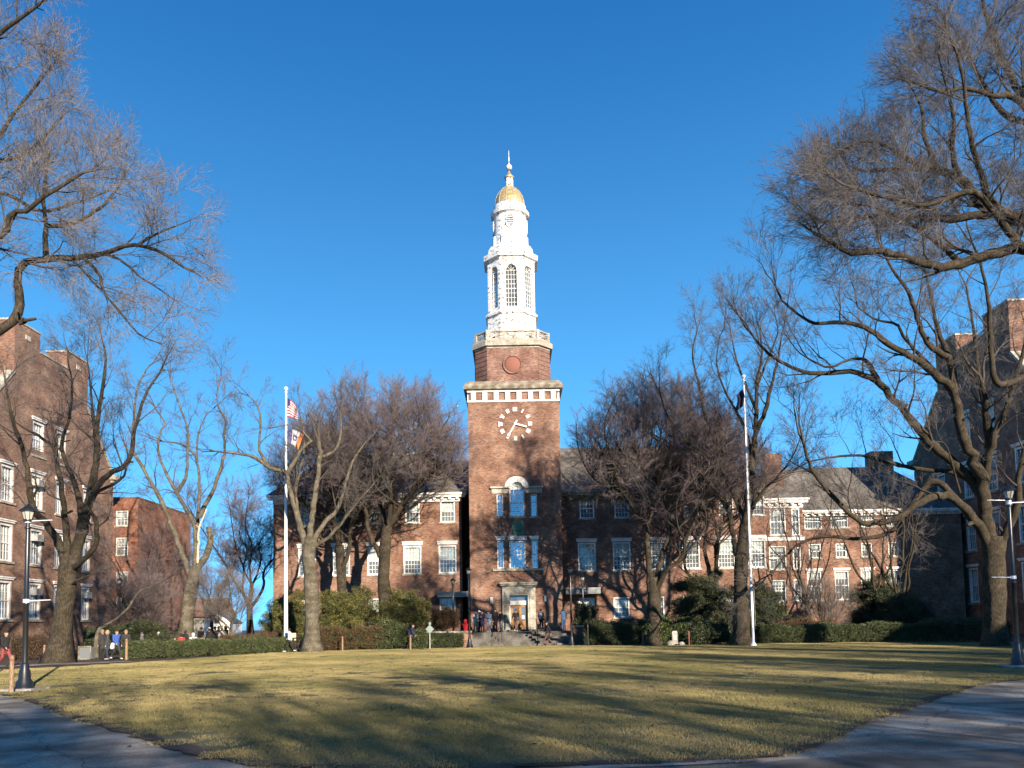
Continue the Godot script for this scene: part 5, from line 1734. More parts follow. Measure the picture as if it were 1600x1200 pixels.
	tree_grown("elm_tree", "dark low-branched bare tree against the plain red block", column_at(228, 68), 9.5, 5.0, 0.38, {"seed": 23, "fork": 0.2, "reach": 2.0, "density": 1.3, "rise": 0.8, "spray": 1})
	tree_grown("round_tree", "many-stemmed dark bare tree in front of the annex roof", column_at(1392, 63), 12.5, 5.0, 0.45, {"seed": 24, "fork": 0.24, "stems": 2, "limbs": 5, "reach": 2.0, "density": 0.8, "spray_every": 0.9, "spray": 0})
	tree_grown("round_tree", "thin bare tree rising by the annex bay window", column_at(1262, 66), 12.0, 3.8, 0.24, {"seed": 25, "fork": 0.25, "limbs": 5, "reach": 1.8, "density": 0.8, "spray_every": 0.9, "spray": 0})
	copy_tree(far, "hazy bare tree showing above the long slate roof", column_at(1195, 96), 1.1, 1.35)
	copy_tree(far, "bare tree filling the gap behind the hipped wing", column_at(330, 105), 2.3, 0.8)
	copy_tree(far, "bare tree rising over the flat top of the red block", column_at(255, 112), 0.6, 1.12)
	# bare multi-stemmed shrubs
	tree_grown("bare_shrub", "grey leafless shrub with arching stems before the annex", column_at(1290, 58.5), 3.6, 1.8, 0.1, {"seed": 26, "fork": 0.12, "stems": 5, "limbs": 3, "reach": 1.1, "density": 2.2, "spray_size": 0.6, "bark": "pale_bark", "spray": 2})
	tree_grown("bare_shrub", "leafless thicket at the foot of the leaning branch", column_at(212, 58), 4.4, 2.6, 0.1, {"seed": 27, "fork": 0.12, "stems": 5, "limbs": 3, "reach": 1.5, "density": 2.2, "spray_size": 0.8, "spray": 1})
	# leaning low branch of a small tree by the juniper
	tree_traced("leaning_tree", "small leaning tree whose bare pale branch crosses the juniper", 50.0,
		[[150, 1012], [151, 995], [157, 980]], [0.13, 0.11], [
		[[[157, 981], [180, 968, 0.2], [200, 950, 0.4], [217, 925, 0.6], [240, 915, 0.8], [260, 905, 1.0]], 0.10, 0.03, {"from": 0.5, "reach": 1.4}]],
		{"seed": 28, "density": 1.4, "reach": 1.4, "spray_size": 0.7, "bark": "pale_bark"})
	# trees outside the frame, towards the sun, whose shadows streak the lawn
	var shade := [[28.5, 4.0, 1.9, 0.95], [35.0, 14.0, 3.0, 1.0], [34.5, -8.0, 4.2, 0.95], [22.5, 14.0, 5.1, 0.95], [11.0, 24.5, 2.1, 0.9]]
	var thin: Node3D = tree_grown("round_tree", "open-crowned bare tree outside the view, casting streaks over the lawn", Vector3(15.5, 0, 22.5), 15.0, 5.8, 0.42, {"seed": 31, "reach": 2.7, "spray_every": 0.30, "density": 1.6}, "shade trees outside the view")
	for s in shade:
		copy_tree(thin, "open-crowned bare tree outside the view, casting streaks over the lawn", Vector3(s[0], 0, s[1]), s[2], s[3], "shade trees outside the view")

# ---------------------------------------------------------------- leafy shrubs and hedges
var leaf_clumps: Array[ArrayMesh] = []

func make_leaves() -> void:
	for kind in 3:         # 0 needles of yew, 1 small box leaves, 2 fine russet twig leaves
		var rng := RandomNumberGenerator.new()
		rng.seed = 60 + kind
		var mb := MB.new()
		mb.colored = true
		mb.col = Color(1, 1, 1)
		for k in [64, 34, 40][kind]:
			var d := Vector3(rng.randfn(0, 1), rng.randfn(0.15, 0.8), rng.randfn(0, 1)).normalized()
			var o: Vector3 = d * rng.randf_range(0.02, 0.16)
			var L: float = [0.075, 0.05, 0.05][kind] * rng.randf_range(0.7, 1.3)
			var W: float = [0.011, 0.025, 0.016][kind]
			var dir := (d + Vector3(rng.randfn(0, 0.5), rng.randfn(0, 0.4), rng.randfn(0, 0.5))).normalized()
			var s := dir.cross(Vector3(rng.randfn(0, 1), rng.randfn(0, 1), rng.randfn(0, 1))).normalized() * W
			var shade := rng.randf_range(0.7, 1.25)
			mb.col = Color(shade, shade, shade * rng.randf_range(0.85, 1.05))
			var nn := s.cross(dir).normalized()
			if nn.dot(d) < 0: nn = -nn
			mb.quad(o, o + dir * L * 0.5 + s, o + dir * L, o + dir * L * 0.5 - s, nn)
		leaf_clumps.append(mb.mesh(mats["leaf"]))

func foliage(t: Node3D, called: String, spots: Array, cols: Array, kind: int, rng: RandomNumberGenerator) -> void:
	var mm := MultiMesh.new()
	mm.transform_format = MultiMesh.TRANSFORM_3D
	mm.use_colors = true
	mm.mesh = leaf_clumps[kind]
	mm.instance_count = spots.size()
	for i in spots.size():
		var b := Basis.from_euler(Vector3(rng.randf_range(-0.6, 0.6), rng.randf() * TAU, rng.randf_range(-0.6, 0.6))).scaled(Vector3.ONE * spots[i][1])
		mm.set_instance_transform(i, Transform3D(b, spots[i][0]))
		var c: Color = cols[rng.randi() % cols.size()] * rng.randf_range(0.5, 1.3)
		mm.set_instance_color(i, Color(c.r, c.g, c.b))
	var o := MultiMeshInstance3D.new()
	o.name = called
	o.multimesh = mm
	o.set_meta("kind", "stuff")
	t.add_child(o, true)

# rounded shrub: lumps of leaf clumps near the surface of several blobs
func shrub(called: String, label: String, pos: Vector3, size: Vector3, count: int, cols: Array, kind: int, seed_: int, group := "", clump := 1.5) -> Node3D:
	var rng := RandomNumberGenerator.new()
	rng.seed = seed_
	var t := thing(called, label, "shrub", pos, 0.0, group)
	var spots := []
	var arms := 46
	for k in arms:
		var y0 := rng.randf_range(0.08, 0.72) * size.y
		var az := rng.randf() * TAU
		var rise := rng.randf_range(-0.1, 0.9) * (0.35 + y0 / size.y)
		var hy := y0 / size.y
		var reach := sqrt(maxf(0.12, 1.0 - pow(hy * 1.35 - 0.45, 2))) * rng.randf_range(0.72, 1.12) * 0.5
		var tip := Vector3(cos(az) * size.x * reach * (1.0 - 0.45 * maxf(rise, 0.0)), y0 + rise * size.y * 0.3, sin(az) * size.z * reach * (1.0 - 0.45 * maxf(rise, 0.0)))
		var width := rng.randf_range(0.05, 0.11) * size.length() * 0.5
		for i in count / arms:
			var f := pow(rng.randf(), 0.65)
			var p := Vector3(0, y0 * 0.8, 0).lerp(tip, f) + Vector3(0, sin(f * PI) * 0.12 * size.y - 0.05 * f * f * size.y, 0)
			p += Vector3(rng.randfn(0, width), rng.randfn(0, width * 0.45), rng.randfn(0, width))
			p.y = clampf(p.y, 0.04, size.y * 1.04)
			spots.append([p, clump * rng.randf_range(0.55, 1.25)])
	foliage(t, "foliage", spots, cols, kind, rng)
	var st := MB.new()
	for k in 7:
		var w := TAU * k / 7.0
		var q := Vector3(cos(w) * size.x * 0.25, size.y * rng.randf_range(0.5, 0.75), sin(w) * size.z * 0.25)
		st.tube(PackedVector3Array([Vector3(cos(w) * 0.08, -0.05, sin(w) * 0.08), q * 0.5 + Vector3(rng.randfn(0, 0.1), 0, 0), q]), PackedFloat32Array([0.06, 0.04, 0.015]), 5)
	part(t, "stem", st, mats["branch_bark"])
	return t

# clipped hedge between two ground points
func hedge(called: String, label: String, a: Vector3, b: Vector3, w: float, h: float, count: int, cols: Array, kind: int, seed_: int, ragged := 0.05) -> Node3D:
	var rng := RandomNumberGenerator.new()
	rng.seed = seed_
	var t := thing(called, label, "hedge", (a + b) * 0.5)
	var along := (b - a).normalized()
	var side := along.cross(Vector3.UP)
	var L := a.distance_to(b)
	var spots := []
	for i in count:
		var x := rng.randf_range(-0.5, 0.5) * L
		var f := rng.randf()
		var wob := 1.0 + 0.08 * sin(x * 1.7 + seed_) + 0.05 * sin(x * 4.1)
		var y: float
		var z: float
		if f < 0.38:        # top
			y = h * wob - rng.randf() * 0.1
			z = rng.randf_range(-0.5, 0.5) * w
		elif f < 0.86:      # faces
			y = rng.randf_range(0.1, 1.0) * h * wob
			z = (0.5 if rng.randf() < 0.7 else -0.5) * w * wob - rng.randf_range(0, 0.1)
		else:
			y = rng.randf_range(0.1, 1.0) * h
			z = rng.randf_range(-0.45, 0.45) * w
		if rng.randf() < 0.08: x = (L * 0.5 - rng.randf() * 0.1) * (1 if rng.randf() < 0.5 else -1)
		spots.append([along * x + side * -z + Vector3(0, y + rng.randfn(0, ragged), 0), rng.randf_range(0.7, 1.25)])
	foliage(t, "foliage", spots, cols, kind, rng)
	var st := MB.new()
	for k in int(L * 4):
		var x := -L * 0.5 + (k + rng.randf()) / 4.0
		var o := along * x + side * rng.randf_range(-0.3, 0.3) * w
		for j in 3:
			st.tube(PackedVector3Array([o + Vector3(0, -0.03, 0), o + Vector3(rng.randfn(0, 0.15), h * rng.randf_range(0.6, 0.95), rng.randfn(0, 0.15))]), PackedFloat32Array([0.02, 0.008]), 4)
	part(t, "stem", st, mats["branch_bark"])
	return t

func build_shrubs() -> void:
	make_leaves()
	var yew := [Color(0.09, 0.095, 0.02), Color(0.125, 0.115, 0.025), Color(0.05, 0.062, 0.017), Color(0.16, 0.14, 0.034)]
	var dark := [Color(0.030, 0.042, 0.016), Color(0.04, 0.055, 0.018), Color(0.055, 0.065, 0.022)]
	var box := [Color(0.055, 0.075, 0.022), Color(0.075, 0.09, 0.028), Color(0.04, 0.06, 0.02), Color(0.09, 0.10, 0.04)]
	var russet := [Color(0.12, 0.055, 0.025), Color(0.09, 0.045, 0.022), Color(0.15, 0.075, 0.03), Color(0.075, 0.06, 0.025)]
	shrub("yew_shrub", "olive-green yew shrub crowding the base of the white flagpole", column_at(455, 61), Vector3(4.2, 4.4, 3.4), 1900, yew, 0, 71)
	shrub("yew_shrub", "widest yellow-green yew shrub between the pale tree and the domed tree", column_at(543, 61), Vector3(5.6, 4.8, 4.0), 2600, yew, 0, 72)
	shrub("yew_shrub", "yew shrub with drooping tips in front of the wing's arched window", column_at(628, 60.5), Vector3(4.5, 4.8, 3.4), 2000, yew, 0, 73)
	shrub("yew_shrub", "shaggy grey-green shrub between the twin-stemmed tree and the tall dark one", column_at(1100, 58), Vector3(5.6, 5.4, 3.6), 3000, [Color(0.05, 0.055, 0.02), Color(0.07, 0.07, 0.03), Color(0.035, 0.045, 0.018)], 0, 74)
	shrub("yew_shrub", "dark shrub behind the lower end of the bare white pole", column_at(1198, 60), Vector3(2.8, 4.6, 2.6), 1500, dark, 0, 75)
	shrub("juniper", "dark spreading juniper under the leaning pale branch", column_at(212, 54), Vector3(5.4, 2.3, 3.0), 2200, dark + [Color(0.08, 0.075, 0.022)], 0, 76)
	shrub("juniper", "rounded dark evergreen beside the juniper against the hall wall", column_at(158, 55), Vector3(2.4, 2.0, 2.4), 800, dark, 0, 77)
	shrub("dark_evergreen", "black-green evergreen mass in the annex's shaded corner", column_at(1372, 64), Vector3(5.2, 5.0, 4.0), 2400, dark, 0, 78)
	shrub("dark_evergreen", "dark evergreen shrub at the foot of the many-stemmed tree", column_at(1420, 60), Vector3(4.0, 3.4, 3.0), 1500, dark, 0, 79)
	shrub("holly", "glossy dark bush on the planter beside the entrance steps", column_at(916, 61.5, 0.9), Vector3(2.0, 2.3, 1.8), 900, dark, 1, 80)
	shrub("holly", "upright bush with bright leaf tips beside the memorial stone", column_at(1030, 54.6), Vector3(1.9, 2.0, 1.4), 900, [Color(0.06, 0.085, 0.02), Color(0.04, 0.06, 0.018), Color(0.1, 0.12, 0.03)], 1, 81)
	shrub("holly", "narrow leafy bush behind the brown post next to the stone", column_at(1070, 54.8), Vector3(1.5, 1.9, 1.3), 700, [Color(0.06, 0.085, 0.02), Color(0.04, 0.06, 0.018)], 1, 82)
	shrub("holly", "dark clipped bush under the tall dark tree", column_at(1112, 53.6), Vector3(3.2, 1.6, 1.6), 1200, dark, 1, 83)
	shrub("barberry", "red-brown twiggy barberry on the brick planter by the canopy", column_at(692, 62.0, 1.1), Vector3(2.6, 1.9, 1.6), 1100, russet, 2, 84)
	shrub("laurel", "glossy green laurel at the end of the russet hedge", column_at(612, 55.6), Vector3(2.5, 2.1, 1.7), 1500, box, 1, 85)
	shrub("laurel", "small round clipped bush by the blue-coated walker", column_at(657, 55.2), Vector3(1.3, 1.3, 1.2), 500, box, 1, 86)
	hedge("clipped_hedge", "long clipped green hedge along the lawn before the seated crowd", column_at(203, 45.5), column_at(446, 54.5), 1.1, 0.8, 6500, box, 1, 91)
	hedge("clipped_hedge", "squared green hedge in half shade under the annex", column_at(1187, 54.2), column_at(1457, 52.6), 1.3, 1.08, 5200, box, 1, 92)
	hedge("russet_hedge", "low russet barberry hedge beside the pale tree", column_at(503, 55.2), column_at(603, 55.8), 1.3, 1.35, 3000, russet + [box[0], box[1]], 2, 93, 0.12)
	hedge("russet_hedge", "strip of red-brown barberry behind the long clipped hedge", column_at(345, 55.5), column_at(446, 57.0), 1.0, 1.0, 1500, russet, 2, 94, 0.12)
	hedge("russet_hedge", "russet hedge standing behind the squared green one", column_at(1192, 57.0), column_at(1300, 56.4), 1.4, 1.3, 2200, russet + [Color(0.11, 0.08, 0.03)], 2, 95, 0.12)
	hedge("russet_hedge", "brown leafless hedge at the foot of the gabled hall", column_at(20, 47.5), column_at(80, 48.5), 1.0, 1.1, 1300, [Color(0.09, 0.05, 0.03), Color(0.07, 0.045, 0.025)], 2, 96, 0.12)
	hedge("low_hedge", "low dark hedge between the bench and the lamp by the steps", column_at(672, 56.2), column_at(722, 56.4), 0.9, 0.85, 900, dark + [box[0]], 1, 97)
	hedge("low_hedge", "low dark hedge between the steps and the twin-stemmed tree", column_at(915, 56.6), column_at(1008, 56.0), 1.5, 1.35, 2600, dark, 1, 98, 0.14)
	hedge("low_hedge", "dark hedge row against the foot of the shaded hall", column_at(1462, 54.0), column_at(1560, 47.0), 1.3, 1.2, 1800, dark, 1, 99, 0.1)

# ---------------------------------------------------------------- ground
var lawn_outline := PackedVector2Array()

func sheet(mb: MB, outline: PackedVector2Array, y: float) -> void:
	var tri := Geometry2D.triangulate_polygon(outline)
	for k in range(0, tri.size(), 3):
		var q := []
		for j in 3: q.append(Vector3(outline[tri[k + j]].x, y, outline[tri[k + j]].y))
		mb.tri(q[0], q[1], q[2], Vector3.UP)

func smooth_line(raw: Array, step := 0.4) -> PackedVector2Array:
	var c := Curve2D.new()
	for i in raw.size():
		var tan_ := Vector2.ZERO
		if i > 0 and i < raw.size() - 1: tan_ = (raw[i + 1] - raw[i - 1]) / 6.0
		c.add_point(raw[i], -tan_, tan_)
	var out := PackedVector2Array()
	var L := c.get_baked_length()
	for k in int(L / step) + 1: out.append(c.sample_baked(minf(k * step, L), true))
	out.append(raw[-1])
	return out

func ribbon(mb: MB, line: PackedVector2Array, w: float, y: float, jitter := 0.0, rng: RandomNumberGenerator = null) -> void:
	for k in line.size() - 1:
		var d := (line[k + 1] - line[k]).normalized()
		var n := Vector2(-d.y, d.x)
		var w0 := w
		var w1 := w
		if rng:
			w0 *= rng.randf_range(1.0 - jitter, 1.0 + jitter)
			w1 *= rng.randf_range(1.0 - jitter, 1.0 + jitter)
		var a := line[k] + n * w0 * 0.5
		var b := line[k] - n * w0 * 0.5
		var c := line[k + 1] - n * w1 * 0.5
		var e := line[k + 1] + n * w1 * 0.5
		mb.quad(Vector3(a.x, y, a.y), Vector3(b.x, y, b.y), Vector3(c.x, y, c.y), Vector3(e.x, y, e.y), Vector3.UP)

func g2(u: float, v: float) -> Vector2:
	var p := on_ground(u, v)
	return Vector2(p.x, p.z)

func build_ground() -> void:
	var mb := MB.new()
	var far := 700.0
	mb.quad(Vector3(-far, -0.03, far), Vector3(far, -0.03, far), Vector3(far, -0.03, -far), Vector3(-far, -0.03, -far), Vector3.UP)
	structure("ground", mb, mats["soil"])
	# paved forecourt: concrete on one side, asphalt on the other
	mb = MB.new()
	sheet(mb, PackedVector2Array([Vector2(-60, 40), Vector2(60, 40), Vector2(60, -30), Vector2(-60, -30)]), -0.012)
	var path := structure("path", mb, mats["concrete"])
	mb = MB.new()
	sheet(mb, smooth_line([g2(860, 1215), g2(1000, 1204), g2(1130, 1198), g2(1225, 1186)], 0.2) + PackedVector2Array([Vector2(7, -10), Vector2(60, -30), Vector2(60, 39), Vector2(1.0, 39)]), -0.006)
	var road := structure("road", mb, mats["asphalt"])
	# lawn
	var near_edge := smooth_line([g2(-60, 1078), g2(20, 1086), g2(120, 1119), g2(250, 1158), g2(330, 1180), g2(400, 1193), g2(560, 1199), g2(700, 1201), g2(845, 1195), g2(1050, 1189), g2(1190, 1182), g2(1245, 1170), g2(1345, 1128), g2(1440, 1096), g2(1535, 1068), g2(1600, 1061), g2(1700, 1056)])
	var far_edge := [g2(1720, 1003), g2(1560, 1003), g2(1460, 1004), g2(1180, 1004), g2(900, 1008), g2(735, 1011), g2(620, 1014), g2(445, 1019), g2(330, 1027), g2(230, 1034), g2(100, 1042), g2(0, 1047), g2(-80, 1049)]
	lawn_outline = near_edge + smooth_line(far_edge, 1.5)
	mb = MB.new()
	sheet(mb, lawn_outline, 0.004)
	structure("lawn", mb, mats["turf"])
	var rng := RandomNumberGenerator.new()
	rng.seed = 8
	mb = MB.new()
	ribbon(mb, near_edge.slice(2, near_edge.size() - 3), 0.26, 0.008, 0.6, rng)     # bare earth at the worn edge
	structure("earth_edge", mb, mats["soil"])
	mb = MB.new()
	var cl := smooth_line([g2(850, 1207), g2(950, 1198), g2(1060, 1193), g2(1180, 1187)], 0.25)
	ribbon(mb, cl, 0.22, 0.004)
	structure("kerb_strip", mb, mats["concrete_curb"])
	# walk along the far side of the lawn, and the landing before the steps
	mb = MB.new()
	var walk := smooth_line([Vector2(-60, -38), g2(-80, 1044), g2(100, 1037), g2(200, 1033)], 1.5)
	ribbon(mb, walk, 2.0, -0.006)
	var w2 := smooth_line([g2(600, 1010), g2(735, 1006.5), g2(900, 1004), g2(1030, 1002.5)], 1.5)
	ribbon(mb, w2, 3.2, -0.004)
	structure("walk", mb, mats["concrete"])
	# cracks in the paving, traced
	var cm := MB.new()
	for raw in [[g2(0, 1112), g2(60, 1150), g2(75, 1166), g2(100, 1178), g2(128, 1186), g2(135, 1200)], [g2(110, 1186), g2(180, 1177), g2(270, 1171), g2(330, 1178)], [g2(75, 1166), g2(40, 1190), g2(10, 1199)]]:
		ribbon(cm, wiggle(smooth_line(raw, 0.12), 0.03, rng), 0.009, -0.008, 0.7, rng)
	var ck := part(path, "crack", cm, mats["soil"])
	cm = MB.new()
	for raw in [[g2(1345, 1150), g2(1420, 1140), g2(1500, 1146), g2(1600, 1128)], [g2(1310, 1180), g2(1400, 1176), g2(1480, 1185), g2(1600, 1190)], [g2(1480, 1098), g2(1530, 1092), g2(1600, 1096)], [g2(1440, 1140), g2(1455, 1122), g2(1490, 1104)], [g2(1560, 1070), g2(1580, 1082), g2(1600, 1090)]]:
		ribbon(cm, wiggle(smooth_line(raw, 0.12), 0.03, rng), 0.010, -0.002, 0.7, rng)
	part(road, "crack", cm, mats["soil"])
	build_grass()

func wiggle(line: PackedVector2Array, a: float, rng: RandomNumberGenerator) -> PackedVector2Array:
	for i in line.size(): line[i] += Vector2(rng.randfn(0, a), rng.randfn(0, a))
	return line

func build_grass() -> void:
	var rng := RandomNumberGenerator.new()
	rng.seed = 77
	var mb := MB.new()
	mb.colored = true
	for k in 420:
		var o := Vector3(rng.randf_range(-0.3, 0.3), -0.005, rng.randf_range(-0.3, 0.3))
		var w := rng.randf() * TAU
		var s := Vector3(cos(w), 0, sin(w)) * rng.randf_range(0.003, 0.0055)
		var h := rng.randf_range(0.018, 0.045)
		var tip := o + Vector3(rng.randfn(0, 0.5), 1, rng.randfn(0, 0.5)).normalized() * h
		var f := rng.randf()
		var c := Color(1.05, 0.98, 0.9).lerp(Color(0.62, 0.72, 0.5), f * f) * rng.randf_range(0.7, 1.25)
		mb.col = Color(c.r, c.g, c.b)
		var nn := s.cross(tip - o).normalized()
		mb.tri(o - s, o + s, tip, nn)
	var nz := FastNoiseLite.new()
	nz.seed = 4
	nz.frequency = 0.13
	nz.fractal_octaves = 3
	var nz2 := FastNoiseLite.new()
	nz2.seed = 12
	nz2.frequency = 0.7
	var nz3 := FastNoiseLite.new()
	nz3.seed = 21
	nz3.frequency = 0.22
	nz3.fractal_octaves = 4
	var spots := []
	var z := -8.0
	while z > -58.0:
		var step := 0.36 if z > -18.0 else 0.46
		var x := -46.0
		while x < 40.0:
			var p := Vector2(x + rng.randf_range(-0.2, 0.2), z + rng.randf_range(-0.2, 0.2))
			if absf(p.x) < -p.y * 0.7 + 2.0 and Geometry2D.is_point_in_polygon(p, lawn_outline) and rng.randf() > clampf((nz3.get_noise_2d(p.x, p.y) - 0.22) * 3.0, 0.0, 0.85): spots.append(p)
			x += step
		z -= step
	var mm := MultiMesh.new()
	mm.transform_format = MultiMesh.TRANSFORM_3D
	mm.use_colors = true
	mm.mesh = mb.mesh(mats["grass_blade"])
	mm.instance_count = spots.size()
	for i in spots.size():
		var p: Vector2 = spots[i]
		mm.set_instance_transform(i, Transform3D(Basis(Vector3.UP, rng.randf() * TAU).scaled(Vector3(1, rng.randf_range(0.7, 1.2) * (1.0 + 0.5 * nz2.get_noise_2d(p.y * 1.7, p.x)), 1)), Vector3(p.x, 0.005, p.y)))
		var a := clampf(nz.get_noise_2d(p.x, p.y) * 1.1 + 0.5 + 0.4 * nz2.get_noise_2d(p.x, p.y), 0, 1)
		var c := Color(0.36, 0.285, 0.135).lerp(Color(0.18, 0.162, 0.06), a)
		var edge := 0.0
		if p.y > -11.5: edge = clampf((p.y + 11.5) / 2.5, 0, 1) * rng.randf_range(0.3, 1.0)      # worn, straw-coloured grass by the path
		c = c.lerp(Color(0.29, 0.215, 0.125), edge * 0.7) * rng.randf_range(0.92, 1.08)
		mm.set_instance_color(i, Color(c.r, c.g, c.b))
	var o := MultiMeshInstance3D.new()
	o.name = "grass"
	o.multimesh = mm
	add_child(o)
	metas(o, "short dormant yellow-green winter grass covering the lawn", "grass", "", "stuff")
	# fallen leaves
	var lm := MB.new()
	lm.colored = true
	lm.col = Color(0.20, 0.11, 0.05)
	lm.quad(Vector3(-0.035, 0, 0), Vector3(0, 0.012, 0.022), Vector3(0.04, 0, 0), Vector3(0, 0.01, -0.022), Vector3.UP)
	var ml := MultiMesh.new()
	ml.transform_format = MultiMesh.TRANSFORM_3D
	ml.mesh = lm.mesh(mats["leaf"])
	var ls := []
	while ls.size() < 1100:
		var p := Vector2(rng.randf_range(-22, 22), rng.randf_range(-50, -8.0))
		if p.y > -22.0 and rng.randf() < 0.12 and absf(p.x) < 14.0: ls.append(p)
		elif Geometry2D.is_point_in_polygon(p, lawn_outline): ls.append(p)
	ml.instance_count = ls.size()
	for i in ls.size():
		ml.set_instance_transform(i, Transform3D(Basis.from_euler(Vector3(rng.randfn(0, 0.3), rng.randf() * TAU, rng.randfn(0, 0.3))).scaled(Vector3.ONE * rng.randf_range(0.7, 1.5)), Vector3(ls[i].x, 0.035 if Geometry2D.is_point_in_polygon(ls[i], lawn_outline) else 0.004, ls[i].y)))
	var lo := MultiMeshInstance3D.new()
	lo.name = "fallen_leaves"
	lo.multimesh = ml
	add_child(lo)
	metas(lo, "scattered brown fallen leaves lying on the grass", "leaves", "", "stuff")

# ---------------------------------------------------------------- steps, walls, small furniture
func step_height(d: float) -> float:
	return clampf(floorf((d - 58.5) / 0.5) + 1.0, 0.0, 6.0) * 0.166

func build_steps() -> void:
	var xl: float = at_depth(736, 990, 59).x
	var xr: float = at_depth(895, 990, 59).x
	var t := thing("entrance_steps", "broad grey stone steps leading up to the tower door", "steps", Vector3((xl + xr) * 0.5, 0, -58.5))
	var w := xr - xl
	for k in 6:
		var n := 5
		for j in n:
			var s := MB.new()
			s.span(Vector3(-w * 0.5 + w * j / n + 0.006, -0.02, -k * 0.5 - 0.52), Vector3(-w * 0.5 + w * (j + 1) / n - 0.006, 0.166 * (k + 1), -k * 0.5))
			if k == 5:
				s = MB.new()
				s.span(Vector3(-w * 0.5 + w * j / n + 0.006, -0.02, -7.45), Vector3(-w * 0.5 + w * (j + 1) / n - 0.006, 0.996, -2.5))
			part(t, "step_stone", s, mats["bluestone"])
	var th := MB.new()
	th.span(Vector3(-1.6, 0.99, -7.45), Vector3(1.6, 1.14, -6.7))
	part(t, "threshold", th, mats["bluestone"])
	for q in [[784, 59.0], [840, 59.0]]:
		var hr := thing("handrail", "thin dark iron handrail on the stone steps, %s" % ("under the wall lantern" if q[0] < 800 else "beyond the door"), "handrail", column_at(q[0], q[1], step_height(q[1])))
		var y0 := step_height(q[1])
		for k in 2:
			var p := MB.new()
			var dz := -2.6 * k
			var yb := step_height(q[1] - dz) - y0
			p.tube(PackedVector3Array([Vector3(0, yb - 0.02, dz), Vector3(0, yb + 0.95, dz)]), PackedFloat32Array([0.03, 0.03]), 8)
			part(hr, "post", p, mats["black_iron"])
		var rl := MB.new()
		rl.tube(PackedVector3Array([Vector3(0, 0.9, 0.35), Vector3(0, 0.95, 0), Vector3(0, step_height(q[1] + 2.6) - y0 + 0.95, -2.6), Vector3(0, step_height(q[1] + 2.6) - y0 + 0.9, -2.9)]), PackedFloat32Array([0.028, 0.028, 0.028, 0.028]), 8)
		part(hr, "rail", rl, mats["black_iron"])
	# brick planter walls
	low_wall("planter_wall", "low brick planter wall with stone cap below the red coat", column_at(657, 59.3), column_at(735.5, 59.3), 1.15, 2.6)
	low_wall("planter_wall", "brick planter wall with stone cap beside the lamp on the steps", column_at(896, 59.6), column_at(1000, 59.6), 1.4, 2.4)
	low_wall("garden_wall", "low brick garden wall behind the seated crowd", column_at(262, 62), column_at(322, 62), 0.95, 0.5)
	low_wall("garden_wall", "stone-capped garden wall behind the ornamental tree", column_at(362, 63), column_at(452, 63), 1.0, 0.5)
	low_wall("garden_wall", "stone-capped brick wall under the annex bay", column_at(1160, 61.5), column_at(1258, 61.5), 1.45, 0.5)

func low_wall(called: String, label: String, a: Vector3, b: Vector3, h: float, depth: float) -> void:
	var t := thing(called, label, "wall", (a + b) * 0.5)
	var w := a.distance_to(b)
	var m := MB.new()
	m.span(Vector3(-w * 0.5, -0.02, -depth), Vector3(w * 0.5, h - 0.12, 0))
	part(t, "brickwork", m, mats["brick_pier"])
	var n := maxi(1, int(w / 1.4))
	for k in n:
		var c := MB.new()
		c.span(Vector3(-w * 0.5 + w * k / n - (0.06 if k == 0 else -0.004), h - 0.12, -depth - 0.05), Vector3(-w * 0.5 + w * (k + 1) / n + (0.06 if k == n - 1 else -0.004), h, 0.06))
		part(t, "capstone", c, mats["limestone"])

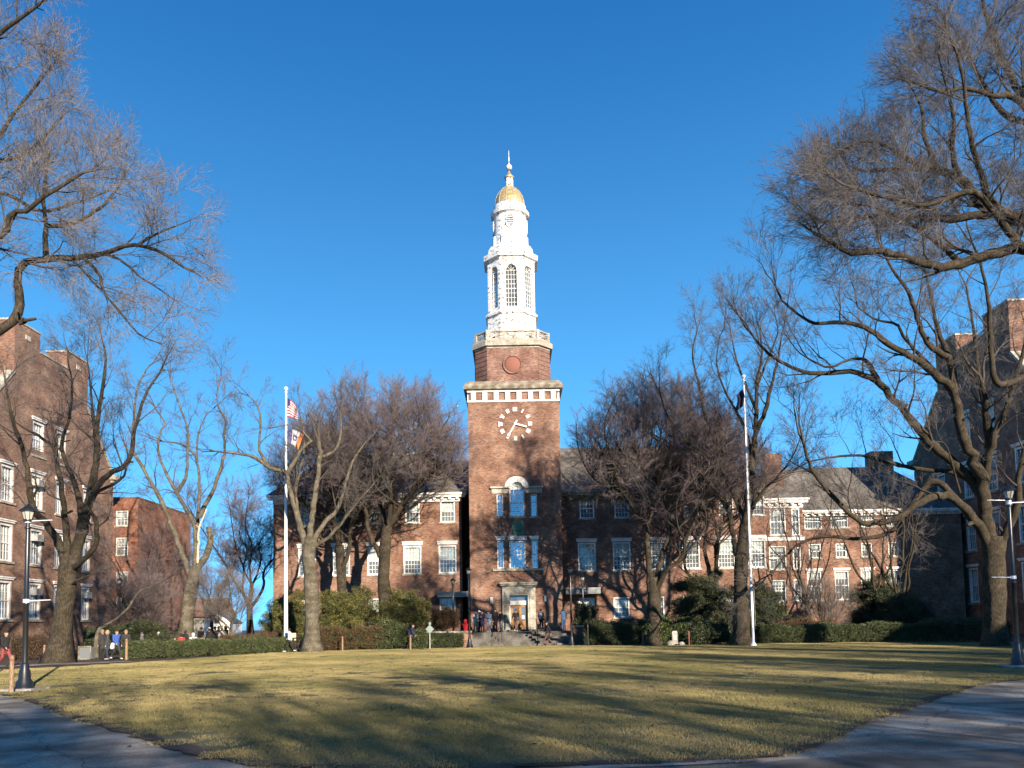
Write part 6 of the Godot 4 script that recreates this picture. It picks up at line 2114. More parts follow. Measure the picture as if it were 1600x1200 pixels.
func street_lamp(label: String, pos: Vector3, h: float, arms := [], plinth := false) -> Node3D:
	var t := thing("street_lamp", label, "street lamp", pos, 0.0)
	var b := MB.new()
	b.lathe([Vector2(0.26, 0.0), Vector2(0.26, 0.05), Vector2(0.225, 0.08), Vector2(0.215, 0.2), Vector2(0.16, 0.28), Vector2(0.145, 0.5), Vector2(0.115, 0.56), Vector2(0.11, 0.68), Vector2(0.085, 0.72), Vector2(0.075, 0.74)], 16)
	part(t, "base", b, mats["black_iron"])
	var p := MB.new()
	p.lathe([Vector2(0.075, 0.72), Vector2(0.07, h * 0.45), Vector2(0.078, h * 0.45 + 0.01), Vector2(0.078, h * 0.45 + 0.06), Vector2(0.066, h * 0.45 + 0.07), Vector2(0.056, h - 0.72), Vector2(0.085, h - 0.70), Vector2(0.085, h - 0.66), Vector2(0.05, h - 0.64), Vector2(0.05, h - 0.52)], 14)
	part(t, "pole", p, mats["black_iron"])
	var ln := group_node(t, "lantern", Vector3(0, h - 0.52, 0))
	var lb := MB.new()
	lb.lathe([Vector2(0.0, 0.0), Vector2(0.11, 0.0), Vector2(0.13, 0.05), Vector2(0.12, 0.07)], 8)
	part(ln, "gallery", lb, mats["black_iron"])
	var gl := MB.new()
	gl.loft([[0.06, disc(0.10, 8)], [0.30, disc(0.165, 8)]], true, true)
	part(ln, "globe", gl, mats["lamp_glass"])
	var fr := MB.new()
	for k in 8:
		var w := TAU * (k + 0.0) / 8
		fr.tube(PackedVector3Array([Vector3(sin(w) * 0.102, 0.05, cos(w) * 0.102), Vector3(sin(w) * 0.168, 0.31, cos(w) * 0.168)]), PackedFloat32Array([0.008, 0.008]), 4)
	part(ln, "frame", fr, mats["black_iron"])
	var rf := MB.new()
	rf.lathe([Vector2(0.17, 0.29), Vector2(0.235, 0.30), Vector2(0.225, 0.33), Vector2(0.13, 0.40), Vector2(0.09, 0.45), Vector2(0.04, 0.47), Vector2(0.03, 0.50), Vector2(0, 0.52)], 16)
	part(ln, "roof", rf, mats["black_iron"])
	for a in arms:
		var am := MB.new()
		var s: float = a[0]
		var y: float = a[1]
		am.tube(PackedVector3Array([Vector3(0, y, 0), Vector3(s * 0.68, y + 0.02, 0)]), PackedFloat32Array([0.018, 0.015]), 8)
		am.lathe([Vector2(0.085, y - 0.05), Vector2(0.085, y + 0.05)], 12)
		part(t, "banner_arm", am, mats["silver_rod"])
	if plinth:
		var pl := MB.new()
		pl.box(Vector3(0, -0.005, 0), Vector3(0.9, 0.07, 0.9))
		part(t, "plinth", pl, mats["concrete_curb"])
	return t

func build_lamps() -> void:
	street_lamp("black street lamp with white banner arms at the lawn's corner by the wooden post", column_at(40, 22.4, 0.03), 5.2, [[1, 4.7], [1, 2.45]], true)
	street_lamp("black street lamp with banner arms in front of the massive old trunk", column_at(1588, 25.0, 0.03), 5.7, [[-1, 5.18], [-1, 2.75], [1, 5.1]], true)
	street_lamp("black street lamp on the walk beside the brick planter wall, before the tower's dark gap", column_at(733.5, 55.6), 5.6)
	street_lamp("black street lamp on the walk between the steps and the low dark hedge", column_at(893, 56.2), 5.6)
	street_lamp("slim street lamp standing behind the planter wall under the entrance canopy", column_at(708.5, 62.6), 5.3)
	street_lamp("slim street lamp rising behind the holly on the planter", column_at(912, 63.2), 5.4)
	street_lamp("street lamp behind the juniper against the red block", column_at(186, 57.0), 5.4)

func build_flagpoles() -> void:
	var d := 54.6
	var base := column_at(446.5, d)
	var top := at_depth(447.5, 614, d)
	var t := thing("flagpole", "white flagpole flying a striped flag above a blue, white and orange one", "flagpole", base)
	var h := top.y
	make_pole(t, h, 1.0)
	striped_flag(t, d, base)
	tricolour_flag(t, d, base)
	d = 49.6
	base = column_at(1176.5, d)
	top = at_depth(1164, 596, d)
	t = thing("flagpole", "white flagpole with a dark furled flag among the elm branches", "flagpole", base)
	make_pole(t, top.y, 0.66)
	var f := MB.new()
	f.colored = true
	f.col = Color(0.02, 0.016, 0.035)
	var top_y := at_depth(1165, 607, d).y
	cloth_grid(f, 10, 12, func(s: float, q: float) -> Vector3: return Vector3(-0.07 - s * 0.42 + 0.06 * sin(q * 5.0), top_y - q * 1.15 - s * (0.42 - 0.1 * q), 0.14 * sin(s * 9.0 + q * 2.0)), func(s: float, q: float) -> Color: return Color(0.022, 0.018, 0.04))
	part(t, "flag", f, mats["flag_cloth"])

func make_pole(t: Node3D, h: float, girth: float) -> void:
	var p := MB.new()
	p.lathe([Vector2(0.30, 0.0), Vector2(0.30, 0.06), Vector2(0.2, 0.16), Vector2(0.125, 0.25), Vector2(0.12, h * 0.3), Vector2(0.095, h * 0.6), Vector2(0.055, h - 0.3), Vector2(0.05, h)], 16)
	for i in p.v.size(): p.v[i] = Vector3(p.v[i].x * girth, p.v[i].y, p.v[i].z * girth)
	part(t, "pole", p, mats["pole_paint"])
	var tr := MB.new()
	tr.lathe([Vector2(0.07, h), Vector2(0.1, h + 0.02), Vector2(0.1, h + 0.08), Vector2(0.04, h + 0.1), Vector2(0.04, h + 0.16), Vector2(0.13, h + 0.24), Vector2(0.15, h + 0.32), Vector2(0.11, h + 0.4), Vector2(0.0, h + 0.45)], 14)
	part(t, "finial", tr, mats["pole_paint"])
	var rp := MB.new()
	rp.tube(PackedVector3Array([Vector3(0.16, 1.2, 0.05), Vector3(0.1, h * 0.6, 0.05), Vector3(0.09, h - 0.1, 0.04)]), PackedFloat32Array([0.01, 0.01, 0.01]), 4)
	part(t, "halyard", rp, mats["unit_grey"])

func cloth_grid(mb: MB, nx: int, ny: int, pos: Callable, colr: Callable) -> void:
	for i in nx:
		for j in ny:
			mb.col = colr.call((i + 0.5) / nx, (j + 0.5) / ny)
			mb.quad(pos.call(float(i) / nx, float(j) / ny), pos.call((i + 1.0) / nx, float(j) / ny), pos.call((i + 1.0) / nx, (j + 1.0) / ny), pos.call(float(i) / nx, (j + 1.0) / ny), Vector3(0, 0, 1))

func striped_flag(t: Node3D, d: float, base: Vector3) -> void:
	var P := func(u: float, v: float) -> Vector3: return at_depth(u, v, d) - base
	var f := MB.new()
	f.colored = true
	var A: Vector3 = P.call(448.8, 622)
	var B: Vector3 = P.call(466.5, 641)
	var C: Vector3 = P.call(448.8, 652)
	var E: Vector3 = P.call(466.0, 656)
	var pos := func(s: float, q: float) -> Vector3:
		var a := A.lerp(B, s) + Vector3(0, 0.16 * sin(s * PI), 0)
		var b := C.lerp(E, s) + Vector3(0, 0.06 * sin(s * PI * 2.0), 0)
		return a.lerp(b, q) + Vector3(0, 0, 0.16 * sin(s * 8.0 + q * 1.5) * (0.3 + s))
	var colr := func(s: float, q: float) -> Color:
		if s < 0.34 and q < 0.5 - s * 0.6: return Color(0.03, 0.035, 0.13)
		return Color(0.42, 0.03, 0.05) if int(q * 13.0) % 2 == 0 else Color(0.72, 0.70, 0.68)
	cloth_grid(f, 10, 26, pos, colr)
	part(t, "striped_flag", f, mats["flag_cloth"])

func tricolour_flag(t: Node3D, d: float, base: Vector3) -> void:
	var P := func(u: float, v: float) -> Vector3: return at_depth(u, v, d) - base
	var f := MB.new()
	f.colored = true
	var A: Vector3 = P.call(448.8, 671)
	var B: Vector3 = P.call(475.5, 680)
	var C: Vector3 = P.call(448.8, 690)
	var E: Vector3 = P.call(466.5, 704)
	var pos := func(s: float, q: float) -> Vector3:
		var a := A.lerp(B, s) + Vector3(0, 0.14 * sin(s * PI), 0)
		var b := C.lerp(E, s) + Vector3(0, 0.08 * sin(s * PI), 0)
		return a.lerp(b, q) + Vector3(0, 0, 0.14 * sin(s * 7.0 + q * 2.0) * (0.3 + s))
	var colr := func(s: float, q: float) -> Color:
		if s < 0.34: return Color(0.10, 0.10, 0.24)
		if s > 0.70: return Color(0.62, 0.20, 0.06)
		var r := Vector2((s - 0.52) * 1.3, q - 0.5).length()
		return Color(0.14, 0.15, 0.26) if r > 0.09 and r < 0.2 else Color(0.70, 0.70, 0.70)
	cloth_grid(f, 24, 16, pos, colr)
	part(t, "tricolour_flag", f, mats["flag_cloth"])

func post(label: String, pos: Vector3, h: float, r: float, mat_key := "post_wood", group := "") -> Node3D:
	var t := thing("bollard_post", label, "post", pos, 0.0, group)
	var m := MB.new()
	m.lathe([Vector2(r * 1.06, -0.03), Vector2(r, h * 0.5), Vector2(r * 0.97, h - 0.06), Vector2(r * 0.8, h - 0.01), Vector2(0, h)], 9)
	part(t, "shaft", m, mats[mat_key])
	var c := MB.new()
	c.lathe([Vector2(r * 1.08, h - 0.16), Vector2(r * 1.1, h - 0.15), Vector2(r * 1.1, h - 0.11), Vector2(r * 1.08, h - 0.10)], 9)
	part(t, "band", c, mats["rust_red"])
	return t

func build_furniture() -> void:
	post("weathered wooden post with a slack cable by the near street lamp", column_at(20, 21.6, 0.0), 1.0, 0.06)
	var cb := thing("slack_cable", "dark slack cable hanging from the weathered wooden post", "cable", column_at(20, 21.6, 0.0))
	var cm := MB.new()
	var pts := PackedVector3Array()
	var rr := PackedFloat32Array()
	for k in 13:
		var f := k / 12.0
		pts.append(Vector3(-0.07 - 2.2 * f, 0.78 - 2.2 * f * (1.0 - f) - 0.1 * f, 0.35 * f))
		rr.append(0.014)
	cm.tube(pts, rr, 6)
	part(cb, "line", cm, mats["dark_metal"])
	var pg := "wooden posts along the lawn edge"
	post("wooden post standing in front of the street walkers at the hedge's end", column_at(198, 45.0, 0.0), 1.15, 0.07)
	post("wooden post in front of the russet hedge", column_at(535, 53.6, 0.0), 0.98, 0.06)
	post("wooden post in front of the blue-coated walker", column_at(641, 54.0, 0.0), 0.98, 0.065)
	post("rust-brown post in front of the low dark hedge", column_at(1004, 53.4, 0.0), 0.9, 0.05, "rust_red")
	post("rust-brown post beside the memorial stone", column_at(1076, 53.0, 0.0), 0.95, 0.055, "rust_red")
	post("thin dark post on the walk by the lamp and low hedge", column_at(918.5, 54.6, 0.0), 1.5, 0.035, "dark_metal")
	post("wooden stake at the foot of the hall's brown hedge", column_at(70, 44.6, 0.0), 0.9, 0.06)
	# memorial stone and two boulders
	var t := thing("memorial_stone", "upright pale grey memorial slab among the dark bushes", "stone", column_at(1054, 53.9))
	var m := MB.new()
	m.loft([[-0.02, PackedVector2Array([Vector2(-0.2, 0.09), Vector2(0.2, 0.09), Vector2(0.2, -0.09), Vector2(-0.2, -0.09)])], [0.85, PackedVector2Array([Vector2(-0.18, 0.05), Vector2(0.18, 0.05), Vector2(0.18, -0.07), Vector2(-0.18, -0.07)])], [0.95, PackedVector2Array([Vector2(-0.13, 0.04), Vector2(0.13, 0.04), Vector2(0.13, -0.06), Vector2(-0.13, -0.06)])]])
	part(t, "slab", m, mats["concrete_curb"])
	m = MB.new()
	m.box(Vector3(0, 0.5, 0.075), Vector3(0.24, 0.36, 0.02), Basis(Vector3(1, 0, 0), -0.05))
	part(t, "plaque", m, mats["limestone"])
	for q in [[1047, "rough tan boulder beside the memorial slab", 0.26], [1064, "small round boulder between the memorial slab and the rust-brown post", 0.2]]:
		var b := thing("boulder", q[1], "stone", column_at(q[0], 53.3))
		var bm := MB.new()
		var r: float = q[2]
		bm.loft([[-0.05, disc(r, 9)], [r * 0.5, disc(r * 1.1, 9)], [r * 0.95, disc(r * 0.75, 9)], [r * 1.15, disc(r * 0.3, 9)]])
		var rng := RandomNumberGenerator.new()
		rng.seed = int(q[0])
		for i in bm.v.size():
			var hsh := sin(bm.v[i].x * 19.0 + bm.v[i].y * 13.0) * cos(bm.v[i].z * 17.0 + 2.0)
			bm.v[i] *= 1.0 + 0.13 * hsh
		part(b, "rock", bm, mats["old_limestone"])
	# diamond sign
	t = thing("diamond_sign", "pale green diamond-shaped plate on a grey post by the low hedge", "sign", column_at(671.5, 54.8))
	m = MB.new()
	m.tube(PackedVector3Array([Vector3(0, -0.02, 0), Vector3(0, 1.3, 0)]), PackedFloat32Array([0.03, 0.03]), 8)
	part(t, "post", m, mats["unit_grey"])
	m = MB.new()
	m.box(Vector3(0, 1.35, 0.05), Vector3(0.42, 0.42, 0.03), Basis(Vector3(0, 0, 1), PI / 4))
	part(t, "plate", m, plain("sign_green", lin(0.19, 0.24, 0.21), 0.5))
	m = MB.new()
	m.lathe([Vector2(0.0, 1.6), Vector2(0.09, 1.63), Vector2(0.11, 1.72), Vector2(0.07, 1.82), Vector2(0, 1.85)], 10)
	part(t, "knob", m, plain("sign_green", lin(0.34, 0.42, 0.38)))
	# bench by the planter wall
	t = thing("bench", "brown wooden bench against the brick planter wall", "bench", column_at(724, 57.2))
	for k in 4:
		m = MB.new()
		m.box(Vector3(0, 0.44, -0.2 + k * 0.12), Vector3(1.25, 0.04, 0.1))
		part(t, "slat", m, mats["post_wood"])
	for k in 3:
		m = MB.new()
		m.box(Vector3(0, 0.58 + k * 0.13, -0.28 - k * 0.03), Vector3(1.25, 0.1, 0.035))
		part(t, "back_slat", m, mats["post_wood"])
	for s in [-1, 1]:
		for q in [0.18, -0.24]:
			m = MB.new()
			m.box(Vector3(s * 0.56, 0.21 if q > 0 else 0.45, q - (0.0 if q > 0 else 0.06)), Vector3(0.07, 0.42 if q > 0 else 0.9, 0.06))
			part(t, "leg", m, mats["post_wood"])
	# utility cage at the hall corner and notice board by the pole
	t = thing("utility_cage", "grey steel-framed utility box at the corner of the hall", "box", column_at(133, 46.5))
	m = MB.new()
	m.span(Vector3(-0.34, -0.01, -0.5), Vector3(0.34, 0.7, -0.03))
	part(t, "case", m, mats["canopy_metal"])
	m = MB.new()
	for s in [-1, 1]: m.box(Vector3(s * 0.35, 0.36, 0), Vector3(0.06, 0.76, 0.06))
	for y in [0.0, 0.72]: m.box(Vector3(0, y + 0.01, 0.0), Vector3(0.76, 0.06, 0.058))
	part(t, "frame", m, mats["old_limestone"])
	t = thing("notice_board", "tan notice board with dark legs at the foot of the flag-bearing pole", "sign", column_at(459, 54.2))
	for s in [-1, 1]:
		m = MB.new()
		m.box(Vector3(s * 0.14, 0.62, 0), Vector3(0.05, 1.25, 0.05))
		part(t, "leg", m, mats["dark_metal"])
	m = MB.new()
	m.box(Vector3(0, 1.0, 0.05), Vector3(0.34, 0.5, 0.04))
	part(t, "board", m, mats["bare_wood"])
	t = thing("iron_railing", "short black iron railing beside the tan notice board", "railing", column_at(466, 54.0))
	for k in 3:
		m = MB.new()
		m.tube(PackedVector3Array([Vector3(-0.3 + 0.3 * k, -0.02, 0), Vector3(-0.3 + 0.3 * k, 0.95, 0)]), PackedFloat32Array([0.025, 0.025]), 6)
		part(t, "post", m, mats["black_iron"])
	m = MB.new()
	m.bar(Vector3(-0.34, 0.93, 0), Vector3(0.34, 0.93, 0), 0.04, 0.05)
	part(t, "rail", m, mats["black_iron"])
	t = thing("stone_bench", "low stone bench behind the long clipped hedge", "bench", column_at(262, 56.0))
	m = MB.new()
	m.span(Vector3(-2.6, 0.34, -0.25), Vector3(2.6, 0.45, 0.25))
	part(t, "seat", m, mats["limestone"])
	for s in [-2.2, 0.0, 2.2]:
		m = MB.new()
		m.span(Vector3(s - 0.15, -0.02, -0.2), Vector3(s + 0.15, 0.338, 0.2))
		part(t, "leg", m, mats["limestone"])

# ---------------------------------------------------------------- people
var body_cache := {}

func pose(kind: String) -> Array:       # bones: [from, to, radius, radius, zone]; zones 0 coat 1 trousers 2 skin 3 hair 4 shoes 5 extra
	var J := {"hipL": Vector3(0.09, 0.93, 0), "hipR": Vector3(-0.09, 0.93, 0), "kneeL": Vector3(0.10, 0.5, 0.02), "kneeR": Vector3(-0.10, 0.5, 0.02), "ankL": Vector3(0.10, 0.08, -0.02), "ankR": Vector3(-0.10, 0.08, -0.02),
		"shL": Vector3(0.18, 1.43, 0), "shR": Vector3(-0.18, 1.43, 0), "elL": Vector3(0.24, 1.14, -0.02), "elR": Vector3(-0.24, 1.14, -0.02), "haL": Vector3(0.23, 0.88, 0.08), "haR": Vector3(-0.23, 0.88, 0.08), "head": Vector3(0, 1.63, 0.02)}
	match kind:
		"walk":
			J.kneeL = Vector3(0.09, 0.52, 0.22); J.ankL = Vector3(0.09, 0.1, 0.34)
			J.kneeR = Vector3(-0.09, 0.5, -0.08); J.ankR = Vector3(-0.09, 0.14, -0.42)
			J.elL = Vector3(0.25, 1.15, -0.14); J.haL = Vector3(0.22, 0.93, -0.18)
			J.elR = Vector3(-0.25, 1.15, 0.1); J.haR = Vector3(-0.2, 0.97, 0.26)
			J.head = Vector3(0, 1.62, 0.05)
		"phone":
			J.elL = Vector3(0.23, 1.16, 0.03); J.haL = Vector3(0.06, 1.22, 0.28)
			J.elR = Vector3(-0.23, 1.16, 0.03); J.haR = Vector3(-0.05, 1.2, 0.27)
			J.head = Vector3(0, 1.6, 0.07)
		"raise":
			J.elL = Vector3(0.3, 1.36, 0.2); J.haL = Vector3(0.14, 1.58, 0.3)
			J.elR = Vector3(-0.3, 1.36, 0.2); J.haR = Vector3(-0.12, 1.58, 0.3)
		"sit":
			for k in ["hipL", "hipR"]: J[k].y = 0.52
			J.kneeL = Vector3(0.13, 0.5, 0.42); J.kneeR = Vector3(-0.12, 0.5, 0.42)
			J.ankL = Vector3(0.13, 0.08, 0.42); J.ankR = Vector3(-0.13, 0.08, 0.45)
			for k in ["shL", "shR", "elL", "elR", "haL", "haR", "head"]: J[k].y -= 0.41
			J.haL = Vector3(0.12, 0.62, 0.3); J.haR = Vector3(-0.12, 0.62, 0.32)
	var pel: Vector3 = (J.hipL + J.hipR) * 0.5
	var chest: Vector3 = (J.shL + J.shR) * 0.5
	var b := []
	b.append([pel + Vector3(0.05, 0.02, 0), pel + Vector3(-0.05, 0.02, 0), 0.135, 0.135, 0])
	b.append([pel + Vector3(0, 0.05, 0), pel.lerp(chest, 0.55), 0.135, 0.135, 0])
	b.append([pel.lerp(chest, 0.55) + Vector3(0.05, 0, 0), chest + Vector3(0.07, -0.1, 0), 0.125, 0.125, 0])
	b.append([pel.lerp(chest, 0.55) + Vector3(-0.05, 0, 0), chest + Vector3(-0.07, -0.1, 0), 0.125, 0.125, 0])
	b.append([J.shL, J.shR, 0.08, 0.08, 0])
	b.append([chest, J.head + Vector3(0, -0.09, -0.03), 0.062, 0.055, 2])
	b.append([J.head + Vector3(0, 0.035, -0.012), J.head + Vector3(0, -0.045, 0.016), 0.098, 0.075, 2])
	b.append([J.head + Vector3(0, 0.0, 0.1), J.head + Vector3(0, -0.025, 0.112), 0.016, 0.02, 2])
	b.append([J.head + Vector3(0, 0.066, -0.02), J.head + Vector3(0, -0.01, -0.055), 0.102, 0.09, 3])
	for s in ["L", "R"]:
		b.append([J["hip" + s], J["knee" + s], 0.095, 0.065, 1])
		b.append([J["knee" + s], J["ank" + s], 0.062, 0.045, 1])
		b.append([J["ank" + s] + Vector3(0, -0.03, -0.03), J["ank" + s] + Vector3(0, -0.04, 0.15), 0.045, 0.035, 4])
		b.append([J["sh" + s], J["el" + s], 0.068, 0.052, 0])
		b.append([J["el" + s], J["ha" + s], 0.05, 0.04, 0])
		var hd: Vector3 = (J["ha" + s] - J["el" + s]).normalized()
		b.append([J["ha" + s] + hd * 0.03, J["ha" + s] + hd * 0.1, 0.034, 0.028, 2])
		b.append([J["ha" + s] + hd * 0.1, J["ha" + s] + hd * 0.16, 0.022, 0.016, 2])
	return b

func capsule(p: Vector3, a: Vector3, b: Vector3, ra: float, rb: float) -> float:
	var ab := b - a
	var h := clampf((p - a).dot(ab) / maxf(ab.length_squared(), 1e-6), 0.0, 1.0)
	return p.distance_to(a + ab * h) - lerpf(ra, rb, h)

func body_shape(kind: String, extra: String) -> Array:        # [vertices, normals, indices, zone of each vertex]
	var key := kind + extra
	if body_cache.has(key): return body_cache[key]
	var bones := pose(kind)
	var hd: Vector3 = bones[6][0]
	var chest: Vector3 = bones[4][0].lerp(bones[4][1], 0.5)
	var pel: Vector3 = bones[1][0]
	if extra.contains("hood"): bones.append([hd + Vector3(0, 0.04, -0.03), hd + Vector3(0, -0.07, -0.05), 0.118, 0.11, 0])
	if extra.contains("hat"): bones.append([hd + Vector3(0, 0.06, -0.01), hd + Vector3(0, 0.09, -0.02), 0.105, 0.085, 5])
	if extra.contains("pack"): bones.append([chest + Vector3(0, -0.1, -0.19), chest + Vector3(0, -0.36, -0.2), 0.12, 0.13, 5])
	if extra.contains("long"): bones.append([hd + Vector3(0, 0.0, -0.06), hd + Vector3(0, -0.26, -0.1), 0.085, 0.075, 3])
	if extra.contains("coat"): bones.append([pel, pel + Vector3(0, -0.28, 0.01), 0.155, 0.17, 0])
	if extra.contains("bag"): bones.append([pel + Vector3(-0.26, -0.05, 0.02), pel + Vector3(-0.27, -0.25, 0.0), 0.09, 0.11, 5])
	var cell := 0.032
	var lo := Vector3(-0.56, -0.06, -0.66)
	var nx := 36
	var ny := 60
	var nz := 42
	var f := PackedFloat32Array()
	f.resize(nx * ny * nz)
	f.fill(0.5)
	for b in bones:
		var a: Vector3 = b[0]
		var e: Vector3 = b[1]
		var R: float = maxf(b[2], b[3]) + 0.09
		var m0 := ((a.min(e) - Vector3.ONE * R - lo) / cell).floor().max(Vector3.ZERO)
		var m1 := ((a.max(e) + Vector3.ONE * R - lo) / cell).ceil().min(Vector3(nx - 1, ny - 1, nz - 1))
		for z in range(int(m0.z), int(m1.z) + 1):
			for y in range(int(m0.y), int(m1.y) + 1):
				for x in range(int(m0.x), int(m1.x) + 1):
					var i := x + nx * (y + ny * z)
					var d := capsule(lo + Vector3(x, y, z) * cell, a, e, b[2], b[3])
					var o := f[i]
					var k := 0.035
					var h := maxf(k - absf(o - d), 0.0) / k
					f[i] = minf(o, d) - h * h * k * 0.25
	var ids := {}
	var v := PackedVector3Array()
	var ix := PackedInt32Array()
	var zone := PackedInt32Array()
	for z in nz - 1:
		for y in ny - 1:
			for x in nx - 1:
				var i := x + nx * (y + ny * z)
				var neg := 0
				for c in 8:
					if f[i + (c & 1) + nx * (((c >> 1) & 1) + ny * ((c >> 2) & 1))] < 0.0: neg += 1
				if neg == 0 or neg == 8: continue
				var sum := Vector3.ZERO
				var cnt := 0
				for c in 8:
					for ax in 3:
						if c & (1 << ax): continue
						var c2 := c | (1 << ax)
						var f0 := f[i + (c & 1) + nx * (((c >> 1) & 1) + ny * ((c >> 2) & 1))]
						var f1 := f[i + (c2 & 1) + nx * (((c2 >> 1) & 1) + ny * ((c2 >> 2) & 1))]
						if (f0 < 0.0) == (f1 < 0.0): continue
						var t := f0 / (f0 - f1)
						var p0 := Vector3(c & 1, (c >> 1) & 1, (c >> 2) & 1)
						var p1 := Vector3(c2 & 1, (c2 >> 1) & 1, (c2 >> 2) & 1)
						sum += p0.lerp(p1, t)
						cnt += 1
				var p := lo + (Vector3(x, y, z) + sum / cnt) * cell
				ids[i] = v.size()
				v.append(p)
				var best := 9.0
				var zn := 0
				for b in bones:
					var d := capsule(p, b[0], b[1], b[2], b[3])
					if d < best:
						best = d
						zn = b[4]
				zone.append(zn)
	var strides := [1, nx, nx * ny]
	for z in range(1, nz - 1):
		for y in range(1, ny - 1):
			for x in range(1, nx - 1):
				var i := x + nx * (y + ny * z)
				for ax in 3:
					var a := f[i] < 0.0
					var b := f[i + strides[ax]] < 0.0
					if a == b: continue
					var s1: int = strides[(ax + 1) % 3]
					var s2: int = strides[(ax + 2) % 3]
					var q := [ids[i - s1 - s2], ids[i - s2], ids[i], ids[i - s1]]
					if a: ix.append_array([q[0], q[2], q[1], q[0], q[3], q[2]])
					else: ix.append_array([q[0], q[1], q[2], q[0], q[2], q[3]])
	var n := PackedVector3Array()
	n.resize(v.size())
	for k in range(0, ix.size(), 3):
		var nn := (v[ix[k + 2]] - v[ix[k]]).cross(v[ix[k + 1]] - v[ix[k]])
		for j in 3: n[ix[k + j]] += nn
	for k in n.size(): n[k] = n[k].normalized()
	body_cache[key] = [v, n, ix, zone]
	return body_cache[key]

func person(label: String, pos: Vector3, turn_deg: float, kind: String, extra: String, h: float, coat: Color, legs: Color, hair: Color, shoes := Color(0.02, 0.02, 0.02), other := Color(0.6, 0.6, 0.6), skin := Color(0.38, 0.22, 0.15)) -> void:
	var s := body_shape(kind, extra)
	var t := thing("person", label, "person", pos, deg_to_rad(turn_deg))
	var cols := PackedColorArray()
	var pal := [coat, legs, skin, hair, shoes, other]
	for z in s[3]: cols.append(pal[z])
	var arr := []
	arr.resize(Mesh.ARRAY_MAX)
	arr[Mesh.ARRAY_VERTEX] = s[0]
	arr[Mesh.ARRAY_NORMAL] = s[1]
	arr[Mesh.ARRAY_COLOR] = cols
	arr[Mesh.ARRAY_INDEX] = s[2]
	var m := ArrayMesh.new()
	m.add_surface_from_arrays(Mesh.PRIMITIVE_TRIANGLES, arr)
	m.surface_set_material(0, mats["cloth"])
	var o := part(t, "body", m, null)
	o.scale = Vector3.ONE * (h / 1.73)
	o.position.y = -0.005

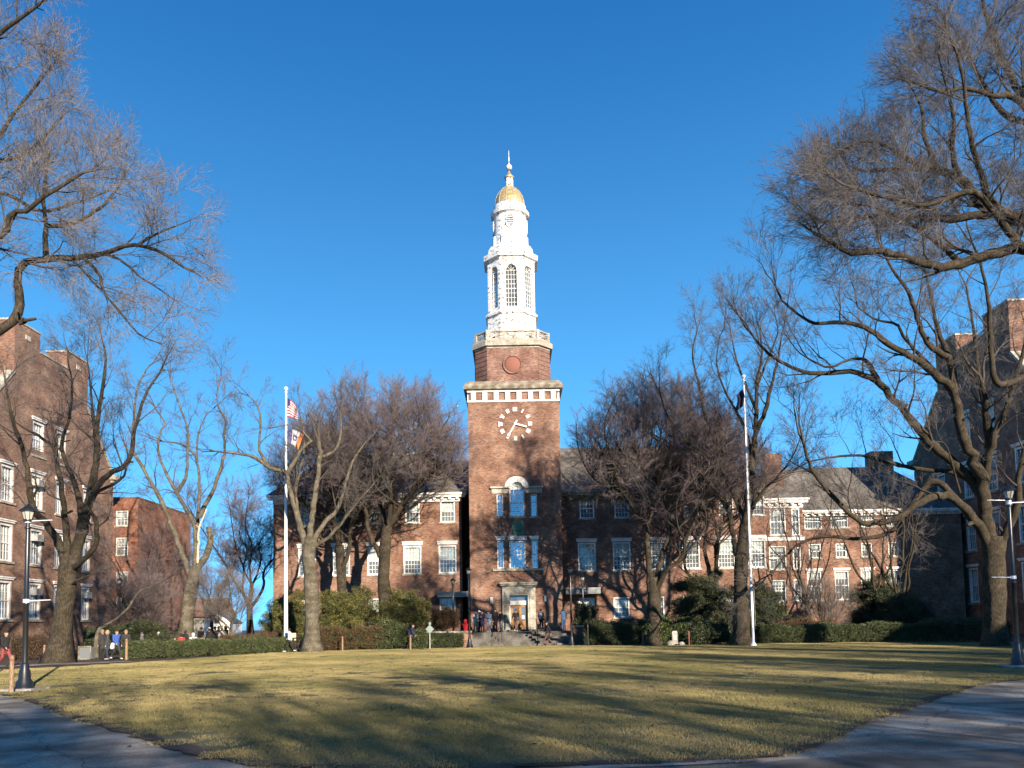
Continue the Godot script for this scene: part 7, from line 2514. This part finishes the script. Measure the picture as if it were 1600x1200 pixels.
func build_people() -> void:
	var blk := Color(0.012, 0.012, 0.014)
	var navy := Color(0.02, 0.025, 0.06)
	var brown := Color(0.04, 0.025, 0.015)
	var jean := Color(0.07, 0.10, 0.16)
	person("walker in black jacket and red trousers at the lawn's corner", column_at(9, 37.5), 70, "walk", "", 1.66, blk, Color(0.26, 0.045, 0.05), blk)
	person("walker in dark coat half hidden behind the blue-jacketed one", column_at(160, 46.5), -100, "stand", "coat", 1.66, Color(0.03, 0.03, 0.03), blk, Color(0.2, 0.14, 0.08))
	person("person in long dark grey coat with fair hair near the wooden post", column_at(168, 45.2), -60, "stand", "coat", 1.62, Color(0.045, 0.048, 0.045), navy, Color(0.28, 0.2, 0.12), Color(0.3, 0.3, 0.3))
	person("person in bright blue jacket with white shoulder bag by the hedge end", column_at(182, 45.0), 60, "walk", "bag", 1.62, Color(0.03, 0.08, 0.30), Color(0.03, 0.03, 0.03), brown, Color(0.5, 0.5, 0.5), Color(0.75, 0.75, 0.76))
	person("long-haired person in black coat right behind the wooden post", column_at(197, 45.8), 20, "stand", "long coat", 1.62, Color(0.025, 0.025, 0.022), blk, Color(0.18, 0.13, 0.06))
	person("person in grey hooded top behind the clipped hedge", column_at(222, 52.0), 100, "stand", "hood", 1.42, Color(0.14, 0.14, 0.145), blk, blk)
	person("person in white hat and navy top behind the hedge", column_at(248, 53.5), -40, "stand", "hat", 1.42, navy, blk, blk, blk, Color(0.75, 0.74, 0.7))
	person("seated person in red jacket behind the hedge", column_at(283, 56.0), -150, "sit", "", 1.7, Color(0.42, 0.03, 0.03), blk, blk)
	person("black-haired person in black beside the red jacket", column_at(290, 57.4), 170, "stand", "long", 1.5, blk, blk, blk)
	person("seated person in pale grey hooded top behind the hedge", column_at(302, 56.0), 200, "sit", "hood", 1.72, Color(0.42, 0.42, 0.42), blk, blk)
	person("person in brown coat standing by the garden wall", column_at(314, 64), 20, "stand", "coat", 1.7, Color(0.03, 0.02, 0.018), blk, blk)
	person("person in white cap among the dark crowd", column_at(327, 61), 170, "stand", "hat", 1.68, blk, navy, blk, blk, Color(0.6, 0.6, 0.6))
	person("person with black rucksack among the crowd by the thin trunk", column_at(336, 62), 190, "stand", "pack", 1.75, Color(0.02, 0.025, 0.02), blk, blk, blk, blk)
	person("tall person in black jacket among the crowd", column_at(341, 63.5), 120, "phone", "", 1.82, blk, jean, brown)
	person("person in pale jacket next to the ornamental trunk", column_at(347, 62), 200, "stand", "", 1.66, Color(0.3, 0.33, 0.36), navy, blk)
	person("person in black hood next to the ornamental trunk", column_at(353, 64), 150, "stand", "hood", 1.78, blk, blk, blk)
	person("person in white coat walking by the flagpole's foot", column_at(452.5, 53.6), -90, "walk", "", 1.55, Color(0.6, 0.6, 0.62), blk, blk, Color(0.6, 0.6, 0.6))
	person("walker in navy coat behind the wooden post at the laurel", column_at(644, 54.9), 80, "walk", "pack", 1.7, navy, blk, blk, blk, Color(0.02, 0.02, 0.04))
	person("person in bright red hooded coat above the planter wall", column_at(727.5, 63.4, 0.0), 160, "raise", "hood", 2.35 * 0.0 + 1.95, Color(0.45, 0.012, 0.025), blk, blk)
	var L := 0.996
	person("person in pink-white coat at the edge of the steps", column_at(743, 62.6, L), 10, "stand", "coat", 1.62, Color(0.55, 0.42, 0.40), Color(0.3, 0.2, 0.16), blk)
	person("person with white hat carrying things on the steps", column_at(748.5, 62.0, L), 60, "phone", "hat", 1.64, Color(0.16, 0.15, 0.14), blk, blk, blk, Color(0.7, 0.68, 0.62))
	person("person in dark purple coat on the steps", column_at(754, 61.6, L), -20, "phone", "coat", 1.66, Color(0.03, 0.025, 0.06), navy, brown)
	person("person in pale blue jacket and light jeans on the steps", column_at(764, 61.7, L), -30, "phone", "", 1.62, Color(0.22, 0.29, 0.40), Color(0.36, 0.42, 0.48), blk, Color(0.4, 0.4, 0.4))
	person("tall person in black under the wall lantern on the steps", column_at(774, 61.8, L), 30, "stand", "coat", 1.76, blk, blk, brown)
	person("person in black coat and pale trousers by the handrail", column_at(783, 62.2, L), -60, "phone", "long", 1.66, blk, Color(0.36, 0.38, 0.40), brown)
	person("person in black jacket coming out before the oak doors", column_at(806, 62.4, L), 0, "walk", "", 1.7, Color(0.02, 0.018, 0.018), Color(0.10, 0.055, 0.04), brown, Color(0.6, 0.6, 0.6))
	person("person in black with pale shirt beside the door surround", column_at(846, 62.8, L), 150, "stand", "pack", 1.72, blk, Color(0.015, 0.015, 0.02), blk, blk, Color(0.30, 0.36, 0.44))
	person("walker in black with a swinging dark bag at the foot of the steps", column_at(855.5, 57.6, 0.0), -80, "walk", "bag coat", 1.7, blk, Color(0.10, 0.05, 0.04), blk, Color(0.1, 0.05, 0.04), blk)
	person("person in blue denim holding both hands up on the steps", column_at(881, 62.3, L), 170, "raise", "", 1.74, Color(0.07, 0.14, 0.24), Color(0.05, 0.09, 0.17), brown)

# ---------------------------------------------------------------- camera, light, scene
func _ready() -> void:
	var cam := Camera3D.new()
	cam.name = "camera"
	var pitch := atan(PITCH_TAN)
	cam_basis = Basis(Vector3(1, 0, 0), pitch) * Basis(Vector3(0, 0, 1), -deg_to_rad(ROLL_DEG))
	cam.transform = Transform3D(cam_basis, EYE)
	cam.projection = Camera3D.PROJECTION_FRUSTUM
	cam.near = 0.1
	cam.far = 1500.0
	cam.size = 0.1 * 1200.0 / FOCAL
	cam.frustum_offset = Vector2(0, 0.1 * (PRINCIPAL_Y - 600.0) / FOCAL)
	cam.keep_aspect = Camera3D.KEEP_HEIGHT
	add_child(cam)
	cam.current = true

	var sky_mat := ProceduralSkyMaterial.new()
	sky_mat.sky_top_color = Color(0.02, 0.245, 0.465)
	sky_mat.sky_horizon_color = Color(0.385, 0.715, 0.945)
	sky_mat.sky_curve = 0.231
	sky_mat.ground_horizon_color = Color(0.40, 0.42, 0.42)
	sky_mat.ground_bottom_color = Color(0.20, 0.18, 0.15)
	sky_mat.sun_angle_max = 0.0
	sky_mat.energy_multiplier = 1.0
	var sky := Sky.new()
	sky.sky_material = sky_mat
	var env := Environment.new()
	env.background_mode = Environment.BG_SKY
	env.sky = sky
	env.tonemap_mode = Environment.TONE_MAPPER_LINEAR
	env.tonemap_exposure = 2.3
	env.sdfgi_enabled = true
	env.ssao_enabled = true
	env.ssil_enabled = true
	var we := WorldEnvironment.new()
	we.name = "world"
	we.environment = env
	add_child(we)

	var sun := DirectionalLight3D.new()
	sun.name = "sun"
	sun.light_energy = 1.6
	sun.light_color = Color(1.0, 0.935, 0.85)
	sun.light_angular_distance = 0.45
	sun.shadow_enabled = true
	add_child(sun)
	var el := deg_to_rad(SUN_EL)
	var toward := Vector3(SUN_AZ.x * cos(el), sin(el), SUN_AZ.y * cos(el)).normalized()
	sun.look_at_from_position(toward * 100.0, Vector3.ZERO, Vector3.UP)

	make_materials()
	build_ground()
	build_tower()
	build_wings()
	build_annex()
	build_hall(-1, "sunlit brick hall with twin chimneys, white sash windows and air conditioners", "brick_wing")
	build_hall(1, "dark brick hall in full shade with twin chimneys and gable", "brick_wing")
	build_far_buildings()
	build_steps()
	make_sprays()
	build_trees()
	build_shrubs()
	build_lamps()
	build_flagpoles()
	build_furniture()
	build_people()
